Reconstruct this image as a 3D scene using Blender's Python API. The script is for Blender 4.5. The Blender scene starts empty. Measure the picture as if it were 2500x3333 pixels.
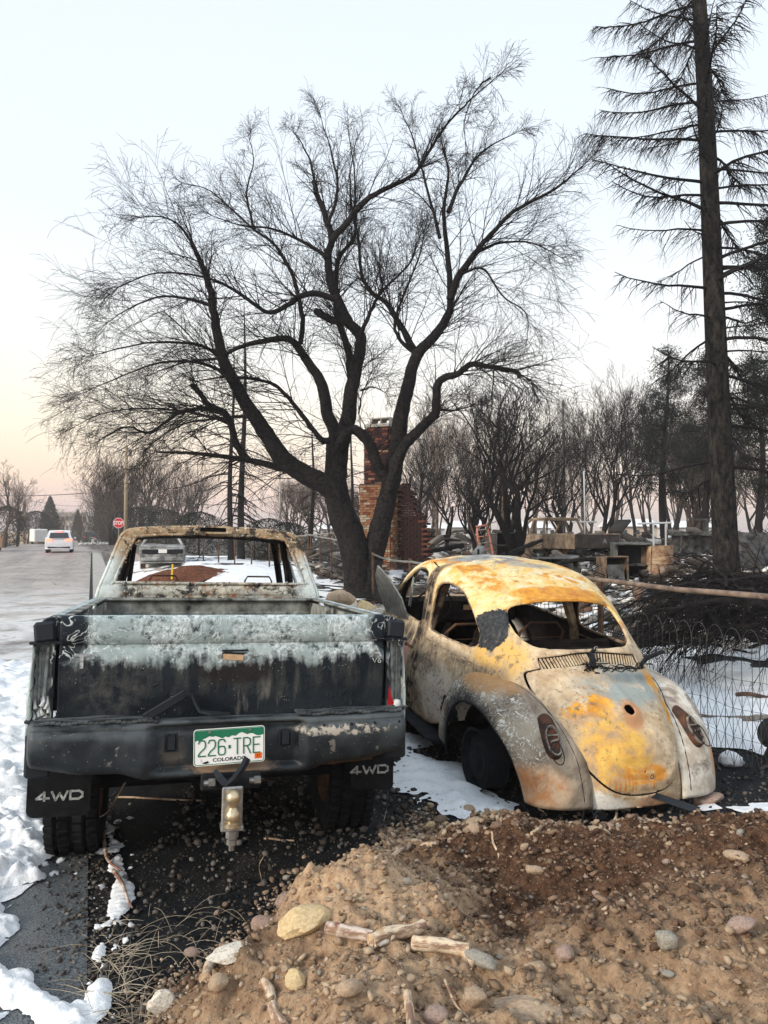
import bpy, bmesh, math, random
import numpy as np
from mathutils import Vector, Matrix, Euler
from math import radians as rad, sin, cos, pi, sqrt, atan2
S = bpy.context.scene
COL = S.collection
RND = random.Random(7)
NP = np.random.default_rng(11)

# ---------------------------------------------------------------- camera, sky, sun, exposure
H = 1.62
F = 2407.0
TILT = math.atan((1740 - 1666.5) / F)
cd = bpy.data.cameras.new('camera'); cam = bpy.data.objects.new('camera', cd); COL.objects.link(cam)
cam.location = (0, 0, H); cam.rotation_euler = (pi / 2 + TILT, 0, 0)
cd.sensor_fit = 'VERTICAL'; cd.sensor_height = 36.0; cd.lens = 36.0 * F / 3333.0
cd.clip_start = 0.05; cd.clip_end = 3000
S.camera = cam
S.view_settings.view_transform = 'Standard'; S.view_settings.look = 'None'
S.view_settings.exposure = 0.32; S.view_settings.gamma = 1.0
S.view_settings.use_curve_mapping = False
S.render.engine = 'CYCLES'
S.cycles.use_denoising = True
S.cycles.max_bounces = 6; S.cycles.transparent_max_bounces = 8
S.cycles.sample_clamp_indirect = 6.0

SUN_EL, SUN_AZ = rad(24), rad(-128)        # high pale light behind the camera's left shoulder
W = bpy.data.worlds.new('World'); S.world = W; W.use_nodes = True
wt = W.node_tree; wt.nodes.clear()
def wn(t, **k):
    n = wt.nodes.new(t)
    for a, b in k.items(): setattr(n, a, b)
    return n
out = wn('ShaderNodeOutputWorld'); bg = wn('ShaderNodeBackground')
sky = wn('ShaderNodeTexSky', sky_type='NISHITA'); sky.sun_disc = False
sky.sun_elevation = SUN_EL; sky.sun_rotation = SUN_AZ; sky.air_density = 1.0; sky.dust_density = 2.0
tc = wn('ShaderNodeTexCoord'); sx = wn('ShaderNodeSeparateXYZ')
wt.links.new(tc.outputs['Generated'], sx.inputs[0])
def wramp(stops):
    r = wn('ShaderNodeValToRGB'); cr = r.color_ramp
    while len(cr.elements) > 1: cr.elements.remove(cr.elements[-1])
    cr.elements[0].position = stops[0][0]; cr.elements[0].color = (*stops[0][1], 1)
    for p, c in stops[1:]:
        e = cr.elements.new(p); e.color = (*c, 1)
    return r
# dusk sky by elevation: pink belt at the horizon, cream, pale blue above
SKY = [(0.0, (.55, .47, .46)), (0.03, (.72, .50, .48)), (0.075, (.84, .63, .47)), (0.14, (.86, .75, .58)), (0.24, (.77, .77, .72)),
       (0.38, (.67, .725, .78)), (0.6, (.63, .69, .755)), (1.0, (.62, .75, .88))]
r1 = wramp(SKY); wt.links.new(sx.outputs['Z'], r1.inputs[0])
# away from the afterglow (to the right of the road) the horizon belt is paler
SKY2 = [(0.0, (.55, .48, .46)), (0.04, (.80, .60, .51)), (0.1, (.83, .72, .61)), (0.18, (.81, .78, .73)), (0.28, (.73, .755, .765)),
        (0.4, (.66, .72, .775)), (0.6, (.62, .685, .755)), (1.0, (.62, .75, .88))]
r2 = wramp(SKY2); wt.links.new(sx.outputs['Z'], r2.inputs[0])
az = wn('ShaderNodeMapRange'); wt.links.new(sx.outputs['X'], az.inputs[0])
az.inputs[1].default_value = -0.5; az.inputs[2].default_value = 0.25
mx = wn('ShaderNodeMix', data_type='RGBA'); wt.links.new(az.outputs[0], mx.inputs[0])
wt.links.new(r1.outputs[0], mx.inputs[6]); wt.links.new(r2.outputs[0], mx.inputs[7])
cn = wn('ShaderNodeTexNoise'); cn.inputs['Scale'].default_value = 1.6; cn.inputs['Detail'].default_value = 3
wt.links.new(tc.outputs['Generated'], cn.inputs['Vector'])
mr = wn('ShaderNodeMapRange'); wt.links.new(cn.outputs[0], mr.inputs[0])
mr.inputs[3].default_value = 0.97; mr.inputs[4].default_value = 1.03
mul = wn('ShaderNodeVectorMath', operation='SCALE'); wt.links.new(mx.outputs[2], mul.inputs[0]); wt.links.new(mr.outputs[0], mul.inputs['Scale'])
nis = wn('ShaderNodeVectorMath', operation='SCALE'); wt.links.new(sky.outputs[0], nis.inputs[0]); nis.inputs['Scale'].default_value = 0.012
add = wn('ShaderNodeVectorMath', operation='ADD'); wt.links.new(mul.outputs[0], add.inputs[0]); wt.links.new(nis.outputs[0], add.inputs[1])
wt.links.new(add.outputs[0], bg.inputs[0]); bg.inputs[1].default_value = 1.12
wt.links.new(bg.outputs[0], out.inputs[0])
sd = bpy.data.lights.new('sun', 'SUN'); sd.energy = 2.6; sd.angle = rad(12); sd.color = (1.0, .90, .76)
sun = bpy.data.objects.new('sun', sd); COL.objects.link(sun)
_d = Vector((sin(SUN_AZ) * cos(SUN_EL), cos(SUN_AZ) * cos(SUN_EL), sin(SUN_EL)))
sun.rotation_euler = _d.to_track_quat('Z', 'Y').to_euler()

# ---------------------------------------------------------------- points of the photograph (2500 x 3333) at a known distance
def at(px, py, Y):
    """world point at forward distance Y that the photograph shows at px, py"""
    u = (px - 1250) / F; v = -(py - 1666.5) / F
    dy = cos(TILT) - v * sin(TILT); dz = sin(TILT) + v * cos(TILT)
    return Vector((u * Y / dy, Y, H + dz * Y / dy))

# ---------------------------------------------------------------- numpy noise
_T = NP.random((64, 64, 64)).astype(np.float32)
def vnoise(x, y, z=0.0):
    x = np.asarray(x, float); y = np.asarray(y, float); z = np.zeros_like(x) + z
    xi = np.floor(x).astype(int); yi = np.floor(y).astype(int); zi = np.floor(z).astype(int)
    fx = x - xi; fy = y - yi; fz = z - zi
    fx = fx * fx * (3 - 2 * fx); fy = fy * fy * (3 - 2 * fy); fz = fz * fz * (3 - 2 * fz)
    r = 0
    for a in (0, 1):
        for b in (0, 1):
            for c in (0, 1):
                w = (fx if a else 1 - fx) * (fy if b else 1 - fy) * (fz if c else 1 - fz)
                r = r + w * _T[(xi + a) & 63, (yi + b) & 63, (zi + c) & 63]
    return r
def fbm(x, y, z=0.0, o=4, lac=2.03, g=.5):
    a = 1; s = 0; t = 0
    for i in range(o):
        s = s + a * vnoise(x * lac ** i + 13.1 * i, y * lac ** i - 7.7 * i, np.asarray(z) * lac ** i); t += a; a *= g
    return s / t
def sstep(a, b, x):
    t = np.clip((np.asarray(x, float) - a) / (b - a), 0, 1); return t * t * (3 - 2 * t)

# ---------------------------------------------------------------- mesh helpers
def me_np(name, V, Fs, smooth=False):
    """mesh from numpy verts (n,3) and equal-sized faces (m,k)"""
    me = bpy.data.meshes.new(name)
    V = np.asarray(V, np.float32); Fs = np.asarray(Fs, np.int32)
    me.vertices.add(len(V)); me.vertices.foreach_set('co', V.ravel())
    k = Fs.shape[1]; me.loops.add(Fs.size); me.loops.foreach_set('vertex_index', Fs.ravel())
    me.polygons.add(len(Fs)); me.polygons.foreach_set('loop_start', np.arange(0, Fs.size, k, dtype=np.int32))
    me.polygons.foreach_set('loop_total', np.full(len(Fs), k, np.int32))
    if smooth: me.polygons.foreach_set('use_smooth', np.ones(len(Fs), bool))
    me.update(calc_edges=True); me.validate(); return me
def link(name, me, m=None, parent=None, loc=None, rot=None):
    o = bpy.data.objects.new(name, me); COL.objects.link(o)
    if m is not None:
        for q in (m if isinstance(m, (list, tuple)) else [m]): me.materials.append(q)
    if parent is not None: o.parent = parent
    if loc is not None: o.location = loc
    if rot is not None: o.rotation_euler = rot
    return o
def poly(name, V, Fs, m, parent=None, smooth=False, **k):
    me = bpy.data.meshes.new(name); me.from_pydata([tuple(v) for v in V], [], [tuple(f) for f in Fs])
    if smooth:
        for p in me.polygons: p.use_smooth = True
    me.update(); return link(name, me, m, parent, **k)
def tag(o, label=None, cat=None, group=None, kind=None):
    if label: o['label'] = label
    if cat: o['category'] = cat
    if group: o['group'] = group
    if kind: o['kind'] = kind
    return o
def thing(name, label, cat, loc=(0, 0, 0), rot=(0, 0, 0), group=None):
    o = bpy.data.objects.new(name, None); COL.objects.link(o); o.empty_display_size = .1
    o.location = loc; o.rotation_euler = rot; return tag(o, label, cat, group)
def copy_tree(o, parent=None):
    c = o.copy(); COL.objects.link(c); c.parent = parent
    for ch in o.children: copy_tree(ch, c)
    return c

class BM:
    """collects shapes into one mesh"""
    def __init__(s): s.V = []; s.F = []; s.M = []
    def add(s, V, Fs, mi=0):
        n = len(s.V); s.V += [tuple(v) for v in V]; s.F += [tuple(i + n for i in f) for f in Fs]; s.M += [mi] * len(Fs); return s
    def box(s, c, d, rot=None, bev=0.0, mi=0, taper=None):
        c = Vector(c); hx, hy, hz = d[0] / 2, d[1] / 2, d[2] / 2
        R = Euler(rot).to_matrix() if rot is not None else None
        if bev > 0:
            b = min(bev, hx * .9, hy * .9, hz * .9); V = []; idx = {}
            for sx_ in (-1, 1):
                for sy_ in (-1, 1):
                    for sz_ in (-1, 1):
                        for a in range(3):
                            p = [sx_ * hx, sy_ * hy, sz_ * hz]; sg = (sx_, sy_, sz_)
                            for q in range(3):
                                if q != a: p[q] -= sg[q] * b
                            idx[(sx_, sy_, sz_, a)] = len(V); V.append(Vector(p))
            Fs = []
            for a in range(3):
                o1, o2 = (a + 1) % 3, (a + 2) % 3
                for sg in (-1, 1):
                    q = []
                    for u, v in ((-1, -1), (1, -1), (1, 1), (-1, 1)):
                        t = [0, 0, 0]; t[a] = sg; t[o1] = u; t[o2] = v; q.append(idx[(*t, a)])
                    Fs.append(q if sg > 0 else q[::-1])
            for a in range(3):
                o1, o2 = (a + 1) % 3, (a + 2) % 3
                for u in (-1, 1):
                    for v in (-1, 1):
                        t0 = [0, 0, 0]; t0[o1] = u; t0[o2] = v; t1 = list(t0); t0[a] = -1; t1[a] = 1
                        q = [idx[(*t0, o1)], idx[(*t1, o1)], idx[(*t1, o2)], idx[(*t0, o2)]]
                        Fs.append(q if u * v < 0 else q[::-1])
            for a_ in (-1, 1):
                for b_ in (-1, 1):
                    for c_ in (-1, 1):
                        q = [idx[(a_, b_, c_, i)] for i in range(3)]
                        Fs.append(q if a_ * b_ * c_ > 0 else q[::-1])
        else:
            V = [Vector((x * hx, y * hy, z * hz)) for x in (-1, 1) for y in (-1, 1) for z in (-1, 1)]
            Fs = [(0, 1, 3, 2), (4, 6, 7, 5), (0, 4, 5, 1), (2, 3, 7, 6), (0, 2, 6, 4), (1, 5, 7, 3)]
        if taper:
            V = [Vector((v.x * (1 + (taper - 1) * (v.z / hz * .5 + .5)), v.y * (1 + (taper - 1) * (v.z / hz * .5 + .5)), v.z)) for v in V]
        if R: V = [R @ v for v in V]
        return s.add([v + c for v in V], Fs, mi)
    def tube(s, pts, r, n=8, closed=False, mi=0, cap=True, flat=1.0):
        V, Fs = tube_geo(pts, r, n, closed, cap, flat); return s.add(V, Fs, mi)
    def lathe(s, prof, n=24, axis='Z', c=(0, 0, 0), mi=0, close=False):
        V = []; Fs = []; m = len(prof)
        for i in range(n):
            a = 2 * pi * i / n
            for r, h in prof:
                p = (r * cos(a), r * sin(a), h)
                if axis == 'X': p = (h, r * cos(a), r * sin(a))
                if axis == 'Y': p = (r * cos(a), h, r * sin(a))
                V.append((p[0] + c[0], p[1] + c[1], p[2] + c[2]))
        for i in range(n):
            j = (i + 1) % n
            for k in range(m - 1 + (1 if close else 0)):
                l = (k + 1) % m
                Fs.append((i * m + k, j * m + k, j * m + l, i * m + l))
        return s.add(V, Fs, mi)
    def ext(s, pts, y0, y1, mi=0, plane='XZ'):
        """polygon outline extruded"""
        n = len(pts)
        def P(a, b, t): return {'XZ': (a, t, b), 'YZ': (t, a, b), 'XY': (a, b, t)}[plane]
        V = [P(a, b, y0) for a, b in pts] + [P(a, b, y1) for a, b in pts]
        Fs = [tuple(range(n)), tuple(range(2 * n - 1, n - 1, -1))] + [(i, (i + 1) % n, (i + 1) % n + n, i + n) for i in range(n)]
        return s.add(V, Fs, mi)
    def build(s, name, m, parent=None, smooth=False, fix=True, sharp=None, **k):
        me = bpy.data.meshes.new(name); me.from_pydata(s.V, [], s.F); me.update()
        if fix:
            b = bmesh.new(); b.from_mesh(me)
            mi = [f.material_index for f in b.faces]
            for f, q in zip(b.faces, s.M): f.material_index = q
            bmesh.ops.recalc_face_normals(b, faces=b.faces); b.to_mesh(me); b.free()
        if smooth:
            for p in me.polygons: p.use_smooth = True
        if sharp and smooth: me.set_sharp_from_angle(angle=rad(sharp))
        return link(name, me, m, parent, **k)

def tube_geo(pts, r, n=8, closed=False, cap=True, flat=1.0):
    P = [Vector(p) for p in pts]; m = len(P)
    R = list(r) if isinstance(r, (list, tuple, np.ndarray)) else [r] * m
    V = []; Fs = []; up = None
    for i in range(m):
        if closed: t = P[(i + 1) % m] - P[i - 1]
        else: t = P[min(i + 1, m - 1)] - P[max(i - 1, 0)]
        if t.length < 1e-9: t = Vector((0, 0, 1))
        t.normalize()
        if up is None:
            up = t.orthogonal().normalized() if abs(t.z) > .9 else Vector((0, 0, 1))
        a = up - t * up.dot(t)
        if a.length < 1e-6: a = t.orthogonal()
        a.normalize(); up = a; b = t.cross(a)
        for k in range(n):
            q = 2 * pi * k / n
            V.append(P[i] + a * (cos(q) * R[i]) + b * (sin(q) * R[i] * flat))
    for i in range(m if closed else m - 1):
        j = (i + 1) % m
        for k in range(n):
            l = (k + 1) % n
            Fs.append((i * n + k, i * n + l, j * n + l, j * n + k))
    if cap and not closed:
        Fs.append(tuple(range(n - 1, -1, -1))); Fs.append(tuple((m - 1) * n + k for k in range(n)))
    return V, Fs
def crom(P, t):
    """catmull-rom through numpy control points P (n,...) at parameters t in 0..n-1"""
    P = np.asarray(P, float); n = len(P); i = np.clip(np.floor(t).astype(int), 0, n - 2); f = t - i
    sh = (len(t),) + (1,) * (P.ndim - 1); f = f.reshape(sh)
    e0 = 2 * P[0] - P[1]; e1 = 2 * P[-1] - P[-2]
    Q = np.concatenate([e0[None], P, e1[None]])
    a, b, c, d = Q[i], Q[i + 1], Q[i + 2], Q[i + 3]
    return .5 * (2 * b + (c - a) * f + (2 * a - 5 * b + 4 * c - d) * f ** 2 + (3 * b - a - 3 * c + d) * f ** 3)
def spline(pts, n):
    P = np.array([tuple(p) for p in pts], float); return crom(P, np.linspace(0, len(P) - 1, n))
def smooth_loop(pts, n):
    P = np.array(pts, float); m = len(P); Q = np.concatenate([P, P[:3]])
    t = np.linspace(0, m, n, endpoint=False); return crom(np.concatenate([P[-1:], Q]), t + 1)
def poly_sdf(pts, X, Y):
    """signed distance, negative inside"""
    P = np.asarray(pts, float); d = np.full(X.shape, 1e9); ins = np.zeros(X.shape, bool); n = len(P)
    for i in range(n):
        ax, ay = P[i]; bx, by = P[(i + 1) % n]; ex, ey = bx - ax, by - ay
        t = np.clip(((X - ax) * ex + (Y - ay) * ey) / (ex * ex + ey * ey + 1e-12), 0, 1)
        d = np.minimum(d, (X - ax - t * ex) ** 2 + (Y - ay - t * ey) ** 2)
        c = ((ay > Y) != (by > Y)) & (X < (bx - ax) * (Y - ay) / ((by - ay) if by != ay else 1e-12) + ax)
        ins ^= c
    d = np.sqrt(d); return np.where(ins, -d, d)
def superell(a, b, n=2.5, k=48, cx=0, cy=0):
    r = []
    for i in range(k):
        q = 2 * pi * i / k; c, s_ = cos(q), sin(q)
        r.append((cx + a * math.copysign(abs(c) ** (2 / n), c), cy + b * math.copysign(abs(s_) ** (2 / n), s_)))
    return r
def clip(V, Fs, d):
    """keep the part of the mesh where d > 0 (d per vertex); returns V, faces, cut edges"""
    V = [tuple(v) for v in V]; out = []; cut = {}; edges = []
    d = list(d)
    def cp(a, b):
        k = (a, b) if a < b else (b, a)
        if k not in cut:
            t = d[a] / (d[a] - d[b]); pa, pb = V[a], V[b]
            cut[k] = len(V); V.append(tuple(pa[q] + (pb[q] - pa[q]) * t for q in range(3)))
        return cut[k]
    for f in Fs:
        g = [d[i] > 0 for i in f]
        if all(g): out.append(tuple(f)); continue
        if not any(g): continue
        q = []; e = []
        for i in range(len(f)):
            a, b = f[i], f[(i + 1) % len(f)]
            if g[i]: q.append(a)
            if g[i] != g[(i + 1) % len(f)]:
                c = cp(a, b); q.append(c); e.append(c)
        if len(q) >= 3: out.append(tuple(q))
        if len(e) == 2: edges.append(tuple(e))
    used = {}; NV = []
    def m_(i):
        if i not in used: used[i] = len(NV); NV.append(V[i])
        return used[i]
    out = [tuple(m_(i) for i in f) for f in out]
    return NV, out, [(m_(a), m_(b)) for a, b in edges if a in used and b in used]
def chains(edges):
    adj = {}
    for a, b in edges: adj.setdefault(a, []).append(b); adj.setdefault(b, []).append(a)
    seen = set(); res = []
    for st in sorted(adj, key=lambda k: len(adj[k])):
        if st in seen: continue
        c = [st]; seen.add(st); cur = st
        while True:
            nx = [q for q in adj[cur] if q not in seen]
            if not nx: break
            cur = nx[0]; seen.add(cur); c.append(cur)
        res.append((c, len(c) > 2 and c[0] in adj[c[-1]]))
    return res
def solid(o, th, off=-1.0, rim=True):
    m = o.modifiers.new('solid', 'SOLIDIFY'); m.thickness = th; m.offset = off; m.use_rim = rim; return m
# ---------------------------------------------------------------- procedural materials
class Mt:
    def __init__(s, name, obj=True):
        s.m = bpy.data.materials.new(name); s.m.use_nodes = True; s.t = s.m.node_tree; s.t.nodes.clear()
        s.out = s.n('ShaderNodeOutputMaterial'); s.b = s.n('ShaderNodeBsdfPrincipled')
        s.L(s.b.outputs[0], s.out.inputs[0]); s.tc = s.n('ShaderNodeTexCoord')
        s.P = s.tc.outputs['Object'] if obj else None
        if not obj:
            g = s.n('ShaderNodeNewGeometry'); s.P = g.outputs['Position']
        s.b.inputs['Roughness'].default_value = .8
    def n(s, t, **k):
        q = s.t.nodes.new(t)
        for a, b in k.items(): setattr(q, a, b)
        return q
    def L(s, a, b): s.t.links.new(a, b)
    def put(s, sock, v):
        if isinstance(v, (int, float)): sock.default_value = v
        elif isinstance(v, tuple): sock.default_value = (*v, 1) if len(v) == 3 and len(sock.default_value) == 4 else v
        else: s.L(v, sock)
    def noise(s, sc, det=4, ro=.55, dist=0, vec=None, off=None, kind=None):
        q = s.n('ShaderNodeTexNoise'); q.inputs['Scale'].default_value = sc; q.inputs['Detail'].default_value = det
        q.inputs['Roughness'].default_value = ro; q.inputs['Distortion'].default_value = dist
        s.L(s.stretch(vec, off) if off else (vec or s.P), q.inputs['Vector']); return q.outputs[0]
    def stretch(s, vec, sc, loc=(0, 0, 0)):
        q = s.n('ShaderNodeMapping'); s.L(vec or s.P, q.inputs[0]); q.inputs['Scale'].default_value = sc; q.inputs['Location'].default_value = loc
        return q.outputs[0]
    def voro(s, sc, feat='F1', vec=None, out=0, rnd=1.0):
        q = s.n('ShaderNodeTexVoronoi', feature=feat); q.inputs['Scale'].default_value = sc; q.inputs['Randomness'].default_value = rnd
        s.L(vec or s.P, q.inputs['Vector']); return q.outputs[out]
    def math(s, op, a, b=0.0, c=0.0, clamp=False):
        q = s.n('ShaderNodeMath', operation=op); q.use_clamp = clamp
        s.put(q.inputs[0], a); s.put(q.inputs[1], b); s.put(q.inputs[2], c); return q.outputs[0]
    def rng(s, v, a, b, c=0.0, d=1.0):
        q = s.n('ShaderNodeMapRange'); s.put(q.inputs[0], v)
        for i, x in enumerate((a, b, c, d)): q.inputs[i + 1].default_value = x
        return q.outputs[0]
    def mix(s, f, a, b):
        q = s.n('ShaderNodeMix', data_type='RGBA'); s.put(q.inputs[0], f); s.put(q.inputs[6], a); s.put(q.inputs[7], b); return q.outputs[2]
    def ramp(s, f, stops):
        r = s.n('ShaderNodeValToRGB'); cr = r.color_ramp
        while len(cr.elements) > 1: cr.elements.remove(cr.elements[-1])
        cr.elements[0].position = stops[0][0]; cr.elements[0].color = (*stops[0][1], 1)
        for p, c in stops[1:]: cr.elements.new(p).color = (*c, 1)
        s.put(r.inputs[0], f); return r.outputs[0]
    def xyz(s, v=None):
        q = s.n('ShaderNodeSeparateXYZ'); s.L(v or s.P, q.inputs[0]); return q.outputs
    def blob(s, c, r, fuzz=.35, nz=None, amp=.6):
        """0..1 mask of an ellipsoidal stain round point c (radii r), its edge broken by noise"""
        a = s.n('ShaderNodeVectorMath', operation='SUBTRACT'); s.L(s.P, a.inputs[0]); a.inputs[1].default_value = c
        b = s.n('ShaderNodeVectorMath', operation='DIVIDE'); s.L(a.outputs[0], b.inputs[0]); b.inputs[1].default_value = r
        l = s.n('ShaderNodeVectorMath', operation='LENGTH'); s.L(b.outputs[0], l.inputs[0])
        d = l.outputs['Value']
        if nz is not None: d = s.math('ADD', d, s.math('MULTIPLY', s.math('SUBTRACT', nz, .5), -2 * amp))
        return s.rng(d, 1 + fuzz / 2, 1 - fuzz / 2)
    def fin(s, col=None, rough=None, bump=None, bs=.3, dist=.01, metal=None, spec=None):
        if col is not None: s.put(s.b.inputs['Base Color'], col)
        if rough is not None: s.put(s.b.inputs['Roughness'], rough)
        if metal is not None: s.put(s.b.inputs['Metallic'], metal)
        if spec is not None: s.b.inputs['Specular IOR Level'].default_value = spec
        if bump is not None:
            q = s.n('ShaderNodeBump'); q.inputs['Strength'].default_value = bs; q.inputs['Distance'].default_value = dist
            s.L(bump, q.inputs['Height']); s.L(q.outputs[0], s.b.inputs['Normal'])
        return s.m
def simple(name, c, rough=.8, var=.25, sc=8, bump=.3, dist=.01, metal=0.0, obj=True, c2=None, det=5, spec=None):
    m = Mt(name, obj); nz = m.noise(sc, det, .6)
    lo = tuple(x * (1 - var) for x in c) if c2 is None else c2
    hi = tuple(min(1, x * (1 + var)) for x in c) if c2 is None else c
    col = m.mix(m.rng(nz, .35, .65), lo, hi)
    if spec is None: spec = .5 if metal or rough < .45 else (.3 if rough < .65 else .12)
    return m.fin(col, m.rng(nz, .3, .7, rough - .06, min(1, rough + .06)), nz if bump else None, bump, dist, metal, spec)

M = {}
M['soot'] = simple('soot', (.022, .024, .028), .85, .5, 14, .5, .004, c2=(.010, .011, .014))
M['char_int'] = simple('charred_interior', (.035, .026, .024), .9, .5, 12, .6, .006, c2=(.010, .010, .012))
M['black_plastic'] = simple('black_plastic', (.014, .018, .024), .55, .5, 9, .25, .003, c2=(.009, .012, .016))
M['rubber'] = simple('rubber', (.010, .011, .013), .8, .4, 20, .4, .004)
M['steel'] = simple('grey_steel', (.30, .29, .27), .42, .3, 25, .3, .001, metal=.7)
M['rust_steel'] = simple('rusty_steel', (.16, .085, .05), .8, .5, 14, .5, .004, c2=(.05, .035, .03))
M['brass'] = simple('worn_ball', (.52, .42, .28), .35, .3, 30, .2, .001, metal=.75)
M['white_paint'] = simple('white_paint', (.80, .80, .78), .5, .04, 8, .0)
M['green_paint'] = simple('green_paint', (.012, .16, .085), .5, .1, 8, .0)
M['orange_paint'] = simple('orange_paint', (.75, .14, .02), .5, .05, 8, .0)
M['black_paint'] = simple('black_paint', (.012, .012, .012), .5, .05, 8, .0)
M['blue_faded'] = simple('faded_blue_paint', (.35, .45, .6), .5, .05, 8, .0)
M['ghost'] = simple('ash_white_lettering', (.50, .53, .53), .6, .4, 60, .0, c2=(.16, .17, .17))
M['lens_red'] = simple('red_lens', (.42, .01, .015), .25, .3, 10, .0)
M['bulb_white'] = simple('melted_white_plastic', (.62, .63, .62), .5, .15, 20, .3, .004)
M['ash_metal'] = simple('ash_pale_metal', (.42, .46, .45), .75, .4, 30, .4, .003, c2=(.17, .18, .17))
M['step_pad'] = simple('dusty_step_pad', (.085, .095, .10), .6, .5, 9, .5, .004, c2=(.018, .022, .026), det=7)
M['bed_dark'] = simple('scorched_bed_metal', (.33, .34, .31), .85, .5, 7, .5, .004, c2=(.018, .020, .022), det=7)
M['tan_bare'] = simple('tan_primer', (.50, .33, .20), .7, .2, 20, .2, .002)

def mat_truck():
    m = Mt('burnt_truck_paint'); x = m.xyz()
    n1 = m.noise(3.2, 6, .62); n2 = m.noise(19, 6, .68); n3 = m.noise(60, 4, .65)
    st = m.noise(1, 5, .6, vec=m.stretch(None, (16, 10, 3.0)))
    base = m.mix(m.rng(n1, .35, .68), (.004, .008, .013), (.021, .028, .035))
    # greyish brown smears running down the middle of the gate
    base = m.mix(m.math('MULTIPLY', m.blob((.08, 0, 1.0), (.72, .5, .085), .9, n1, .5), m.rng(st, .46, .66)), base, (.070, .070, .066))
    base = m.mix(m.math('MULTIPLY', m.blob((.3, 0, .86), (.42, .4, .10), .6, n2, .7), m.rng(st, .60, .70)), base, (.15, .145, .13))
    base = m.mix(m.math('MULTIPLY', m.blob((-.5, 0, 1.02), (.16, .3, .2), .6, n1, .5), m.rng(n2, .42, .6)), base, (.062, .062, .060))
    # bubbled soot patch in the centre
    base = m.mix(m.blob((.02, 0, 1.02), (.17, .3, .065), .5, n2, .6), base, (.020, .018, .018))
    # pale ash band over the top of the gate and the body shoulders, flaking
    g = m.math('ADD', x[2], m.math('ADD', m.math('MULTIPLY', m.math('SUBTRACT', n1, .5), .26), m.math('MULTIPLY', m.math('SUBTRACT', st, .5), .22)))
    band = m.rng(g, 1.035, 1.085)
    cut = m.math('SUBTRACT', 1.0, m.blob((-.73, 0, 1.19), (.13, .2, .16), .3, n1, .3))
    cut = m.math('MULTIPLY', cut, m.math('SUBTRACT', 1.0, m.blob((.76, 0, 1.19), (.12, .25, .12), .3, n1, .3)))
    ash = m.math('MULTIPLY', m.math('MULTIPLY', band, m.rng(n2, .33, .47)), cut)
    acol = m.mix(m.rng(n3, .38, .60), (.26, .32, .33), (.70, .77, .78))
    acol = m.mix(m.rng(n1, .45, .6), acol, (.34, .42, .42))
    base2 = m.mix(m.math('MULTIPLY', ash, .9), base, acol)
    drip = m.math('MULTIPLY', m.rng(m.noise(9, 3, .5, 1.6), .49, .505), m.rng(m.noise(9, 3, .5, 1.6), .53, .515))
    base2 = m.mix(m.math('MULTIPLY', m.math('MULTIPLY', drip, band), .7), base2, (.72, .78, .78))
    # side panels turned whitish green-grey, outer edge of the bed
    sidem = m.rng(m.math('ABSOLUTE', x[0]), .815, .83)
    base2 = m.mix(m.math('MULTIPLY', m.math('MULTIPLY', sidem, m.rng(g, .72, .80)), m.rng(n1, .2, .5)), base2, (.42, .49, .48))
    # white specks
    sp = m.rng(m.voro(70), .13, .08); sp = m.math('MULTIPLY', sp, m.rng(m.noise(5, 2), .52, .62))
    base2 = m.mix(sp, base2, (.55, .58, .58))
    m.fin(base2, m.rng(n2, .3, .7, .45, .85), m.math('ADD', m.math('MULTIPLY', n2, .6), m.math('MULTIPLY', m.math('ADD', ash, drip), .35)), .9, .006, spec=.16)
    return m.m
M['truck'] = mat_truck()
def mat_cab():
    m = Mt('burnt_cab_paint'); x = m.xyz()
    n1 = m.noise(4.2, 6, .62); n2 = m.noise(17, 6, .7); n3 = m.noise(48, 4, .65)
    c = m.mix(m.rng(n2, .40, .58), m.mix(m.rng(n1, .36, .62), (.62, .55, .42), (.40, .43, .41)), (.25, .22, .18))
    hi = m.rng(m.math('ADD', x[2], m.math('MULTIPLY', n2, .14)), 1.50, 1.62)
    c = m.mix(hi, c, m.mix(m.rng(n2, .35, .62), (.25, .15, .075), (.50, .40, .27)))
    c = m.mix(m.math('MULTIPLY', m.rng(n2, .55, .61), .85), c, (.30, .115, .035))
    c = m.mix(m.math('MULTIPLY', m.rng(m.noise(8, 6, .75, .4), .51, .56), .92), c, (.022, .022, .022))
    lo = m.rng(m.math('ADD', x[2], m.math('MULTIPLY', n1, .16)), 1.36, 1.24)
    c = m.mix(m.math('MULTIPLY', lo, m.rng(n2, .38, .48)), c, (.03, .034, .036))
    pale = m.math('MULTIPLY', m.rng(m.math('ABSOLUTE', x[0]), .58, .68), m.rng(x[2], 1.60, 1.50))
    c = m.mix(m.math('MULTIPLY', pale, m.rng(n2, .30, .5)), c, (.56, .62, .61))
    c = m.mix(m.rng(n3, .60, .66), c, (.68, .68, .62))
    return m.fin(c, .8, m.math('ADD', n2, m.math('MULTIPLY', n3, .6)), .9, .006, spec=.2)
M['cab'] = mat_cab()
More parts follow.
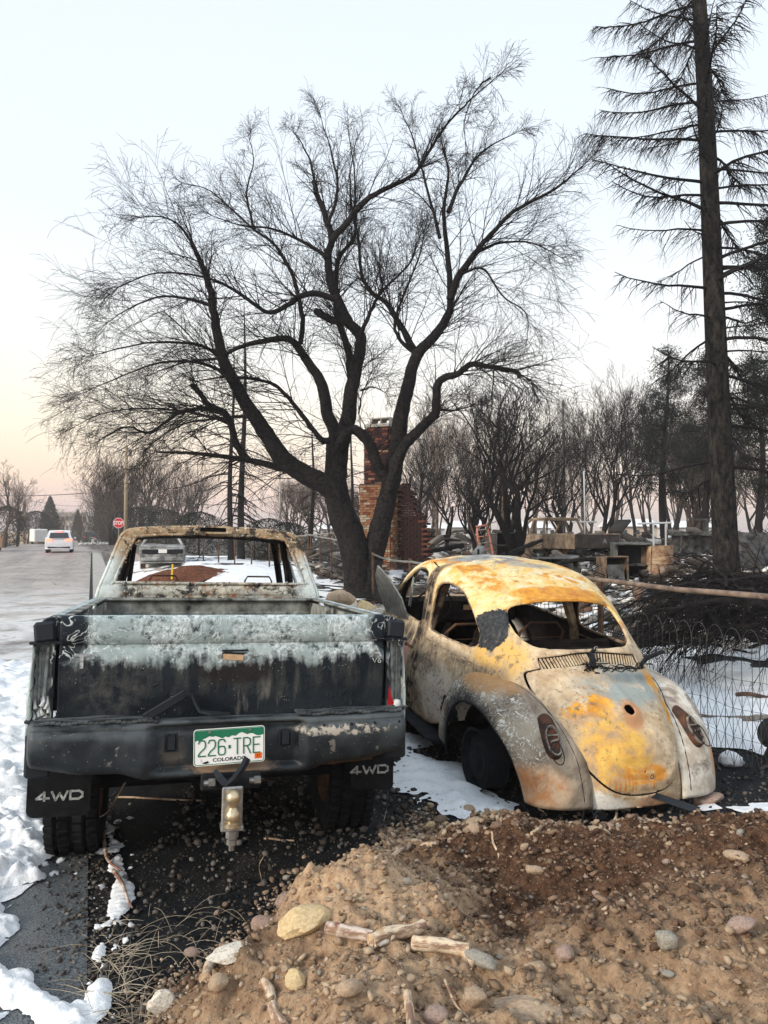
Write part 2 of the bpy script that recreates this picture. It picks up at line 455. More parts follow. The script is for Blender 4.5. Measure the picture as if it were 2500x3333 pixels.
def mat_bumper():
    m = Mt('scorched_bumper'); x = m.xyz()
    n1 = m.noise(5, 6, .6); n2 = m.noise(30, 5, .7); st = m.noise(1, 4, .6, vec=m.stretch(None, (4, 20, 26)))
    c = m.mix(m.rng(n1, .4, .7), (.010, .014, .018), (.040, .048, .054))
    c = m.mix(m.math('MULTIPLY', m.rng(x[2], .74, .79), m.rng(st, .42, .6)), c, (.10, .115, .12))
    c = m.mix(m.math('MULTIPLY', m.blob((.02, -.1, .60), (.17, .3, .03), .5, n2, .6), .8), c, (.30, .20, .13))
    c = m.mix(m.math('MULTIPLY', m.blob((-.24, -.1, .68), (.05, .3, .06), .6, n2, .6), .7), c, (.13, .11, .09))
    c = m.mix(m.math('MULTIPLY', m.rng(m.noise(11, 4, .6), .66, .68), .6), c, (.24, .22, .19))
    c = m.mix(m.rng(m.voro(48), .12, .07), c, (.22, .23, .23))
    c = m.mix(m.math('MULTIPLY', m.rng(x[2], .70, .785), m.rng(n1, .40, .60)), c, (.075, .088, .095))  # painted highlight along the upper lip, broken up by noise
    c = m.mix(m.math('MULTIPLY', m.blob((.52, -.1, .745), (.2, .3, .02), .5, n2, .9), m.rng(n2, .45, .55)), c, (.42, .38, .32))
    return m.fin(c, m.rng(n2, .3, .7, .34, .6), m.math('ADD', n1, m.math('MULTIPLY', n2, .3)), .45, .006, spec=.28)
M['bumper'] = mat_bumper()

def mat_bug(fender=False):
    m = Mt('burnt_bug_paint' + ('_fender' if fender else '')); x = m.xyz()
    n1 = m.noise(2.6, 7, .62); n2 = m.noise(10, 6, .66); n3 = m.noise(42, 5, .66); n4 = m.noise(4.6, 6, .7, .5)
    cream = m.mix(m.rng(n2, .35, .65), (.44, .30, .17), (.74, .60, .42))
    cream = m.mix(m.rng(n3, .56, .70), cream, (.34, .23, .13))
    c = cream
    yel = m.mix(m.rng(n2, .38, .62), (.52, .18, .015), (.78, .38, .045))
    lem = m.mix(m.rng(n2, .38, .62), (.78, .46, .11), (.82, .68, .38))
    ash = m.mix(m.rng(n3, .4, .6), (.72, .68, .60), (.86, .84, .78))
    gry = m.mix(m.rng(n2, .4, .6), (.16, .17, .17), (.36, .36, .34))
    blk = m.mix(m.rng(n3, .4, .65), (.012, .016, .022), (.055, .055, .055))
    rus = m.mix(m.rng(n3, .4, .6), (.12, .045, .022), (.33, .15, .06))
    if fender:
        # left fender: dark brown with a crackled net of white blisters; orange below the lamp
        c = m.mix(m.rng(n4, .38, .62), (.15, .115, .085), (.42, .35, .27))
        xl = m.rng(x[0], .0, -.1)
        wm = m.math('ABSOLUTE', m.math('SUBTRACT', m.noise(24, 2, .5, .9), .5))
        worm = m.math('MULTIPLY', m.rng(wm, .042, .022), m.rng(m.noise(6, 3), .33, .43))
        worm = m.math('MULTIPLY', worm, m.math('MULTIPLY', m.rng(x[0], -.52, -.60), m.rng(x[2], .36, .44)))
        c = m.mix(m.math('MULTIPLY', worm, xl), c, (.76, .73, .64))
        lip = m.blob((-.78, .80, .38), (.12, .42, .42), .22, n2, .12)
        c = m.mix(m.math('MULTIPLY', lip, .85), c, blk)
        c = m.mix(m.math('MULTIPLY', m.blob((-.6, .95, .86), (.2, .35, .09), .5, n2, .4), .8), c, (.45, .23, .075))
        c = m.mix(m.blob((-.62, .2, .42), (.17, .3, .11), .5, n2, .5), c, m.mix(m.rng(n2, .4, .6), (.62, .28, .12), (.66, .48, .32)))
        # right fender: pale grey-white, orange at its lower outside
        xr = m.rng(x[0], .0, .1)
        rc = m.mix(m.rng(n2, .42, .58), (.50, .42, .33), (.74, .69, .60))
        rc = m.mix(m.rng(n4, .54, .62), rc, (.27, .22, .18))
        rc = m.mix(m.blob((.70, .25, .46), (.10, .3, .14), .5, n2, .6), rc, (.60, .27, .12))
        c = m.mix(xr, c, rc)
        return m.fin(c, .72, m.math('ADD', m.math('MULTIPLY', n3, .5), m.math('MULTIPLY', worm, .9)), .9, .006, spec=.25)
    # roof
    roof = m.rng(x[2], 1.12, 1.22)
    rc = m.mix(m.rng(n1, .38, .50), m.mix(m.rng(n2, .4, .6), (.72, .58, .36), (.82, .75, .60)), lem)
    rc = m.mix(m.rng(n4, .56, .575), rc, yel)
    rc = m.mix(m.math('MULTIPLY', m.blob((.02, 1.10, 1.36), (.50, .16, .07), .12, n2, .6), .95), rc, yel)
    rc = m.mix(m.math('MULTIPLY', m.blob((-.40, 1.9, 1.42), (.12, .8, .14), .2, n2, .8), m.rng(n4, .42, .46)), rc, yel)
    rc = m.mix(m.math('MULTIPLY', m.blob((-.12, 2.15, 1.5), (.32, .40, .2), .4, n2, .7), m.rng(n4, .40, .52)), rc, gry)
    rc = m.mix(m.math('MULTIPLY', m.blob((.10, 1.7, 1.5), (.20, .10, .1), .4, n2, .6), .7), rc, gry)
    c = m.mix(roof, c, rc)
    c = m.mix(m.math('MULTIPLY', m.blob((-.46, 1.25, 1.12), (.16, .45, .35), .5, n2, .6), m.rng(n2, .42, .55)), c, lem)
    # quarter panel by the side window
    c = m.mix(m.math('MULTIPLY', m.blob((-.55, .92, .99), (.2, .22, .14), .5, n2, .6), m.rng(n2, .38, .5)), c, (.70, .43, .13))
    c = m.mix(m.math('MULTIPLY', m.rng(x[2], .95, .90), m.math('MULTIPLY', m.rng(m.math('ABSOLUTE', x[0]), .52, .56), m.rng(n4, .38, .54))), c, m.mix(m.rng(n3, .4, .6), (.10, .08, .06), (.33, .25, .17)))
    c = m.mix(m.math('MULTIPLY', m.blob((-.73, 1.35, .55), (.12, .4, .2), .6, n2, .5), m.rng(n3, .35, .5)), c, (.58, .50, .42))
    c = m.mix(m.blob((-.74, 1.28, .50), (.10, .115, .115), .05, n2, .55), c, blk)
    c = m.mix(m.math('MULTIPLY', m.blob((-.75, 2.4, .6), (.3, .60, .42), .3, n2, .5), m.math('MULTIPLY', m.rng(n4, .40, .52), .85)), c, m.mix(m.rng(n3, .4, .6), (.022, .02, .02), (.14, .10, .075)))
    c = m.mix(m.math('MULTIPLY', m.blob((-.76, 2.1, .66), (.2, .10, .14), .3, n2, .5), .8), c, (.50, .22, .19))
    c = m.mix(m.blob((-.66, 1.92, .85), (.3, .085, .8), .3, n2, .5), c, m.mix(m.rng(n2, .44, .60), (.018, .015, .015), (.34, .26, .17)))
    # soot stain at the rear left of the roof
    c = m.mix(m.blob((-.51, 1.08, 1.12), (.13, .15, .15), .08, n4, .95), c, blk)
    c = m.mix(m.blob((-.52, .93, .93), (.05, .08, .10), .2, n2, .7), c, blk)
    # engine lid and tail
    c = m.mix(m.math('MULTIPLY', m.blob((.10, .50, .87), (.32, .25, .13), .5, n2, .6), m.rng(n4, .36, .5)), c, (.30, .33, .31))
    c = m.mix(m.math('MULTIPLY', m.blob((.14, .56, .92), (.22, .10, .05), .5, n2, .6), .8), c, (.13, .16, .17))
    c = m.mix(m.math('MULTIPLY', m.blob((-.20, .42, .78), (.16, .2, .12), .4, n2, .9), m.rng(n4, .47, .52)), c, yel)
    c = m.mix(m.math('MULTIPLY', m.blob((-.13, .18, .60), (.20, .26, .20), .5, n2, .9), m.rng(n2, .30, .50)), c, m.mix(m.rng(n2, .36, .64), (.62, .30, .035), (.80, .52, .14)))
    c = m.mix(m.math('MULTIPLY', m.blob((.0, .0, .50), (.17, .3, .06), .3, n2, .9), m.rng(n4, .42, .5)), c, (.64, .27, .04))
    c = m.mix(m.math('MULTIPLY', m.blob((.02, .25, .79), (.075, .2, .075), .3, n2, .3), .9), c, (.50, .25, .12))
    c = m.mix(m.math('MULTIPLY', m.blob((.38, .45, .80), (.07, .3, .2), .4, n2, .5), m.rng(n4, .4, .5)), c, yel)
    c = m.mix(m.blob((-.25, .1, .33), (.14, .3, .07), .4, n2, .8), c, ash)
    c = m.mix(m.math('MULTIPLY', m.blob((.12, .1, .31), (.14, .3, .06), .4, n2, .8), .7), c, (.50, .25, .14))
    # rust drips under the orange stain
    dr = m.noise(1, 3, .5, vec=m.stretch(None, (70, 5, 5)))
    c = m.mix(m.math('MULTIPLY', m.blob((-.05, .03, .455), (.22, .3, .05), .5), m.rng(dr, .56, .60)), c, (.58, .24, .06))
    n5 = m.noise(22, 7, .72, .3)
    c = m.mix(m.math('MULTIPLY', m.math('MULTIPLY', m.rng(n5, .54, .64), m.rng(n1, .40, .56)), .75), c, (.13, .090, .06))
    c = m.mix(m.math('MULTIPLY', m.rng(m.noise(1, 5, .65, vec=m.stretch(None, (9, 9, 2.5))), .56, .66), .35), c, (.30, .27, .23))
    # cracks and fine pits
    c = m.mix(m.math('MULTIPLY', m.rng(n3, .66, .70), .8), c, rus)
    return m.fin(c, m.rng(n2, .35, .65, .55, .8), m.math('ADD', m.math('MULTIPLY', n3, .5), n2), .6, .006, spec=.3)
M['bug'] = mat_bug(); M['bug_fender'] = mat_bug(True)
M['burnt_tan'] = simple('scorched_tan_metal', (.46, .34, .22), .75, .5, 11, .5, .004, c2=(.05, .035, .03))
M['lamp_metal'] = simple('sooted_lamp_metal', (.30, .28, .25), .7, .5, 30, .4, .002, c2=(.04, .035, .03))
M['lamp_rust'] = simple('lamp_rust', (.13, .055, .03), .7, .6, 14, .4, .003, c2=(.03, .025, .025))
# ================================================================ burnt pickup truck
TP = dict(loc=(-.717, 3.343, -.005), rot=(rad(-2.1), rad(1.5), rad(15.6)))
T = thing('pickup_truck', 'burnt-out dark pickup with ash-white tailgate, parked on the street edge in front', 'pickup truck', **TP)
def lettering(txt, size, m, parent, loc, rot=(pi / 2, 0, 0), ext=.001, sx=1.0, name='lettering', off=0.0, align='CENTER', shear=0.0):
    fc = bpy.data.curves.new(name, 'FONT'); fc.body = txt; fc.size = size; fc.extrude = ext; fc.offset = off; fc.shear = shear
    fc.align_x = align; fc.align_y = 'CENTER'; fc.resolution_u = 4; fc.materials.append(m)
    o = bpy.data.objects.new(name, fc); COL.objects.link(o); o.parent = parent; o.location = loc; o.rotation_euler = rot; o.scale = (sx, 1, 1)
    bpy.context.view_layer.update(); me = bpy.data.meshes.new_from_object(o.evaluated_get(bpy.context.evaluated_depsgraph_get())); bpy.data.objects.remove(o)
    o = link(name, me, None, parent, loc, rot); o.scale = (sx, 1, 1)
    if not me.materials: me.materials.append(m)
    return o
def sheet(prof, xs, dent=0.0, seed=0):
    """profile (y,z) swept along x stations; returns V,F grid"""
    prof = np.asarray(prof); V = []
    for x in xs:
        for (y, z) in prof:
            V.append((x, y, z))
    V = np.array(V); 
    if dent: V[:, 1] += dent * (fbm(V[:, 0] * 7 + seed, V[:, 2] * 7, seed) - .5) + dent * .4 * (fbm(V[:, 0] * 25, V[:, 2] * 25, seed) - .5)
    m = len(prof); n = len(xs)
    Fs = [(i * m + k, i * m + k + 1, (i + 1) * m + k + 1, (i + 1) * m + k) for i in range(n - 1) for k in range(m - 1)]
    return V, Fs
# tailgate ---------------------------------------------------------------
gp = [(.045, 1.225), (.03, 1.243), (.008, 1.246), (-.006, 1.236), (-.012, 1.20), (-.012, 1.165), (-.004, 1.145), (.004, 1.135), (.002, 1.115), (-.006, 1.10),
      (-.010, 1.07), (-.010, 1.0), (-.004, .93), (.0, .88), (.004, .83), (.010, .79), (.018, .768), (.045, .762)]
gp = crom(np.array(gp), np.linspace(0, len(gp) - 1, 90))
V, Fs = sheet(gp, np.linspace(-.72, .72, 150), .010, 3)
o = poly('tailgate', V, Fs, M['truck'], T, True); solid(o, .012, 1)
GATE = o
BM().box((0, .030, .99), (1.42, .03, .44), bev=.005).build('tailgate_liner', M['soot'], T)
# handle
hb = BM(); hb.box((.02, -.014, 1.075), (.125, .014, .042), bev=.006).box((.02, -.020, 1.10), (.118, .012, .008), bev=.003)
h = hb.build('handle', M['black_plastic'], T)
BM().box((.012, -.0225, 1.070), (.092, .004, .026), rot=(0, rad(4), 0), bev=.001).build('handle_plate', M['tan_bare'], h)
for x in (-.048, .094): BM().lathe([(0, -.030), (.007, -.030), (.009, -.022), (.009, -.01)], 10, 'Y', (x, 0, 1.075)).build('bolt', M['steel'], h)
lettering('T', .085, M['ghost'], T, (-.628, -.027, 1.062), ext=.003, sx=1.2, off=.002)
lettering('A', .075, M['ghost'], T, (.680, -.027, 1.085), ext=.003, sx=1.1, off=.001)
lettering('V6', .035, M['ghost'], T, (.685, -.027, 1.043), ext=.002, sx=1.2)
# bubbled emblem remains in the middle of the gate
bb = BM(); 
for i in range(60):
    a = RND.uniform(0, 2 * pi); r = RND.uniform(.0, .10) ; c = (.03 + r * 1.3 * cos(a), -.010, 1.005 + r * .45 * sin(a))
    s_ = RND.uniform(.003, .009); bb.lathe([(0, -s_ * .6), (s_ * .7, -s_ * .4), (s_, .002)], 7, 'Y', c)
tag(bb.build('blistered_patch', M['char_int'], T, True), kind='stuff')
# corner posts / bed sides -------------------------------------------------
def side_prof(s):
    # outline (x,z) of the bed flank, outside
    return [(s * x, z) for x, z in ((.722, 1.245), (.765, 1.250), (.795, 1.238), (.812, 1.205), (.824, 1.15), (.836, 1.06), (.844, .95), (.848, .86), (.846, .75), (.838, .64), (.828, .575))]
for s in (-1, 1):
    pr = crom(np.array(side_prof(s)), np.linspace(0, 10, 44))
    ys = np.concatenate([[.0, .004, .012], np.linspace(.03, 1.93, 60)])
    V = []
    for j, y in enumerate(ys):
        k = (1 - min(1, y / .03)) * .012
        for (x, z) in pr:
            xx = x - s * k; V.append((xx, y - .004, z - (k if z > 1.24 else 0)))
    V = np.array(V); V[:, 0] += .006 * (fbm(V[:, 1] * 5, V[:, 2] * 6, s) - .5)
    m = len(pr); Fs = [(i * m + k, i * m + k + 1, (i + 1) * m + k + 1, (i + 1) * m + k) for i in range(len(ys) - 1) for k in range(m - 1)]
    d = np.sqrt(((V[:, 1] - .80) / .43) ** 2 + ((V[:, 2] - .40) / .46) ** 2) - 1      # wheel opening
    V, Fs, cut = clip(V, Fs, d)
    o = poly('bed_side', V, Fs, M['truck'], T, True); solid(o, .008, 1 if s < 0 else -1)
    # rear face of the post with the gutted lamp opening
    outer = [(x - s * .012, z) for x, z in pr] + [(s * .738, .575)] + [(s * .735, 1.235)]
    G = 70; xs = np.linspace(.72, .86, 30) * s; zs = np.linspace(.56, 1.26, 110)
    XX, ZZ = np.meshgrid(xs, zs); d1 = -poly_sdf(outer, XX, ZZ)
    wob = .006 * np.sin(ZZ * 46) + .004 * np.sin(ZZ * 91 + 1)
    hole = [(s * .748, .775), (s * .748, 1.135), (s * .800, 1.135), (s * .812, 1.115), (s * .812, 1.05), (s * .820, 1.0), (s * .824, .90), (s * .826, .80), (s * .815, .765)]
    d2 = poly_sdf(hole, XX + s * wob, ZZ)
    V = np.stack([XX.ravel(), np.zeros(XX.size), ZZ.ravel()], 1)
    Fs = [(i * 30 + k, i * 30 + k + 1, (i + 1) * 30 + k + 1, (i + 1) * 30 + k) for i in range(109) for k in range(29)]
    V, Fs, _ = clip(V, Fs, np.minimum(d1, d2).ravel())
    o = poly('corner_post', V, Fs, M['truck'], T); solid(o, .02, 0)
    # socket of the lost lamp: a pale pressed-metal cavity
    b = BM(); b.box((s * .787, .05, .95), (.085, .008, .40)).box((s * .746, .03, .95), (.006, .06, .40)).box((s * .826, .028, .95), (.006, .05, .40))
    b.box((s * .787, .03, 1.142), (.085, .05, .006)).box((s * .787, .03, .765), (.085, .05, .006))
    b.tube([(s * .775, .035, .80), (s * .778, .028, .95), (s * .772, .035, 1.12)], .008, 8).tube([(s * .80, .04, .79), (s * .803, .036, 1.1)], .005, 6)
    soc = b.build('lamp_socket', M['ash_metal'], T)
    # melted drips inside
    b = BM()
    for i in range(16 if s < 0 else 5):
        x = RND.uniform(.755, .82) * s; z = RND.uniform(.775, .88 if s < 0 else .80); l = RND.uniform(.02, .05)
        b.tube([(x, .03, z + l), (x + RND.uniform(-.01, .01), .012, z + l * .4), (x + RND.uniform(-.012, .012), .004, z)], [.004, .007, .009], 6)
    b.build('melted_plastic', M['bulb_white'] if s < 0 else M['ash_metal'], soc, True)
    # black moulded cap at the top and block below
    BM().box((s * .781, -.008, 1.190), (.088, .030, .088), rot=(0, s * rad(6), 0), bev=.012).build('corner_cap', M['black_plastic'], T)
    BM().box((s * .787, -.006, .672), (.103, .026, .185), bev=.010).build('corner_block', M['black_plastic'], T)
    BM().box((s * .768, -.001, 1.142), (.15, .022, .014), bev=.005).build('trim_strip', M['black_plastic'], T)
    # inner walls, rail
    b = BM(); b.box((s * .70, .98, 1.0), (.012, 1.86, .44)).box((s * .74, .98, 1.243), (.085, 1.84, .010), bev=.004)
    for i in range(4): b.box((s * .693, .25 + i * .5, 1.0), (.016, .05, .40))
    b.build('bed_rail', M['bed_dark'], T)
tl = thing('x', None, None); bpy.data.objects.remove(tl)
b = BM(); b.add([(.748, -.004, .795), (.790, -.006, .795), (.800, -.003, .815), (.775, -.005, .845), (.762, -.004, .885), (.757, -.002, .935), (.749, -.002, .95), (.748, .012, .80)], [(0, 1, 2, 3, 4, 5, 6)])
o = b.build('red_lens', M['lens_red'], T, fix=False); solid(o, .006, 0)
BM().lathe([(0, -.028), (.018, -.022), (.029, 0), (.022, .022), (0, .028)], 14, 'Z', (.795, .012, .826)).build('melted_bulb', M['bulb_white'], T, True)
BM().box((.0, .04, 1.0), (1.5, .03, .3)).build('gate_frame', M['soot'], T)
# bed floor and front wall
b = BM(); b.box((0, .98, .80), (1.42, 1.86, .02))
for i in range(13): b.box((-.6 + i * .1, .98, .816), (.045, 1.84, .012), bev=.004)
b.build('bed_floor', M['soot'], T)
b = BM(); b.box((0, 1.90, 1.02), (1.52, .02, .46))
for x, w in ((-.55, .16), (-.2, .42), (.30, .46), (.64, .12)): b.box((x, 1.885, 1.09), (w, .02, .13), bev=.012)
b.box((0, 1.885, 1.238), (1.54, .05, .018), bev=.006)
b.build('bed_front_wall', M['bed_dark'], T)
# cab --------------------------------------------------------------------
def cab_section(inset=0.0, n=72):
    half = [(.790, .60), (.800, .90), (.795, 1.12), (.775, 1.24), (.735, 1.36), (.690, 1.50), (.655, 1.605), (.625, 1.652), (.565, 1.682), (.40, 1.700), (.2, 1.708), (0, 1.710)]
    P = crom(np.array(half), np.linspace(0, len(half) - 1, n // 2))
    full = np.concatenate([P * [-1, 1], P[::-1][1:]])
    c = np.array([0, 1.15]); d = full - c; L = np.sqrt((d ** 2).sum(1))[:, None]
    return c + d * (1 - inset / L)
LEAN = .30
def cab_y(y, z): return y + LEAN * np.maximum(0, z - 1.22)
sts = [(1.985, .030), (1.972, .018), (1.974, .007), (1.99, 0)] + [(y, 0) for y in np.linspace(2.02, 3.55, 60)]
V = []
for y, ins in sts:
    for x, z in cab_section(ins): 
        f = (y - 1.97) / 1.58; V.append((x, float(cab_y(y, z)) - f * (LEAN + .25) * max(0, z - 1.22), z - .03 * f ** 3))
V = np.array(V); V[:, 2] += .010 * (fbm(V[:, 0] * 4, V[:, 1] * 4, 3) - .5)
m = 71; Fs = [(i * m + k, (i + 1) * m + k, (i + 1) * m + k + 1, i * m + k + 1) for i in range(len(sts) - 1) for k in range(m - 1)]
side = smooth_loop([(2.22, 1.27), (2.30, 1.50), (2.40, 1.615), (2.7, 1.625), (2.85, 1.60), (2.87, 1.27)], 60)
door = smooth_loop([(2.98, 1.25), (2.97, 1.45), (2.98, 1.61), (3.20, 1.62), (3.42, 1.50), (3.62, 1.27)], 60)
d = np.minimum(poly_sdf(side, V[:, 1], V[:, 2]), poly_sdf(door, V[:, 1], V[:, 2]))
d = np.where(V[:, 2] > 1.66, .1, d)
V2, F2, cut = clip(V, Fs, d)
CAB = poly('cab', V2, [f[::-1] for f in F2], [M['cab'], M['char_int']], T, True); md = solid(CAB, .022, -1); md.material_offset = 1
# rear wall of the cab, window opening
XX, ZZ = np.meshgrid(np.linspace(-.80, .80, 170), np.linspace(.90, 1.71, 100))
do = -poly_sdf(cab_section(.026), XX, ZZ)
win = smooth_loop([(-.655, 1.315), (-.60, 1.47), (-.55, 1.585), (-.50, 1.622), (-.2, 1.640), (.2, 1.640), (.50, 1.622), (.55, 1.585), (.60, 1.47), (.655, 1.315), (.62, 1.292), (.2, 1.290), (-.2, 1.290), (-.62, 1.292)], 120)
wd = poly_sdf(win, XX, ZZ)
YY = cab_y(1.990, ZZ) + .014 * np.exp(-(wd / .022) ** 2) + .010 * (np.sin(ZZ * 75) > 0) * (ZZ < 1.28) * (np.abs(XX) < .62) + .008 * (fbm(XX * 9, ZZ * 9) - .5)
V = np.stack([XX.ravel(), YY.ravel(), ZZ.ravel()], 1)
Fs = [(i * 170 + k, i * 170 + k + 1, (i + 1) * 170 + k + 1, (i + 1) * 170 + k) for i in range(99) for k in range(169)]
V, Fs, cut = clip(V, Fs, np.minimum(do, wd).ravel())
o = poly('cab_rear_wall', V, Fs, M['cab'], T, True); solid(o, .02, 1)
# lip round the window: bubbled seal
fl = BM(); wl = smooth_loop(win, 120)
fl.tube([(x, float(cab_y(1.978, z)), z) for x, z in wl], [.009 + .004 * RND.random() for _ in wl], 6, closed=True)
fl.build('window_seal', M['cab'], T, True)
b = BM()
for i in range(120):
    x, z = wl[RND.randrange(120)]; r = RND.uniform(.004, .013)
    if z < 1.62: b.box((x * RND.uniform(.99, 1.05), float(cab_y(1.970, z)), z + RND.uniform(-.05, .01)), (r * 1.6, r, r * 2), rot=(RND.random(), RND.random(), RND.random()), bev=r * .3)
tag(b.build('burnt_sealant', M['cab'], T), kind='stuff')
# high brake lamp housing
b = BM(); V = []; 
for t, (w, h_) in ((0, (.150, .032)), (1, (.142, .026)), (2, (.105, .014))):
    pass
lo_ = superell(.135, .030, 5, 40); li_ = superell(.092, .016, 6, 40)
yy = [2.085, 2.075, 2.075, 2.12]; V = []
for q, (lp, y) in enumerate(((lo_, 2.13), (lo_, 2.082), (li_, 2.080), (li_, 2.115))):
    V += [(x, y + LEAN * z - .055, 1.678 + z) for x, z in lp]
Fs = [(q * 40 + k, q * 40 + (k + 1) % 40, (q + 1) * 40 + (k + 1) % 40, (q + 1) * 40 + k) for q in range(3) for k in range(40)]
bl = b.add(V, Fs).build('brake_lamp_housing', M['cab'], T)
BM().box((0, 2.063, 1.678), (.19, .01, .036)).build('lamp_slot', M['soot'], bl)
# inside the cab: pillars, seat hoops, dash, steering wheel, floor, front posts of the windscreen
b = BM(); b.box((0, 2.9, .82), (1.5, 1.7, .03)).box((0, 3.66, 1.08), (1.44, .22, .24), bev=.04)
b.box((0, 2.03, 1.283), (1.25, .07, .014))
b.build('cab_floor', M['char_int'], T)
for x in (-.34, .38):
    b = BM(); hw = .105
    b.tube([(x - hw, 2.50, 1.18), (x - hw, 2.48, 1.30), (x - hw + .02, 2.475, 1.335), (x + hw - .02, 2.475, 1.335), (x + hw, 2.48, 1.30), (x + hw, 2.50, 1.18)], .007, 6)
    b.tube([(x - .24, 2.60, .95), (x - .24, 2.5, 1.19), (x - .18, 2.49, 1.23), (x + .18, 2.49, 1.23), (x + .24, 2.5, 1.19), (x + .24, 2.60, .95)], .010, 6)
    for k in range(5): b.tube([(x - .24, 2.58 - k * .015, 1.0 + k * .045), (x + .24, 2.58 - k * .015, 1.0 + k * .045)], .003, 4)
    b.box((x, 2.8, .93), (.5, .5, .06), bev=.02)
    b.build('seat_frame', M['rust_steel'], T)
b = BM(); b.tube([(-.36 + .18 * cos(a), 3.36 + .07 * sin(a), 1.27 + .17 * sin(a)) for a in np.linspace(0, 2 * pi, 24, endpoint=False)], .010, 6, closed=True).tube([(-.36, 3.36, 1.27), (-.36, 3.6, 1.15)], .02, 8).tube([(-.52, 3.36, 1.27), (-.2, 3.36, 1.27)], .01, 6)
b.build('steering_wheel', M['char_int'], T, True).location.z = -.20
for s in (-1, 1):
    for P_, r_, n_ in (([(s * .75, 3.86, 1.18), (s * .66, 3.55, 1.48), (s * .60, 3.38, 1.66)], .032, 8), ([(s * .70, 2.92, .9), (s * .69, 2.92, 1.3), (s * .63, 2.93, 1.64)], .034, 8), ([(s * .58, 2.25, 1.28), (s * .55, 2.3, 1.60)], .018, 6)):
        BM().tube(P_, r_, n_).build('pillar', M['char_int'], T, True)
for o_ in T.children:       # the cab stands a little taller than the first measure
    if o_.type == 'MESH' and o_.name.split('.')[0] in ('cab', 'cab_rear_wall', 'window_seal', 'burnt_sealant', 'brake_lamp_housing', 'pillar', 'seat_frame', 'steering_wheel'):
        for c_ in [o_] + list(o_.children):
            for v_ in c_.data.vertices: v_.co.z += .058 * float(sstep(.95, 1.25, v_.co.z))
# bonnet and front wings (the front end as far as it shows through the cab)
hs = [(-.78, .95), (-.74, 1.10), (-.60, 1.165), (-.3, 1.185), (0, 1.19), (.3, 1.185), (.60, 1.165), (.74, 1.10), (.78, .95)]
P = crom(np.array(hs), np.linspace(0, 8, 40)); V = []; ys = np.linspace(3.72, 5.0, 20)
for j, y in enumerate(ys):
    f = (y - 3.72) / 1.28
    for x, z in P: V.append((x * (1 - .07 * f ** 2), y, z - .12 * f ** 2.5))
Fs = [(i * 40 + k, (i + 1) * 40 + k, (i + 1) * 40 + k + 1, i * 40 + k + 1) for i in range(19) for k in range(39)]
o = poly('bonnet', V, Fs, M['cab'], T, True); solid(o, .01, -1)
for s in (-1, 1):
    V = []; zs = np.linspace(.40, 1.0, 18); ys = np.linspace(1.93, 5.0, 90)
    for y in ys:
        for z in zs: V.append((s * (.79 + .04 * sin((z - .4) / .6 * pi)), y, z))
    V = np.array(V); Fs = [(i * 18 + k, (i + 1) * 18 + k, (i + 1) * 18 + k + 1, i * 18 + k + 1) for i in range(89) for k in range(17)]
    d = np.sqrt(((V[:, 1] - 4.22) / .42) ** 2 + ((V[:, 2] - .36) / .48) ** 2) - 1
    V, Fs, _ = clip(V, Fs, d); o = poly('lower_flank', V, Fs, M['truck'], T, True); solid(o, .02, 0)
b = BM(); b.box((0, 5.02, .78), (1.46, .05, .44), bev=.02); b.box((0, 5.10, .55), (1.62, .12, .14), bev=.03)
b.build('front_grille', M['soot'], T)
# chassis, axle
b = BM(); b.box((-.42, 2.5, .60), (.08, 4.7, .12)).box((.42, 2.5, .60), (.08, 4.7, .12)).box((0, .16, .60), (1.0, .08, .10)).tube([(-.66, .80, .34), (.66, .80, .34)], .045, 10)
b.lathe([(0, -.13), (.08, -.11), (.14, 0), (.08, .11), (0, .13)], 14, 'Y', (0, .80, .34)); b.box((0, 1.2, .55), (.5, .7, .2), bev=.05)
b.build('chassis', M['soot'], T)
def wheel(parent, c, R=.355, w=.25, tread=True, name='wheel', rim=.2):
    wb = BM(); n = 44
    wb.lathe([(rim, -w / 2 + .02), (R - .03, -w / 2), (R - .004, -w / 2 + .025), (R - .006, 0), (R - .004, w / 2 - .025), (R - .03, w / 2), (rim, w / 2 - .02)], n, 'X', c)
    if tread:
        for k in range(n):
            a = 2 * pi * k / n
            for j, xo in enumerate((-.40, -.15, .13, .38)):
                aa = a + (.07 if j % 2 else 0)
                cc = (c[0] + xo * w, c[1] + R * .997 * cos(aa), c[2] + R * .997 * sin(aa))
                wb.box(cc, (w * .19, .036, .022), rot=(aa - pi / 2, 0, .25 * (1 if j % 2 else -1)), bev=.004)
    wo = wb.build(name, M['rubber'], parent)
    rb = BM(); rb.lathe([(rim, -w / 2 + .02), (rim - .02, -w / 2 + .05), (rim - .05, 0), (.05, .01), (.05, -.03), (0, -.03)], 24, 'X', c)
    rb.lathe([(rim, w / 2 - .02), (rim - .02, w / 2 - .04), (rim - .05, 0)], 24, 'X', c)
    rb.build('rim', M['rust_steel'], wo, True); return wo
for s in (-1, 1):
    wheel(T, (s * .70, .80, .352)); wheel(T, (s * .70, 4.22, .335), tread=False)
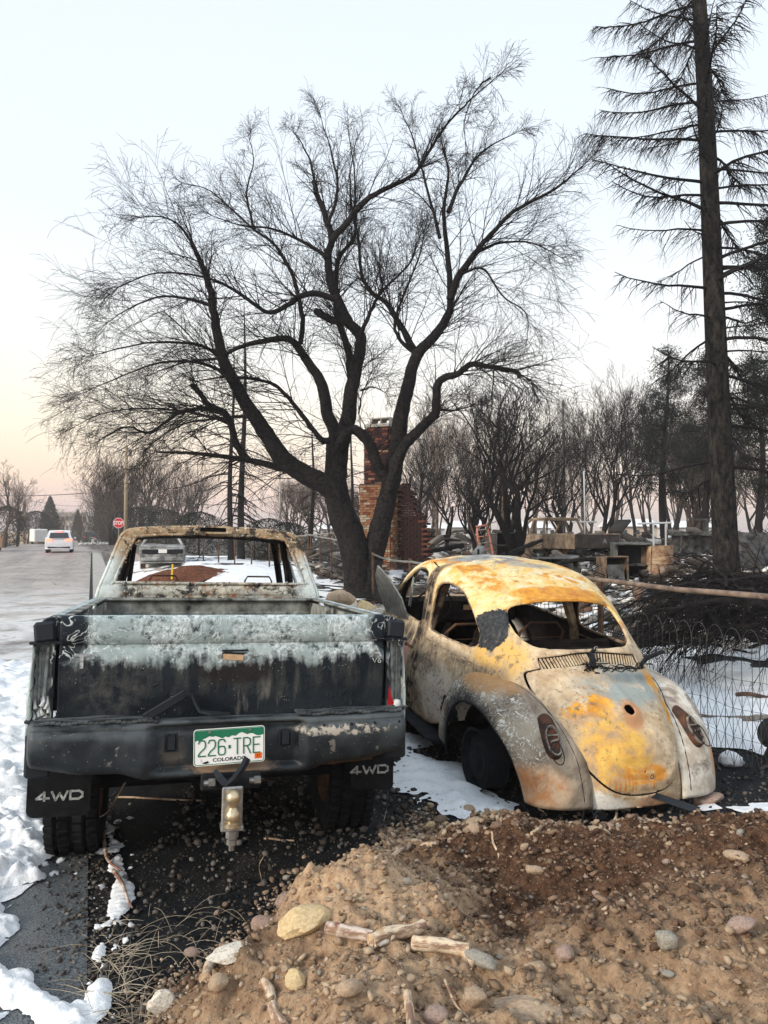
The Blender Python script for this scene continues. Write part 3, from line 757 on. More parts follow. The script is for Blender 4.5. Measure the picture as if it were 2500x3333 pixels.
# bumper -------------------------------------------------------------------
nx = 190; xs = np.linspace(-1, 1, nx)
bp = [(.02, .795), (-.05, .806), (-.085, .802), (-.100, .790), (-.101, .775), (-.107, .765), (-.117, .745), (-.121, .70), (-.117, .655), (-.098, .615), (-.05, .592), (.01, .59)]
bp = crom(np.array(bp), np.linspace(0, len(bp) - 1, 60)); V = []
for t in xs:
    a = abs(t); x = .845 * np.sign(t) * (1 - (1 - min(a / .94, 1)) ) if a < .94 else np.sign(t) * (.845)
    x = t * .862 if a < .93 else np.sign(t) * (.862 * .93 + .032 * sin((a - .93) / .07 * pi / 2) * 1.1)
    wrap = 0.26 * max(0, (a - .93) / .07) ** 1.6 + .035 * a ** 2
    dip = float(sstep(.36, .285, abs(x)))      # sunk middle for the plate
    for j, (y, z) in enumerate(bp):
        zz = z; fz = (z - .59) / .21
        low = (1 - fz); zz = z - .030 * float(sstep(.47, .34, abs(x))) * max(0, low) + .045 * max(0, a - .72) / .28 * low
        rec = dip * .060 * float(sstep(.602, .632, z)) * float(sstep(.803, .780, z)) if j > 8 else dip * .060 * float(sstep(0, 8, j)) * 0.4
        V.append((x, y + wrap * (1 - .0 * fz) + rec, zz))
V = np.array(V); V[:, 1] += .012 * (fbm(V[:, 0] * 6, V[:, 2] * 9, 1) - .5) + .004 * (fbm(V[:, 0] * 24, V[:, 2] * 24, 2) - .5); V[:, 2] += .006 * (fbm(V[:, 0] * 3, V[:, 1] * 0, 5) - .5)
m = 60; Fs = [(i * m + k, i * m + k + 1, (i + 1) * m + k + 1, (i + 1) * m + k) for i in range(nx - 1) for k in range(m - 1)]
BU = poly('bumper', V, Fs, M['bumper'], T, True); solid(BU, .006, 1)
# step pads on top of the bumper
for s in (-1, 1):
    b = BM(); n = 26; pts = np.linspace(.30, .845, n)
    for q in range(n - 1):
        x0, x1 = s * pts[q], s * pts[q + 1]; xm = (x0 + x1) / 2; wv = .004 * sin(q * 1.1 + s) + (.004 if s > 0 else 0)
        b.box((xm, -.044 + .035 * (abs(xm) / .86) ** 2 + (.05 if abs(xm) > .81 else 0), .812 + wv), (abs(x1 - x0) * 1.1, .11, .014), bev=.004)
    for z_, y_ in ((.824, -.085), (.825, -.062), (.825, -.038)): b.tube([(s * t, y_ + .035 * (t / .86) ** 2, z_ + .003 * sin(t * 21 + y_ * 90)) for t in np.linspace(.33, .80, 16)], .004, 5)
    b.build('step_pad', M['step_pad'], BU)
for x in (.42, .55, .66, .78): BM().lathe([(0, -.126 + .04 * x * x), (.006, -.126 + .04 * x * x), (.006, -.10)], 8, 'Y', (x, .004, .768)).build('bolt', M['soot'], BU)
# plate lamps
for x in (-.245, .250):
    b = BM(); b.box((x, -.074, .715), (.05, .03, .075), bev=.01).tube([(x - .028, -.089, .68), (x - .028, -.089, .752), (x + .022, -.089, .758), (x + .028, -.089, .68)], .004, 6, closed=True)
    b.build('plate_lamp', M['black_plastic'], BU)
# licence plate --------------------------------------------------------------
PL = thing('license_plate', None, None, (0.0, -.118, .700), (rad(-2), rad(-1.5), 0)); del_ = [k for k in ('label', 'category') if k in PL]
PL.parent = T
def rr(w, h_, r, n=6):
    P = []
    for cx, cy, a0 in ((w / 2 - r, h_ / 2 - r, 0), (-w / 2 + r, h_ / 2 - r, 90), (-w / 2 + r, -h_ / 2 + r, 180), (w / 2 - r, -h_ / 2 + r, 270)):
        for k in range(n + 1): a = rad(a0 + 90 * k / n); P.append((cx + r * cos(a), cy + r * sin(a)))
    return P
PW, PH = .305, .155
b = BM(); b.ext(rr(PW, PH, .014), -.0015, .0015); b.build('plate', M['white_paint'], PL)
b = BM(); o1 = rr(PW - .006, PH - .006, .012); o2 = rr(PW - .012, PH - .012, .010)
V = [(x, -.0022, z) for x, z in o1] + [(x, -.0022, z) for x, z in o2]; n = len(o1)
b.add(V, [(i, (i + 1) % n, (i + 1) % n + n, i + n) for i in range(n)]); b.build('border', M['green_paint'], PL)
ridge = [(-.1465, .028), (-.135, .031), (-.125, .025), (-.112, .036), (-.100, .040), (-.086, .047), (-.072, .043), (-.06, .046), (-.045, .040), (-.030, .034), (-.018, .041), (-.004, .036), (.01, .044), (.026, .041), (.04, .051), (.052, .055), (.064, .050), (.076, .044), (.088, .048), (.100, .047), (.115, .038), (.13, .036), (.1465, .040)]
b = BM(); V = [(x, -.0024, z) for x, z in ridge] + [(x, -.0024, min(.0705, .0705)) for x, z in ridge]; n = len(ridge)
b.add(V, [(i, i + 1, i + 1 + n, i + n) for i in range(n - 1)]); b.build('green_sky', M['green_paint'], PL)
# condensed strokes of the serial
def stroke(chars, x0, z0, w, h_, gap, th=.0052):
    segs = {'2': [[(0, .82), (.15, .97), (.5, 1), (.85, .97), (1, .82), (1, .62), (.85, .48), (.3, .28), (.02, .1), (0, 0), (1, 0)]],
            '6': [[(1, .84), (.85, .97), (.5, 1), (.15, .97), (0, .84), (0, .16), (.15, .03), (.5, 0), (.85, .03), (1, .16), (1, .40), (.85, .53), (.5, .56), (.15, .53), (0, .42)]],
            'T': [[(0, 1), (1, 1)], [(.5, 1), (.5, 0)]],
            'R': [[(0, 0), (0, 1), (.6, 1), (.92, .93), (1, .8), (1, .68), (.92, .55), (.6, .48), (0, .48)], [(.5, .48), (1, 0)]],
            'E': [[(1, 1), (0, 1), (0, 0), (1, 0)], [(0, .52), (.85, .52)]], '.': [[(.3, .42), (.7, .42), (.7, .56), (.3, .56), (.3, .42)]]}
    b = BM(); x = x0
    for ch in chars:
        ww = w * (.42 if ch == '.' else 1)
        for s_ in segs[ch]:
            P = [(x + p[0] * ww, -.0030, z0 + p[1] * h_) for p in s_]
            for i in range(len(P) - 1):
                a, c = Vector(P[i]), Vector(P[i + 1]); l = (c - a).length; d_ = (c - a).normalized()
                b.box((a + c) / 2, (l + th * .9, .0022, th), rot=(0, -atan2(d_.z, d_.x), 0), bev=.0006)
        x += ww + gap
    return b
stroke('226.TRE', -.132, -.036, .029, .066, .0128).build('serial_lettering', M['green_paint'], PL)
lettering('COLORADO', .0215, M['black_paint'], PL, (.0, -.0022, -.056), ext=.0005, sx=1.18, off=.0003)
b = BM(); b.box((.124, -.0026, -.050), (.032, .0012, .024)); st = b.build('sticker', M['orange_paint'], PL)
lettering('21', .019, M['black_paint'], st, (.124, -.0036, -.050), ext=.0003)
lettering('5', .018, M['blue_faded'], PL, (-.120, -.0022, -.056), ext=.0004)
b = BM()
for x in (-.085, .088): b.lathe([(0, -.0050), (.006, -.0045), (.007, -.0015)], 10, 'Y', (x, 0, .062))
tag(b.build('plate_bolts', M['steel'], PL), kind='stuff')
b = BM(); b.add([(-.118, -.004, -.066), (-.105, -.005, -.060), (-.092, -.004, -.057), (-.088, -.004, -.064), (-.10, -.004, -.069)], [(0, 1, 2, 3, 4)]); b.build('soot_flake', M['soot'], PL, fix=False)
# hitch -----------------------------------------------------------------------
HT = BM(); HT.box((.012, -.10, .545), (.26, .02, .075), bev=.03); HT.box((.012, .02, .53), (.07, .30, .07), bev=.008); HT.build('hitch_receiver', M['soot'], T)
b = BM(); b.box((.012, -.205, .462), (.088, .018, .175), bev=.006).box((.012, -.205, .385), (.094, .075, .020), bev=.004); bm_ = b.build('ball_mount', M['steel'], T)
b = BM(); c = (.012, -.235, .0)
b.lathe([(0, .545), (.014, .543), (.027, .530), (.0315, .513), (.027, .496), (.018, .486), (.016, .474), (.024, .462), (.032, .450), (.033, .428), (.026, .418), (.036, .412), (.036, .396), (0, .396)], 26, 'Z', c)
b.build('tow_ball', M['brass'], bm_, True, sharp=40)
b = BM(); b.lathe([(0, .378), (.026, .378), (.026, .350), (.018, .350), (.018, .345), (.022, .344), (.022, .322), (.012, .320), (.012, .298), (0, .296)], 6, 'Z', c); b.build('nut', M['steel'], bm_)
for x in (-.085, .11):
    b = BM(); b.tube([(x - .02, -.125, .548), (x + .02, -.125, .548)], .012, 8).tube([(x, -.125, .548), (x + .028, -.125, .548)], .018, 6); b.build('hitch_bolt', M['steel'], T)
# melted rubber hanging over the hitch and strip on the bumper
b = BM(); b.tube([(.075, -.150, .650), (.055, -.165, .615), (.020, -.175, .570), (-.015, -.18, .545)], [.022, .020, .023, .014], 6, flat=.6)
b.tube([(-.06, -.13, .60), (-.04, -.15, .575), (-.015, -.165, .55), (-.01, -.17, .53)], [.012, .02, .02, .01], 6, flat=.7)
b.build('melted_hose', M['black_plastic'], T)
b = BM(); b.box((-.275, -.065, .872), (.20, .012, .040), rot=(0, rad(-30), rad(4)), bev=.005)
b.tube([(-.195, -.07, .915), (-.165, -.07, .915), (-.15, -.075, .88), (-.13, -.08, .845), (-.08, -.09, .835), (0, -.09, .832)], [.012, .008, .007, .010, .012, .006], 6, flat=1.5)
b.build('peeled_trim', M['black_plastic'], T)
b = BM(); b.add([(-.665, -.02, .815), (-.635, -.02, .812), (-.63, -.02, .795), (-.605, -.02, .812), (-.575, -.02, .815), (-.60, -.022, .785), (-.63, -.022, .772)], [(0, 1, 6), (1, 2, 6), (2, 5, 6), (2, 3, 5), (3, 4, 5)])
o = b.build('bare_chip', M['tan_bare'], T, fix=False); solid(o, .003, 0)
# mud flaps ---------------------------------------------------------------
for s, zb, zt, ty in ((-1, .315, .66, 0), (1, .335, .62, 1)):
    out_ = [(s * .60, zt), (s * .875, zt)] + [(s * (.875 - .035 * (1 - cos(a))), zb + .035 * (1 - sin(a))) for a in np.linspace(0, pi / 2, 6)] + [(s * (.60 + .035 * (1 - cos(a))), zb + .035 * (1 - sin(a))) for a in np.linspace(pi / 2, 0, 6)]
    if s > 0: out_ = [(x * 1.0 if abs(x) > .7 else x + .05, z + (.05 * (.87 - abs(x)) if z < .5 else 0)) for x, z in out_]
    b = BM(); b.ext(out_, .31, .318); fl_ = b.build('mud_flap', M['rubber'], T)
    zz = .392 if s < 0 else .425
    # wide block capitals
    hw, hh = .036, .045
    q = BM(); x0 = s * .74 - .092
    L4 = [[(0, .25), (.62, 1), (.62, 0)], [(0, .25), (1, .25)]]; LW = [[(0, 1), (.25, 0), (.5, .8), (.75, 0), (1, 1)]]; LD = [[(0, 1), (.7, 1), (1, .75), (1, .25), (.7, 0), (0, 0), (0, 1)]]
    for ch, w in ((L4, .052), (LW, .066), (LD, .052)):
        for sg in ch:
            for i in range(len(sg) - 1):
                a = Vector((x0 + sg[i][0] * w, 0, zz + sg[i][1] * .036)); c2 = Vector((x0 + sg[i + 1][0] * w, 0, zz + sg[i + 1][1] * .036)); d_ = c2 - a
                q.box(((a + c2) / 2).to_tuple()[:1] + (.3085,) + (((a + c2) / 2).z,), (d_.length + .008, .004, .0095), rot=(0, -atan2(d_.z, d_.x), 0))
        x0 += w + .013
    q.build('lettering', M['ghost'], fl_)
BM().box((.60, .20, .555), (.26, .01, .075), rot=(0, rad(-3), 0), bev=.002).build('rusty_bracket', M['rust_steel'], T)
# ================================================================ burnt beetle-shaped car
BP = dict(loc=(1.502, 4.32, -.275), rot=Matrix.Rotation(rad(18.0), 3, 'Z').__matmul__(Matrix.Rotation(rad(5.9), 3, 'X')).__matmul__(Matrix.Rotation(rad(1.1), 3, 'Y')).to_euler())
B = thing('small_car', 'burnt rounded small car in scorched yellow and cream, rear towards us, beside the pickup', 'car', **BP)
ST = [  # centre, roof, rail, belt, flank, sill
 [(0, 4.02, .36), (.22, 4.0, .36), (.40, 3.9, .36), (.47, 3.75, .36), (.49, 3.65, .33), (.50, 3.6, .28)],
 [(0, 3.98, .60), (.22, 3.93, .60), (.38, 3.8, .58), (.46, 3.6, .56), (.52, 3.5, .45), (.54, 3.45, .30)],
 [(0, 3.72, .82), (.24, 3.66, .80), (.42, 3.5, .74), (.52, 3.35, .66), (.60, 3.3, .50), (.61, 3.3, .30)],
 [(0, 3.30, .93), (.28, 3.25, .91), (.50, 3.12, .84), (.62, 3.02, .76), (.69, 3.0, .55), (.69, 3.0, .30)],
 [(0, 3.05, .98), (.30, 3.02, .97), (.56, 2.88, .95), (.70, 2.80, .90), (.74, 2.80, .62), (.72, 2.80, .30)],
 [(0, 2.86, 1.20), (.32, 2.83, 1.19), (.58, 2.72, 1.15), (.69, 2.62, .91), (.75, 2.60, .62), (.73, 2.60, .30)],
 [(0, 2.66, 1.39), (.31, 2.64, 1.375), (.555, 2.50, 1.32), (.68, 2.35, .93), (.755, 2.35, .62), (.735, 2.35, .30)],
 [(0, 2.35, 1.475), (.31, 2.33, 1.455), (.575, 2.22, 1.375), (.675, 2.1, .95), (.755, 2.1, .62), (.735, 2.1, .30)],
 [(0, 2.0, 1.50), (.32, 2.0, 1.475), (.59, 1.90, 1.385), (.67, 1.86, .96), (.75, 1.83, .62), (.73, 1.83, .30)],
 [(0, 1.62, 1.475), (.32, 1.60, 1.447), (.585, 1.60, 1.355), (.66, 1.58, .96), (.735, 1.57, .62), (.72, 1.57, .32)],
 [(0, 1.27, 1.405), (.31, 1.27, 1.375), (.565, 1.30, 1.265), (.645, 1.31, .95), (.70, 1.31, .64), (.69, 1.31, .42)],
 [(0, .97, 1.285), (.30, .98, 1.265), (.530, 1.08, 1.155), (.62, 1.12, .93), (.665, 1.1, .66), (.64, 1.10, .50)],
 [(0, .73, 1.10), (.29, .75, 1.095), (.505, .87, 1.02), (.60, .93, .88), (.60, .90, .68), (.56, .87, .55)],
 [(0, .60, .965), (.27, .60, .955), (.470, .68, .89), (.545, .74, .78), (.54, .68, .64), (.50, .64, .55)],
 [(0, .33, .82), (.25, .345, .812), (.43, .46, .755), (.49, .52, .67), (.50, .50, .58), (.47, .45, .5)],
 [(0, .17, .65), (.22, .185, .64), (.375, .27, .60), (.45, .35, .55), (.48, .36, .49), (.46, .32, .43)],
 [(0, .075, .45), (.2, .09, .44), (.33, .15, .425), (.41, .21, .41), (.455, .25, .40), (.46, .24, .38)],
 [(0, .085, .27), (.2, .095, .27), (.34, .13, .27), (.42, .17, .27), (.47, .20, .27), (.48, .20, .27)]]
SP = np.array(ST)
NU, NV_ = 17 * 12 + 1, 5 * 13 + 1
A = crom(SP, np.linspace(0, 17, NU)); A = crom(A.transpose(1, 0, 2), np.linspace(0, 5, NV_)).transpose(1, 0, 2)
FULL = np.concatenate([(A * [-1, 1, 1])[:, ::-1], A[:, 1:]], 1)        # left sill .. centre .. right sill
NVF = FULL.shape[1]
BV = FULL.reshape(-1, 3).copy()
BV += (.010 * (fbm(BV[:, 0] * 3, BV[:, 1] * 3, BV[:, 2] * 3) - .5) * np.array([1, .3, 1])[None, :].T).T[:, :3] if False else 0
_dn = .014 * (fbm(BV[:, 0] * 4.5 + 3, BV[:, 1] * 4.5, BV[:, 2] * 4.5) - .5) + .005 * (fbm(BV[:, 0] * 13, BV[:, 1] * 13, BV[:, 2] * 13 + 5) - .5)
_ax = BV - np.array([0, 1.9, .7]); _ax[:, 1] *= .35; BV += _ax / (np.linalg.norm(_ax, axis=1)[:, None] + 1e-9) * _dn[:, None]
BV[:, 2] += .007 * (fbm(BV[:, 0] * 5, BV[:, 1] * 5, BV[:, 2] * 3 + 4) - .5) * (BV[:, 2] > 1.3)
BF = [(i * NVF + k, (i + 1) * NVF + k, (i + 1) * NVF + k + 1, i * NVF + k + 1) for i in range(NU - 1) for k in range(NVF - 1)]
x_, y_, z_ = BV.T
# grooves: gutter line and pressed flutes
QW = smooth_loop([(1.815, .985), (1.825, 1.15), (1.80, 1.30), (1.70, 1.355), (1.50, 1.345), (1.32, 1.265), (1.18, 1.16), (1.10, 1.07), (1.105, 1.01), (1.20, .985), (1.5, .972)], 90)
DW = smooth_loop([(1.985, .99), (1.975, 1.15), (1.99, 1.33), (2.12, 1.385), (2.35, 1.365), (2.55, 1.26), (2.70, 1.12), (2.78, 1.02), (2.74, .985), (2.4, .985)], 90)
RW = smooth_loop([(-.425, 1.13), (-.435, 1.21), (-.385, 1.285), (-.22, 1.322), (0, 1.330), (.22, 1.322), (.385, 1.285), (.435, 1.21), (.425, 1.13), (.36, 1.078), (.15, 1.070), (0, 1.070), (-.15, 1.070), (-.36, 1.078)], 120)
FW = smooth_loop([(-.50, 1.06), (-.47, 1.28), (-.40, 1.355), (0, 1.375), (.40, 1.355), (.47, 1.28), (.50, 1.06), (.45, 1.02), (0, 1.01), (-.45, 1.02)], 90)
LID = smooth_loop([(-.455, .895), (-.43, .935), (-.28, .972), (0, .985), (.28, .972), (.43, .935), (.455, .895), (.445, .82), (.385, .64), (.30, .50), (.18, .41), (0, .38), (-.18, .41), (-.30, .50), (-.385, .64), (-.445, .82)], 140)
DOOR = smooth_loop([(1.925, 1.36), (1.93, .9), (1.93, .45), (1.97, .36), (2.3, .345), (2.75, .345), (2.84, .42), (2.86, .8), (2.84, .98), (2.70, 1.17), (2.52, 1.33), (2.30, 1.42), (2.05, 1.425)], 110)
big = 9.0
side = np.abs(x_) > .42
dq = np.where(side, poly_sdf(QW, y_, z_), big); dd = np.where(side, poly_sdf(DW, y_, z_), big)
dr = np.where(y_ < 1.6, poly_sdf(RW, x_, z_), big); df = np.where(y_ > 2.3, poly_sdf(FW, x_, z_), big)
dl = np.where(y_ < 1.2, poly_sdf(LID, x_, z_), big)
dlv = np.where((y_ < 1.2), np.maximum(np.abs(x_) - .365, np.abs(z_ - (1.028 - .034 * (x_ / .36) ** 2)) - .028), big)
ddo = np.where(side & (x_ < 0), poly_sdf(DOOR, y_, z_), big)
# wheel cut under the rear wing, so the side stays hollow there
dwh = np.where(side & (z_ < .75), np.sqrt((y_ - .80) ** 2 + (z_ - .36) ** 2) - .36, big)
dwf = np.where((np.abs(x_) > .40) & (z_ < .75), np.sqrt((y_ - 3.2) ** 2 + (z_ - .36) ** 2) - .34, big)
body_d = np.minimum.reduce([dq, dd, dr, df, dl - .008, dlv, dwh, dwf, ddo - .006, np.where(np.abs(x_) < 5, z_ - .30, big)])
Vb, Fb, cutb = clip(BV, BF, body_d)
BODY = poly('body', Vb, Fb, [M['bug'], M['char_int']], B, True); md = solid(BODY, .012, 1); md.material_offset = 1; md.material_offset_rim = 0
# rolled lips round the openings
def lips(V, cut, r, name, m, parent, test=lambda p: True):
    for c, closed in chains(cut):
        P = [Vector(V[i]) for i in c]
        if len(P) < 12 or not test(sum(P, Vector()) / len(P)): continue
        P = P[::2]; BM().tube(P, [r * (1 + .25 * RND.uniform(-1, 1)) for _ in P], 6, closed=closed).build(name, m, parent, True)
lips(Vb, cutb, .011, 'window_lip', M['burnt_tan'], B, lambda p: p.z > .95 and abs(p.x) > .42 and p.y > 1.0)
lips(Vb, cutb, .009, 'rear_window_lip', M['bug'], B, lambda p: p.z > 1.1 and abs(p.x) < .2)
lips(Vb, cutb, .006, 'lower_lip', M['soot'], B, lambda p: p.z < .95)  # black lips paint the shade of the lid gap as a dark outline
# engine lid ------------------------------------------------------------------
d_l = -np.where(y_ < 1.2, poly_sdf(LID, x_, z_), big)
hole = np.sqrt(((x_ - .01) / .036) ** 2 + ((z_ - .787) / .022) ** 2) - 1
latch = np.sqrt(((x_ - .01) / .009) ** 2 + ((z_ - .50) / .013) ** 2) - 1
LV = BV.copy()
nrm = np.stack([np.zeros_like(x_), -np.ones_like(x_) * .8, np.ones_like(x_) * .6], 1)
e = poly_sdf(LID, x_, z_)
bul = .010 + .014 * sstep(0, -.05, e) + .010 * sstep(-.06, -.10, e) * 0
# raised centre panel with a channel each side, plate bump and lamp bulge
chan = -.010 * np.exp(-((e + .075) / .014) ** 2)
bump_ = .030 * np.exp(-((x_ / .11) ** 2 + ((z_ - .78) / .055) ** 2)) + .018 * np.exp(-(np.maximum(0, np.abs(x_) - .10) / .05) ** 2 - (np.maximum(0, np.abs(z_ - .63) - .05) / .025) ** 2) * (z_ < .72)
crease = .010 * np.exp(-((x_ + .02 * np.sin(z_ * 20) - .015 + (z_ - .85) * .1) / .02) ** 2) * (z_ > .80)
buck = .014 * (fbm(x_ * 7, y_ * 7, z_ * 7) - .5)
LV = LV + nrm * (bul + chan + bump_ + crease + buck)[:, None]
res = np.minimum.reduce([d_l, hole * .02, latch * .01])
Vl, Fl, cutl = clip(LV, BF, res)
LIDO = poly('engine_lid', Vl, Fl, M['bug'], B, True); solid(LIDO, .009, 1)
BM().tube([(-.030, .255, .805), (-.01, .25, .785), (.035, .245, .765)], .0018, 5).build('wire', M['steel'], LIDO)
b = BM(); b.tube([(.03 + .010 * cos(a), .028, .50 + .013 * sin(a)) for a in np.linspace(0, 2 * pi, 14, endpoint=False)], .003, 5, closed=True); b.build('latch_ring', M['rust_steel'], LIDO)
BM().box((0, .50, .60), (.74, .02, .44), rot=(rad(-40), 0, 0)).build('engine_bay', M['soot'], B)
# louvres -----------------------------------------------------------------
def surf(x, z):
    """point of the tail shell at x, z"""
    k = np.argmin((x_ - x) ** 2 * 1 + (z_ - z) ** 2 + np.where(y_ > 1.3, 9, 0)); return Vector(BV[k])
lg = BM(); prof_c = [(0, .82 + (.60 - .82) * t, 1.065 + (.915 - 1.065) * t) for t in (0, 1)]
from mathutils.interpolate import poly_3d_calc as _p
tail = {}
def ysurf(x, z):
    sel = (y_ < 1.3) & (np.abs(x_ - x) < .05) & (np.abs(z_ - z) < .05); d2 = (x_[sel] - x) ** 2 + (z_[sel] - z) ** 2; o = np.argsort(d2)[:6]
    w = 1 / (d2[o] + 1e-6); return float((y_[sel][o] * w).sum() / w.sum())
sl = []
for side_ in (-1, 1):
    n = 16
    for i in range(n + 1):
        x = side_ * (.022 + .338 * i / n); zm = 1.028 - .034 * (x / .36) ** 2
        b = BM(); w = .0085 if i not in (0, n) else .018
        za, zb = zm + .032, zm - .032; ya, yb = ysurf(x, za), ysurf(x, zb)
        sk = -.010 * side_
        p0 = Vector((x - sk, ya, za)); p1 = Vector((x + sk, yb, zb)); d_ = p1 - p0
        V = []
        for p in (p0, p1):
            V += [p + Vector((-w / 2, .002, 0)), p + Vector((w / 2, .002, 0)), p + Vector((w / 2, .008, -.008)), p + Vector((-w / 2, .008, -.008))]
        b.add(V, [(0, 1, 5, 4), (1, 2, 6, 5), (2, 3, 7, 6), (3, 0, 4, 7), (0, 3, 2, 1), (4, 5, 6, 7)])
        b.build('louvre_bar', M['bug'], B)
BM().box((0, .80, .985), (.76, .006, .10), rot=(rad(-35), 0, 0)).build('louvre_backing', M['soot'], B)
# door ------------------------------------------------------------------------
d_d = np.where(side & (x_ < 0), -poly_sdf(DOOR, y_, z_), -1)
DV = BV.copy(); DV[:, 0] -= .006 + .010 * (fbm(y_ * 5, z_ * 5, 2) - .5)
Vd, Fd, cutd = clip(DV, BF, np.minimum(d_d, dd))
DO = poly('door', Vd, Fd, [M['bug'], M['char_int']], B, True); md = solid(DO, .02, 1); md.material_offset = 1
lips(Vd, cutd, .010, 'door_edge', M['burnt_tan'], DO)
b = BM(); b.box((-.762, 2.02, .80), (.02, .10, .022), bev=.008).box((-.775, 2.05, .80), (.02, .03, .03), bev=.008); b.build('door_handle', M['rust_steel'], DO)
b = BM(); b.tube([(-.60, 2.50, 1.02), (-.57, 2.50, 1.27)], .007, 6).tube([(-.60, 2.46, 1.02), (-.575, 2.47, 1.27)], .004, 6); b.build('vent_window_bar', M['ash_metal'], DO)
# vent pane frame bent outwards, standing off the door like a fin
fin = [(-.70, 2.22, .96), (-.74, 2.66, .93), (-.80, 2.74, 1.10), (-.85, 2.70, 1.25), (-.86, 2.62, 1.35), (-.80, 2.45, 1.26), (-.74, 2.30, 1.12)]
b = BM(); b.add(fin, [tuple(range(len(fin)))]); o = b.build('bent_vent_pane', M['steel'], DO, fix=False); solid(o, .012, 0)
# belt mouldings ------------------------------------------------------------
def on_side(y, z, s, off):
    sel = (np.sign(x_) == s) & (np.abs(x_) > .3) & (np.abs(y_ - y) < .06) & (np.abs(z_ - z) < .06); d2 = (y_[sel] - y) ** 2 + (z_[sel] - z) ** 2; o = np.argsort(d2)[:6]
    w = 1 / (d2[o] + 1e-6); return Vector((float((x_[sel][o] * w).sum() / w.sum()) + s * off, y, z))
for s in (-1, 1):
    b = BM(); b.tube([on_side(y, .885 + .012 * sin(y), s, .006) for y in np.linspace(1.90, .98, 18)], .011, 6, flat=.7); b.build('belt_moulding', M['burnt_tan'], B, True)
    # rain gutter over the side windows
    gl = [(.70, .755), (.83, .85), (.95, .93), (1.02, 1.01), (1.07, 1.10), (1.17, 1.215), (1.33, 1.315), (1.55, 1.385), (1.8, 1.405), (2.1, 1.41), (2.35, 1.385), (2.58, 1.28), (2.74, 1.12)]
    G_ = crom(np.array(gl), np.linspace(0, 12, 56)); P = []
    for y, z in G_: P.append(on_side(y, z, s, .004))
    b = BM(); b.tube(P, .0065, 6); b.build('rain_gutter', M['soot'], B, True)
    # running board
    b = BM(); b.box((s * .74, 2.05, .27), (.17, 1.35, .035), bev=.012); b.box((s * .72, 2.05, .24), (.10, 1.3, .03)); b.build('running_board', M['soot'], B)
# wings ---------------------------------------------------------------------
WY, WZ = .80, .34
def wing(s, front=False):
    n, m = 84, 34; V = []
    for i in range(n + 1):
        th = rad(-14 + (226 + (4 if not front else 0)) * i / n); deg = math.degrees(th)
        rr_ = np.interp(deg, [-20, 0, 45, 90, 130, 160, 180, 200, 220], [.66, .64, .60, .525, .56, .66, .71, .72, .69])
        rl = np.interp(deg, [-20, 0, 60, 90, 130, 160, 180, 200, 220], [.365, .365, .375, .385, .42, .475, .535, .60, .66])
        xr = np.interp(deg, [-20, 0, 60, 90, 130, 160, 180, 220], [.65, .65, .60, .52, .39, .34, .33, .36])
        xl = np.interp(deg, [-20, 0, 60, 90, 130, 160, 180, 220], [.765, .775, .785, .785, .75, .69, .66, .63])
        for j in range(m + 1):
            q = j / m * pi / 2; p = 2 / 2.2
            x = xr + (xl - xr) * sin(q) ** p if j else xr - .02
            ro = rl + (rr_ - rl) * cos(q) ** p if j < m else rl
            yy = WY + ro * cos(th); zz = WZ + ro * sin(th)
            V.append((s * x, yy, zz))
        # rolled inner edge
    V = np.array(V)
    if front: V[:, 1] = 3.2 - (V[:, 1] - WY) * 1.0 ; V[:, 2] = .34 + (V[:, 2] - WZ) * .97
    V[:, 0] += .006 * (fbm(V[:, 1] * 7, V[:, 2] * 7, s) - .5)
    Fs = [(i * (m + 1) + j, i * (m + 1) + j + 1, (i + 1) * (m + 1) + j + 1, (i + 1) * (m + 1) + j) for i in range(n) for j in range(m)]
    G = V.reshape(n + 1, m + 1, 3)
    V2, F2, c2 = clip(V, Fs, V[:, 2] - .315)
    o = poly('front_wing' if front else 'rear_wing', V2, F2, [M['bug_fender'], M['char_int']], B, True); md = solid(o, .008, 0); md.material_offset = 0
    b = BM(); b.tube([G[i][m] for i in range(0, n + 1, 2) if G[i][m][2] > .25], .008, 6); b.build('wheel_arch_lip', M['soot'] if s < 0 else M['bug_fender'], o, True)
    return o, G
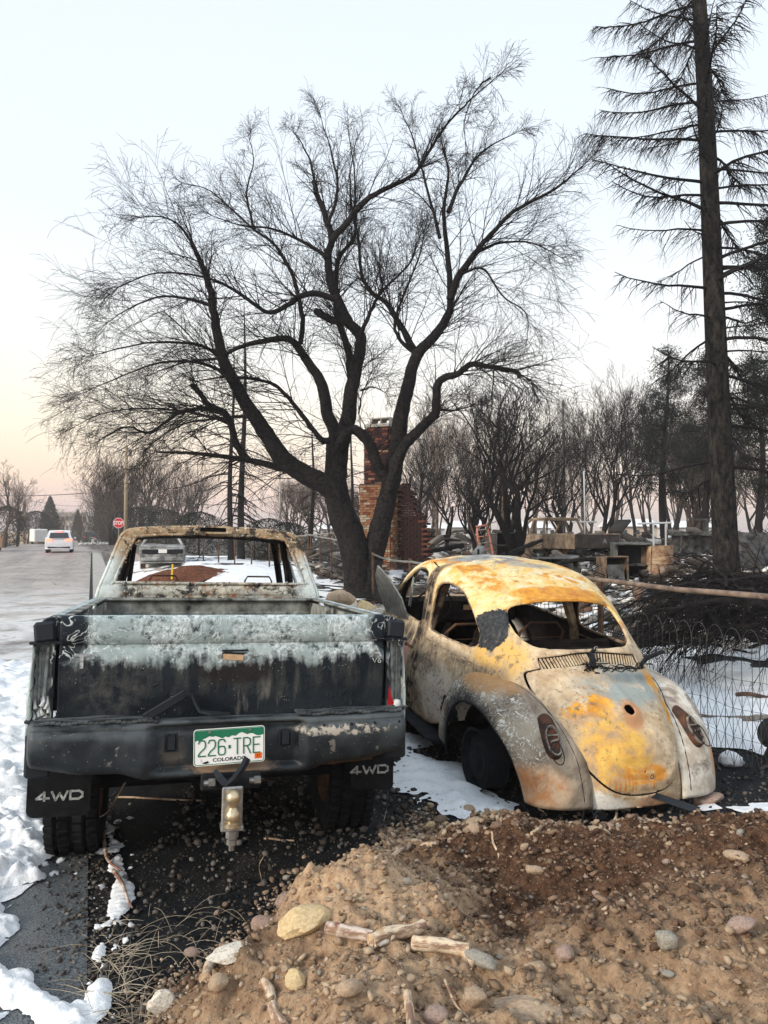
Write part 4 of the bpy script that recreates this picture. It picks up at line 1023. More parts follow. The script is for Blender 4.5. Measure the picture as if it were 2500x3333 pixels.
for s in (-1, 1):
    wing(s, True)
    o, G = wing(s)
    # welt between wing and body
    b = BM(); b.tube([G[i][2] + np.array([0, 0, 0]) for i in range(8, 80, 2)], .006, 5); b.build('wing_welt', M['soot'], o, True)
    # tail lamp -------------------------------------------------------------
    tgt = Vector((s * .575, .21, .655)) 
    k = np.argmin(((G.reshape(-1, 3) - np.array([s * .50, .28, .65])) ** 2 * np.array([1, .3, 1])).sum(1)); i, j = divmod(k, G.shape[1])
    c = Vector(G[i, j]); du = Vector(G[i + 2, j] - G[i - 2, j]).normalized(); dv = Vector(G[i, j + 2] - G[i, j - 2]).normalized()
    nn = du.cross(dv).normalized(); nn = nn if nn.y < 0 else -nn
    up = (Vector((0, .35, 1)) - nn * nn.dot(Vector((0, .35, 1)))).normalized(); rt = up.cross(nn).normalized()
    def LP(a, b_, h_): return c + rt * a + up * b_ + nn * h_
    def ovl(a, b_, h_, n_=36, cy=0, sq=2.2): return [LP(x, z + cy, h_ - 1.1 * (x * x) * 4) for x, z in superell(a, b_, sq, n_)]
    b = BM(); A_ = ovl(.072, .145, -.012, cy=.045); B_ = ovl(.048, .100, .034, cy=.005); n_ = 36
    b.add(A_ + B_, [(q, (q + 1) % n_, (q + 1) % n_ + n_, q + n_) for q in range(n_)] + [tuple(range(n_, 2 * n_))])
    lm = b.build('tail_lamp_base', M['lamp_rust'], o)
    b = BM(); A_ = ovl(.042, .092, .030); B_ = ovl(.042, .092, .046); C_ = ovl(.036, .084, .046); D_ = ovl(.032, .078, .024)
    b.add(A_ + B_ + C_ + D_, [(r * n_ + q, r * n_ + (q + 1) % n_, (r + 1) * n_ + (q + 1) % n_, (r + 1) * n_ + q) for r in range(3) for q in range(n_)] + [tuple(range(3 * n_, 4 * n_))])
    b.build('lamp_ring', M['lamp_metal'], lm)
    b = BM(); b.tube([LP(-.036, .028, .044), LP(.036, .028, .044)], .005, 6).tube([LP(-.02, -.01, .042), LP(.025, .0, .048), LP(.032, .02, .050)], .006, 6)
    b.build('lamp_bracket', M['lamp_metal'], lm)
    b = BM(); b.add(ovl(.033, .032, .028, cy=.054, n_=24) + ovl(.034, .042, .027, cy=-.03, n_=24), [tuple(range(24)), tuple(range(24, 48))]); b.build('lamp_bowl', M['soot'], lm)
    dx_ = .008 * s
    b = BM(); b.tube([LP(x - (.004 if s < 0 else -.012), z - (.085 if s < 0 else .05), .050 + .010 * abs(z) / .1) for x, z in superell(.036, .068, 2, 30)], .0032, 5, closed=True)
    b.build('hanging_gasket', M['soot'], lm)
    # wheel without tyre
    wc = (s * .655, WY, .33 + .02)
    b = BM(); b.lathe([(.205, -.075), (.190, -.070), (.185, -.03), (.180, .0), (.185, .03), (.190, .070), (.205, .075)], 32, 'X', wc)
    b.lathe([(.183, s * .02), (.14, s * .035), (.12, s * .055), (.07, s * .05), (.06, s * .075), (0, s * .08)], 32, 'X', wc); b.tube([(0, WY, .35), wc], .03, 8)
    b.lathe([(.135, -.1 * s), (.135, -.02 * s), (0, -.02 * s)], 24, 'X', wc)
    b.build('wheel', M['soot'], B, True, sharp=35)
    b = BM(); wc = (s * .655, 3.2, .30); b.lathe([(.205, -.075), (.190, -.070), (.185, 0), (.190, .070), (.205, .075)], 24, 'X', wc); b.lathe([(.183, s * .02), (.07, s * .05), (0, s * .08)], 24, 'X', wc); b.build('wheel', M['char_int'], B, True, sharp=35)
# apron seams and exhaust cut-outs
for s in (-1, 1):
    b = BM(); b.tube([(s * .30, .085, .268), (s * .315, .09, .30), (s * .36, .115, .395)], .004, 5); b.build('apron_seam', M['soot'], B)
    b = BM(); b.tube([(s * .27 + .035 * cos(a), .062 + .02 * abs(cos(a)), .262 + .050 * max(0, sin(a))) for a in np.linspace(0, pi, 9)], .007, 6); b.add([(s * .27 + .035 * cos(a), .060, .262 + .048 * sin(a)) for a in np.linspace(0, pi, 9)], [tuple(range(9))]); b.build('exhaust_notch', M['soot'], B, fix=False)
    b = BM()
    for z in (.30, .33, .36): b.lathe([(0, .075), (.006, .078), (.006, .1)], 8, 'Y', (s * .37, .03, z))
    b.build('rivet', M['rust_steel'], B)
# interior -----------------------------------------------------------------
b = BM(); b.box((0, 1.9, .33), (1.34, 2.0, .03)); b.box((0, 1.25, .80), (1.16, .05, .40), rot=(rad(-14), 0, 0), bev=.02); b.box((0, 1.02, .94), (1.08, .40, .02)); b.box((0, 2.88, .90), (1.26, .08, .24), bev=.03); b.box((0, 1.5, .50), (1.1, .45, .25), bev=.04)
b.build('interior_shell', M['char_int'], B)
b = BM(); b.tube([(-.33 + .18 * cos(a), 2.62 - .06 * sin(a), .98 + .17 * sin(a)) for a in np.linspace(0, 2 * pi, 22, endpoint=False)], .009, 6, closed=True).tube([(-.33, 2.62, .98), (-.33, 2.9, .86)], .015, 6); b.build('steering_wheel', M['char_int'], B)
for x in (-.33, .33):
    b = BM(); b.tube([(x - .2, 2.0, .45), (x - .2, 1.85, .92), (x - .12, 1.83, 1.0), (x + .12, 1.83, 1.0), (x + .2, 1.85, .92), (x + .2, 2.0, .45)], .012, 6)
    for k in range(6): b.tube([(x - .2, 1.98 - k * .022, .52 + k * .07), (x + .2, 1.98 - k * .022, .52 + k * .07)], .003, 4)
    b.build('seat_frame', M['rust_steel'], B)
BM().box((.12, 2.835, .93), (.10, .01, .045)).build('dash_plate', M['tan_bare'], B)
for s in (-1, 1):
    b = BM(); b.tube([(s * .70, 1.88, .42), (s * .655, 1.88, .95), (s * .50, 1.92, 1.37)], .034, 6, flat=1.3); b.build('door_pillar', M['burnt_tan'], B)
# charred wiring draped over the louvres ----------------------------------------
WL = thing('hose_remains', 'charred black hoses and wires draped over the louvres above the engine lid', 'burnt hoses', loc=BP['loc'], rot=BP['rot'])
def ys_(x, z, o=.02): return (x, ysurf(max(-.44, min(.44, x)), z) - o, z + o * .8)
b = BM(); b.tube([ys_(-.04, .975, .03), ys_(-.035, .995, .05), (.015, .69, 1.055), (.035, .67, 1.085)], [.024, .022, .014, .013], 8); b.build('hose', M['soot'], WL)
b = BM(); b.tube([ys_(.37, .955, .03), (.46, .70, 1.0), (.53, .68, 1.035), (.575, .67, 1.055)], [.014, .016, .015, .014], 8); b.tube([(.57, .66, 1.04), (.61, .65, 1.05)], .003, 4); b.build('hose', M['soot'], WL)
b = BM()
for c in ((.037, .668, 1.089), (.577, .668, 1.058)): b.tube([(c[0] + .013 * cos(a), c[1] - .002, c[2] + .013 * sin(a)) for a in np.linspace(0, 2 * pi, 12, endpoint=False)], .003, 5, closed=True)
tag(b.build('hose_ring', M['steel'], WL), kind='stuff')
b = BM()
for k in range(9):
    P = []
    for q in range(10):
        x = -.05 + .45 * q / 9; P.append(ys_(x, .958 + .012 * sin(q * 1.3 + k * 2) + RND.uniform(-.012, .012) - .012 * (x / .4) ** 2, .014 + RND.uniform(0, .014)))
    b.tube(spline(P, 28), RND.uniform(.002, .005), 5)
for k in range(16):
    x = RND.uniform(-.08, .0); P = [ys_(x, .97, .03)]
    for q in range(4): P.append((P[-1][0] + RND.uniform(-.03, .03), P[-1][1] - RND.uniform(-.01, .015), P[-1][2] + RND.uniform(-.02, .02)))
    b.tube(P, .004, 5)
b.build('wires', M['soot'], WL)
# ================================================================ ground, road, snow, dirt mound
def gnd(dx, dy, z=0.0):
    """ground point seen at dx, dy (photo pixels / 1.507) for height z"""
    px, py = dx * 1.507, dy * 1.507; u = (px - 1250) / F; v = -(py - 1666.5) / F
    dY = cos(TILT) - v * sin(TILT); dZ = sin(TILT) + v * cos(TILT); Y = (z - H) / dZ * dY
    return (u * Y / dY, Y)
def rn(x, y): return .93 * x + .367 * y                     # metres right of the kerb seam
def rs(x, y): return -.367 * x + .93 * y                    # metres along the road
def fe_(x, y): return .961 * (x - 2.50) + .275 * (y - 4.9)  # metres beyond the wire fence
def terr(x, y):
    x = np.asarray(x, float); y = np.asarray(y, float)
    z = .35 * sstep(15, 70, y)
    z = z + .72 * sstep(0.2, 12, fe_(x, y)) * sstep(3, 9, rn(x, y)) * sstep(4, 14, y)
    z = z + .42 * sstep(11, 21, y) * sstep(-.3, 1.6, fe_(x, y)) * sstep(9, 3, fe_(x, y))
    z = z + .42 * sstep(13, 23, y) * sstep(.6, 4, rn(x, y)) * sstep(1.5, -1.0, fe_(x, y))
    off = sstep(.3, 1.5, rn(x, y)) + sstep(-10.8, -12, rn(x, y))
    near = sstep(60, 10, np.hypot(x, y))
    z = z + off * near * (.05 * (fbm(x * .9, y * .9) - .5) + .03 * (fbm(x * 4, y * 4, 3) - .5))
    z = z - .05 * sstep(1.2, .3, np.hypot((x - 1.6) / 1.3, (y - 5.3) / 1.6)) 
    return z
def axis(a, b, fine0, fine1, step, g=1.10):
    r = list(np.arange(fine0, fine1, step)); d = step; v = r[-1]
    while v < b: d *= g; v += d; r.append(min(v, b + 1))
    d = step; v = fine0; l = []
    while v > a: d *= g; v -= d; l.append(max(v, a - 1))
    return np.array(l[::-1] + r)
def hf(name, xs, ys, fz, m, smooth=True, mask=None, kind='structure', parent=None):
    X, Y = np.meshgrid(xs, ys); Z = fz(X, Y); V = np.stack([X.ravel(), Y.ravel(), Z.ravel()], 1)
    nx_ = len(xs); i = np.arange(len(ys) - 1)[:, None] * nx_ + np.arange(nx_ - 1)[None]; i = i.ravel()
    Fs = np.stack([i, i + 1, i + 1 + nx_, i + nx_], 1)
    if mask is not None:
        mk = mask(X, Y).ravel(); keep = (mk[Fs] > 0).any(1); part = keep & (mk[Fs] <= 0).any(1)
        V2, F2, _ = clip(V, Fs[keep].tolist(), mk); me = bpy.data.meshes.new(name); me.from_pydata(V2, [], F2)
        if smooth: me.polygons.foreach_set('use_smooth', np.ones(len(me.polygons), bool))
        me.update()
    else: me = me_np(name, V, Fs, smooth)
    return tag(link(name, me, m, parent), kind=kind)
def mat_ground():
    m = Mt('charred_ground', False); x = m.xyz()
    n1 = m.noise(1.1, 8, .62); n2 = m.noise(9, 8, .7); n3 = m.noise(60, 4, .7); v = m.voro(55)
    c = m.mix(m.rng(n2, .40, .66), (.004, .0055, .008), (.020, .022, .024))
    c = m.mix(m.math('MULTIPLY', m.rng(n1, .50, .64), m.rng(n2, .4, .6)), c, (.045, .038, .032))
    c = m.mix(m.rng(m.math('ADD', v, m.math('MULTIPLY', n2, .2)), .11, .07), c, (.12, .11, .10))
    c = m.mix(m.math('MULTIPLY', m.rng(n3, .62, .70), m.rng(n1, .45, .55)), c, (.30, .29, .27))
    far = m.rng(x[1], 9, 26)
    fc = m.mix(m.rng(n2, .42, .60), (.040, .034, .030), (.13, .105, .085)); fc = m.mix(m.rng(m.noise(2.1, 7, .7), .54, .60), fc, (.34, .33, .33))
    c = m.mix(far, c, fc)
    return m.fin(c, m.rng(n2, .3, .7, .55, .9), m.math('ADD', n2, m.math('MULTIPLY', n3, .35)), .8, .03, spec=.15)
M['ground'] = mat_ground()
def mat_road():
    m = Mt('worn_asphalt', False); x = m.xyz()
    n1 = m.noise(.6, 6, .6); n2 = m.noise(5, 6, .65); n3 = m.noise(140, 3, .7); v = m.voro(90)
    st = m.noise(.9, 7, .62, .6)
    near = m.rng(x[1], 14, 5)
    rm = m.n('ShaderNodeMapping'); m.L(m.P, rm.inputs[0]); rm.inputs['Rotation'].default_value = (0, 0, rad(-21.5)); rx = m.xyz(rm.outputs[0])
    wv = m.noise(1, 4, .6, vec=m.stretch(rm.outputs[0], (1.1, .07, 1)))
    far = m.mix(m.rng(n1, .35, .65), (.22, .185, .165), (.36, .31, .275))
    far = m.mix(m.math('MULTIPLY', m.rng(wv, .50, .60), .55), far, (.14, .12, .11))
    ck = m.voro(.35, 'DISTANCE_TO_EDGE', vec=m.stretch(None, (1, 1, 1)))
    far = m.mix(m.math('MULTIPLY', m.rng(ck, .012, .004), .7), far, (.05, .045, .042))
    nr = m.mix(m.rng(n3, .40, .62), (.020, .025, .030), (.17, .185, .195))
    nr = m.mix(m.rng(v, .12, .05), nr, (.28, .29, .30))  # pale specks paint the glitter of wet asphalt into the colour
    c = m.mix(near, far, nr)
    # wheel-polished darker strip by the kerb, frost film in the middle distance
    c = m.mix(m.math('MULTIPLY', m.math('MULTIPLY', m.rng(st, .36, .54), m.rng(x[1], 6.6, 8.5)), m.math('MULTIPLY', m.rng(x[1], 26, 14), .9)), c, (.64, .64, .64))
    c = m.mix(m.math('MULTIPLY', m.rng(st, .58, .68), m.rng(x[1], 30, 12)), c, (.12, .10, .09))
    return m.fin(c, m.rng(n2, .35, .65, .38, .7), m.math('ADD', m.math('MULTIPLY', n3, .8), m.math('MULTIPLY', n2, .5)), .35, .006)
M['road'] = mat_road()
def mat_snow():
    m = Mt('old_snow', False); n1 = m.noise(3, 6, .6); n2 = m.noise(38, 5, .7)
    c = m.mix(m.rng(n1, .38, .62), (.80, .82, .85), (.88, .89, .90)); c = m.mix(m.math('MULTIPLY', m.rng(m.noise(12, 8, .8), .54, .66), .75), c, (.40, .39, .39)); c = m.mix(m.rng(m.voro(60), .10, .05), c, (.15, .14, .13))
    return m.fin(c, .6, m.math('ADD', n1, m.math('MULTIPLY', n2, .4)), .7, .03)
M['snow'] = mat_snow()
M['concrete'] = simple('pale_concrete', (.46, .43, .39), .85, .3, 6, .3, .006, obj=False, c2=(.30, .28, .26))

xs = axis(-420, 420, -5, 6, .07, 1.07); ys = axis(-12, 900, .6, 9, .07, 1.06)
hf('ground', xs, ys, terr, M['ground'])
# road laid along its own axis
u_ = axis(-8, 620, 1.5, 12, .12, 1.06); w_ = np.linspace(-10.6, 0.0, 60)
U, Wd = np.meshgrid(u_, w_); X = .93 * Wd - .367 * U; Y = .367 * Wd + .93 * U
Z = terr(X, Y) + .006 - .0 * Wd
V = np.stack([X.ravel(), Y.ravel(), Z.ravel()], 1); k = len(u_); i = (np.arange(59)[:, None] * k + np.arange(k - 1)[None]).ravel()
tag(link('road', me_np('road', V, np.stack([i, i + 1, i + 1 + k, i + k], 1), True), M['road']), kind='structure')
def strip(name, n0, n1, s0, s1, dz, m, th=.0):
    s_ = np.arange(s0, s1, .8); V = []
    for q in s_:
        for n in (n0, n1):
            x = .93 * n - .367 * q; y = .367 * n + .93 * q; V.append((x, y, float(terr(x, y)) + dz))
    Fs = [(2 * i, 2 * i + 1, 2 * i + 3, 2 * i + 2) for i in range(len(s_) - 1)]
    o = poly(name, V, Fs, m)
    if th: solid(o, th, -1)
    return tag(o, kind='structure')
strip('gutter', .04, .62, 17, 60, .018, M['concrete'], .05)
strip('pavement', 1.15, 2.5, 19, 58, .03, simple('warm_path', (.34, .28, .24), .85, .25, 3, .3, .01, obj=False), .06)
strip('kerb_seam', -.05, .04, 12.0, 58, .011, M['soot'])
# cross street
V = []
for q in (58.5, 67): 
    for n in (0, 30): x = .93 * n - .367 * q; y = .367 * n + .93 * q; V.append((x, y, float(terr(x, y)) + .02))
tag(poly('side_road', V, [(0, 1, 3, 2)], M['road']), kind='structure')

# ---- snow -------------------------------------------------------------------
def pm(pts, X, Y, amp=.25, sc=1.6, seed=0):
    return -poly_sdf(pts, X, Y) + amp * (fbm(X * sc + seed, Y * sc, seed, 5) - .52)
def snow(name, pts, box, step, th, amp=.25, sc=1.6, seed=0, ext_=None, lump=.04, thr=None, verge=False):
    xs = np.arange(box[0], box[1], step); ys = np.arange(box[2], box[3], step)
    mk = (lambda X, Y: pm(pts, X, Y, amp, sc, seed)) if thr is None else (lambda X, Y: np.minimum(-poly_sdf(pts, X, Y), np.minimum(amp * (fbm(X * sc + seed, Y * sc * 1.0, seed, 5, g=.6) - thr), rn(X, Y) - .7 - .5 * fbm(X, Y))))
    def fz(X, Y):
        d = mk(X, Y); r = terr(X, Y) + .012 + th * sstep(0, .22, d) * (.5 + fbm(X * 4, Y * 4, seed)) + lump * sstep(0, .2, d) * np.maximum(0, fbm(X * 11, Y * 11, seed) - .42) * 2
        return r + (ext_(X, Y, d) if ext_ else 0)
    return hf(name, xs, ys, fz, M['snow'], True, mk, 'stuff')
def ruts(X, Y, d):
    s_ = rs(X, Y); n = rn(X, Y)
    tr = sstep(.12, .05, np.abs(np.abs(n + 1.35) - .14)) * sstep(5.0, 5.5, s_)
    return -.02 * tr + .016 * np.sin(s_ * 42 + 6 * fbm(X * 2, Y * 2)) * sstep(.45, .2, np.abs(n + 1.35)) * sstep(4.2, 5.2, s_)
snow('snow', [(-1.62, 3.30), (-1.78, 3.9), (-2.2, 5.0), (-2.7, 6.7), (-3.6, 9.1), (-7.5, 9.6), (-8, 4), (-3.2, 3.0), (-2.1, 3.15)], (-8, -1.2, 2.7, 10), .035, .05, .35, 2.6, 1, ruts, .09)
snow('snow', [gnd(*p) for p in ((822, 1712), (845, 1640), (870, 1585), (925, 1595), (985, 1655), (1050, 1700), (1118, 1728), (1060, 1748), (1000, 1762), (950, 1738), (900, 1742), (860, 1722))], (-.4, 1.6, 4.0, 7), .020, .022, .55, 3.4, 2)
snow('snow', [(2.25, 6.1), (2.75, 5.4), (4.2, 5.3), (6.5, 7.2), (6.5, 9.0), (5.2, 8.4), (3.6, 8.9), (2.6, 9.2)], (1.6, 7.5, 4.8, 10.5), .04, .04, .7, 1.5, 3, None, .03)
snow('snow', [gnd(*p) for p in ((1560, 1735), (1659, 1725), (1720, 1750), (1659, 1762), (1600, 1757))], (1.6, 3.2, 3.9, 4.8), .015, .02, .16, 6, 4)
snow('snow', [gnd(*p) for p in ((1535, 1720), (1560, 1740), (1520, 1745), (1500, 1735))], (1.5, 2.6, 3.9, 4.8), .012, .01, .05, 7, 8)
# far patches: by the parked saloon, along the kerb and over the burnt lots
snow('snow', [(-13, 27), (-8.5, 18), (-6.4, 15.2), (-3.2, 12.8), (-1.6, 14), (-2.0, 22), (-3.0, 30), (-7, 36), (-15, 36)], (-15, 0, 12, 40), .10, .04, 4, .5, 5, thr=.40)
snow('snow', [(-3.1, 10.5), (-4.1, 13.5), (-6.1, 18), (-8.4, 24), (-7.2, 24.5), (-5.3, 18), (-3.9, 13.5), (-3.0, 11)], (-9, -2, 9, 26), .09, .03, 3, 1.2, 6, thr=.45)
snow('snow', [(-1.6, 13.5), (1.3, 9.5), (2.6, 8.6), (9, 8), (22, 16), (30, 44), (-2, 46), (-4, 30)], (-5, 32, 8, 48), .10, .03, 1.2, 1.7, 7, thr=.50)
snow('snow', [(1.2, 21), (12.5, 21), (14, 26), (1.0, 26)], (0, 16, 19, 27), .16, .04, 2.0, .5, 9, thr=.42)
snow('snow', [(-3, 30), (40, 30), (60, 80), (-8, 80)], (-10, 60, 29, 80), .35, .05, 2.0, .25, 11, thr=.50)
# lumps of ploughed snow along the kerb and beside the wheels
def blobm(seed, sub=2, amp=.35, sc=(1, 1, 1), fr=1.6):
    b = bmesh.new(); bmesh.ops.create_icosphere(b, subdivisions=sub, radius=1.0)
    r = np.array([v.co[:] for v in b.verts]); n = fbm(r[:, 0] * fr + seed * 3.1, r[:, 1] * fr + 9, r[:, 2] * fr + seed, 3) - .5
    f = np.array([[v.index for v in q.verts] for q in b.faces]); b.free()
    return r * (1 + amp * 2 * n)[:, None] * np.array(sc), f
def scatter(name, N, posf, sizef, m, kind='stuff', sub=1, flat=.7, label=None, cat=None, variants=8, smooth=False, sink=.25, rough=False):
    """one mesh of many small lumps; posf(k)->(x,y,z) arrays"""
    P = posf(N); N = len(P); sz = sizef(N); VV = []; FF = []; off = 0; TT = []
    base = [blobm(q + (50 if rough else 0), sub, .4 if not rough else .75, (1, .8 + .3 * RND.random(), flat), 1.6 if not rough else 2.6) for q in range(variants)]
    if rough and sub == 1: base = [(v * (1 + NP.uniform(-.30, .26, len(v)))[:, None] * np.array([1, NP.uniform(.6, 1), NP.uniform(.6, 1)]), f) for v, f in base]
    which = NP.integers(0, variants, N)
    for q in range(variants):
        idx = np.where(which == q)[0]
        if not len(idx): continue
        v, f = base[q]; n = len(idx)
        a, b_, c = NP.random((3, n)) * 2 * pi; b_ = (b_ / (2 * pi) - .5) * 1.1
        ca, sa, cb, sb = np.cos(a), np.sin(a), np.cos(b_), np.sin(b_)
        R = np.stack([np.stack([ca * cb, -sa, ca * sb], 1), np.stack([sa * cb, ca, sa * sb], 1), np.stack([-sb, 0 * sb, cb], 1)], 1)
        s3 = sz[idx][:, None] * (1 + .5 * (NP.random((n, 3)) - .5))
        W_ = np.einsum('nij,nkj->nki', R, v[None] * s3[:, None, :]) + P[idx][:, None, :] + np.array([0, 0, 1])[None, None] * (sz[idx] * (flat - sink))[:, None, None]
        VV.append(W_.reshape(-1, 3)); FF.append((f[None] + (np.arange(n) * len(v))[:, None, None] + off).reshape(-1, 3)); off += n * len(v)
        TT.append(np.repeat(NP.random(n), len(v)))
    me = me_np(name, np.concatenate(VV), np.concatenate(FF), smooth)
    at_ = me.attributes.new('tint', 'FLOAT', 'POINT'); at_.data.foreach_set('value', np.concatenate(TT).astype(np.float32))
    o = link(name, me, m); tag(o, label, cat, kind=kind); return o
def along(pts, N, w, z=0.0):
    P = spline([(p[0], p[1], 0) for p in pts], 200); k = NP.integers(0, 199, N); q = P[k].copy()
    q[:, 0] += NP.normal(0, w, N); q[:, 1] += NP.normal(0, w, N); q[:, 2] = terr(q[:, 0], q[:, 1]) + z; return q
kerb = [gnd(*p) for p in ((222, 1772), (235, 1800), (255, 1860), (262, 1940), (240, 2000), (215, 2060), (215, 2150), (190, 2230), (150, 2330))]
def ribbon(name, pts, w, box, step, th, seed, thr=.0, fr=13):
    P = spline([(p[0], p[1], 0) for p in pts], 60)
    def dist(X, Y):
        d = np.full(X.shape, 9.)
        for q in P: d = np.minimum(d, (X - q[0]) ** 2 + (Y - q[1]) ** 2)
        return np.sqrt(d)
    mk = lambda X, Y: w - dist(X, Y) + 2.2 * w * (fbm(X * fr, Y * fr, seed, 4) - .52 - thr)
    fz = lambda X, Y: terr(X, Y) + .008 + th * np.sqrt(np.maximum(0, mk(X, Y)) / w) * (.4 + 1.1 * fbm(X * 24, Y * 24, seed, 3))
    hf(name, np.arange(box[0], box[1], step), np.arange(box[2], box[3], step), fz, M['snow'], True, mk, 'stuff')
ribbon('snow', kerb, .050, (-1.7, -.7, 1.9, 4.2), .008, .022, 3, .20, 9)
ribbon('snow', [gnd(*p) for p in ((25, 1640), (40, 1740), (38, 1830), (8, 1900), (-90, 1950))], .15, (-2.9, -1.3, 2.7, 4.9), .012, .085, 5, -.02, 8)
ribbon('snow', [gnd(*p) for p in ((-120, 1900), (-60, 1960), (-10, 2010), (-60, 2090), (20, 2140), (90, 2180), (170, 2212), (160, 2300))], .075, (-2.3, -.9, 1.8, 3.4), .008, .04, 9, .02, 10)
scatter('snow_clumps', 60, lambda N: along(kerb, N, .05), lambda N: .004 + .018 * NP.random(N) ** 2.4, M['snow'], sub=2, smooth=True, rough=True, flat=.55)
kb2 = [gnd(*p) for p in ((20, 1700), (60, 1800), (60, 1870), (5, 1900), (-60, 1930))]
scatter('snow_clumps', 90, lambda N: along(kb2, N, .13), lambda N: .006 + .03 * NP.random(N) ** 2.4, M['snow'], sub=2, smooth=True, rough=True, flat=.55)
SC = blobm(33, 3, .4, (.085, .06, .06)); x, y = gnd(1580, 1648); 
tag(link('snow_lump', me_np('snow_lump', SC[0], SC[1], True), M['snow'], loc=(x, y, terr(x, y) + .04)), 'rounded lump of white snow on the charred ground right of the small car', 'snow lump')

# ---- dirt mound ------------------------------------------------------------------
MO = [gnd(*p) for p in ((300, 2330), (322, 2200), (360, 2140), (470, 2080), (535, 2020), (600, 1965), (650, 1925), (725, 1895), (800, 1838), (850, 1842), (895, 1800), (915, 1762))] + \
     [(.24, 4.22), (.62, 4.22), (.95, 4.12), (1.3, 4.12), (1.8, 4.06), (2.6, 4.2), (3.6, 4.3), (4.2, 4.0), (4.4, 1.2), (1.0, .6), (-.6, .8)]
def mo_h(X, Y):
    d = -poly_sdf(MO, X, Y) + .10 * (fbm(X * 5, Y * 5, 2) - .5)
    g = lambda cx, cy, rx, ry, h: h * np.exp(-((X - cx) / rx) ** 2 - ((Y - cy) / ry) ** 2)
    h = .10 * sstep(0, .30, d) + .10 * sstep(.1, .9, d)
    ins = sstep(0, .25, d)
    h = h + ins * (g(-.12, 3.02, .24, .30, .20) + g(.20, 3.70, .22, .22, .05) + g(.75, 3.75, .35, .2, .06) - g(.62, 3.15, .32, .26, .13) - g(1.1, 3.2, .3, .2, .07) + g(1.9, 3.4, .5, .3, .06) + g(.1, 2.5, .3, .2, .04) - g(.45, 2.78, .14, .10, .05))
    cl = lambda f, s_: np.maximum(0, fbm(X * f, Y * f, s_, 2) - .50)
    h = h + ins * (.22 * (fbm(X * 2.2, Y * 2.2, 5) - .5) + .13 * (fbm(X * 6, Y * 6, 8) - .5) + -.0 + .07 * cl(9, 1) + .06 * cl(17, 6) + .05 * cl(31, 2) + .035 * (fbm(X * 30, Y * 30, 4) - .5))
    h = h + ins * .05 * np.exp(-((Y - 4.08) / .14) ** 2) * sstep(.3, .7, X)
    return h, d
def mound_z(X, Y):
    h, d = mo_h(X, Y); return terr(X, Y) + np.where(d > 0, np.maximum(h, -.01), 0) + .002
def mat_dirt():
    m = Mt('turned_soil', False); n1 = m.noise(1.7, 6, .6); n2 = m.noise(16, 8, .75); n3 = m.noise(85, 4, .7); v = m.voro(42)
    dark = m.mix(m.rng(n2, .36, .64), (.026, .014, .010), (.165, .088, .052))
    tan = m.mix(m.rng(n2, .36, .64), (.33, .20, .12), (.66, .47, .30))
    t = m.blob((-.08, 3.0, .2), (.42, .55, .6), .6, n1, .5)
    t = m.math('MAXIMUM', t, m.math('MULTIPLY', m.blob((.1, 2.15, .2), (1.3, .60, .8), .8, n1, .5), .75)); t = m.math('MAXIMUM', t, m.math('MULTIPLY', m.blob((1.9, 2.1, .2), (1.5, .8, .8), 1.0, n1, .6), .7))
    c = m.mix(m.math('MULTIPLY', t, m.rng(n2, .22, .42)), dark, tan)
    c = m.mix(m.rng(n3, .62, .70), c, (.46, .36, .26))
    return m.fin(c, .95, m.math('ADD', n2, m.math('ADD', m.math('MULTIPLY', n3, .5), m.math('MULTIPLY', v, -.5))), .9, .02, spec=.1)
M['dirt'] = mat_dirt()
xs = np.arange(-1.5, 3.6, .012); ys = np.arange(.9, 4.45, .012)
hf('dirt_mound', xs, ys, mound_z, M['dirt'], True, lambda X, Y: mo_h(X, Y)[1] - .004)
def zz(x, y): return float(np.maximum(mound_z(np.array([x]), np.array([y])), terr(np.array([x]), np.array([y])))[0])
def mat_peb(name, a, b, c_):
    m = Mt(name, False); q = m.n('ShaderNodeAttribute'); q.attribute_name = 'tint'
    n2 = m.noise(60, 4, .7); c = m.ramp(q.outputs['Fac'], [(0, a), (.5, b), (1, c_)]); c = m.mix(m.rng(n2, .35, .65, 0, .5), c, (.12, .085, .06))
    return m.fin(c, .85, n2, .4, .004, spec=.15)
M['peb'] = mat_peb('gravel', (.14, .09, .06), (.27, .19, .13), (.56, .44, .33))
M['peb_dark'] = mat_peb('cinders', (.012, .013, .015), (.035, .036, .038), (.20, .19, .18))
def mpos(N):
    P = np.stack([NP.uniform(-1.2, 3.4, N * 3), NP.uniform(1.3, 4.35, N * 3)], 1); h, d = mo_h(P[:, 0], P[:, 1]); P = P[d > .01][:N]
    # denser toward the camera and along the crest by the small car
    return np.stack([P[:, 0], P[:, 1], mound_z(P[:, 0], P[:, 1])], 1)
M['clod'] = mat_peb('soil_clods', (.05, .028, .019), (.15, .085, .054), (.30, .20, .13)); M['clod_pale'] = mat_peb('pale_clods', (.20, .135, .085), (.34, .24, .155), (.50, .38, .26))
def tanness(P): return np.exp(-((P[:, 0] + .1) / .42) ** 2 - ((P[:, 1] - 3.0) / .5) ** 2) + sstep(2.75, 2.3, P[:, 1]) + .25 * fbm(P[:, 0] * 3, P[:, 1] * 3)
scatter('clods', 15000, lambda N: (lambda P: P[tanness(P) < .55])(mpos(N * 2))[:N], lambda N: .0035 + .020 * NP.random(N) ** 6, M['clod'], rough=True, sink=.45, variants=12)
scatter('clods', 13000, lambda N: (lambda P: P[tanness(P) >= .55])(mpos(N * 2))[:N], lambda N: .0035 + .018 * NP.random(N) ** 6, M['clod_pale'], rough=True, sink=.45, variants=12)
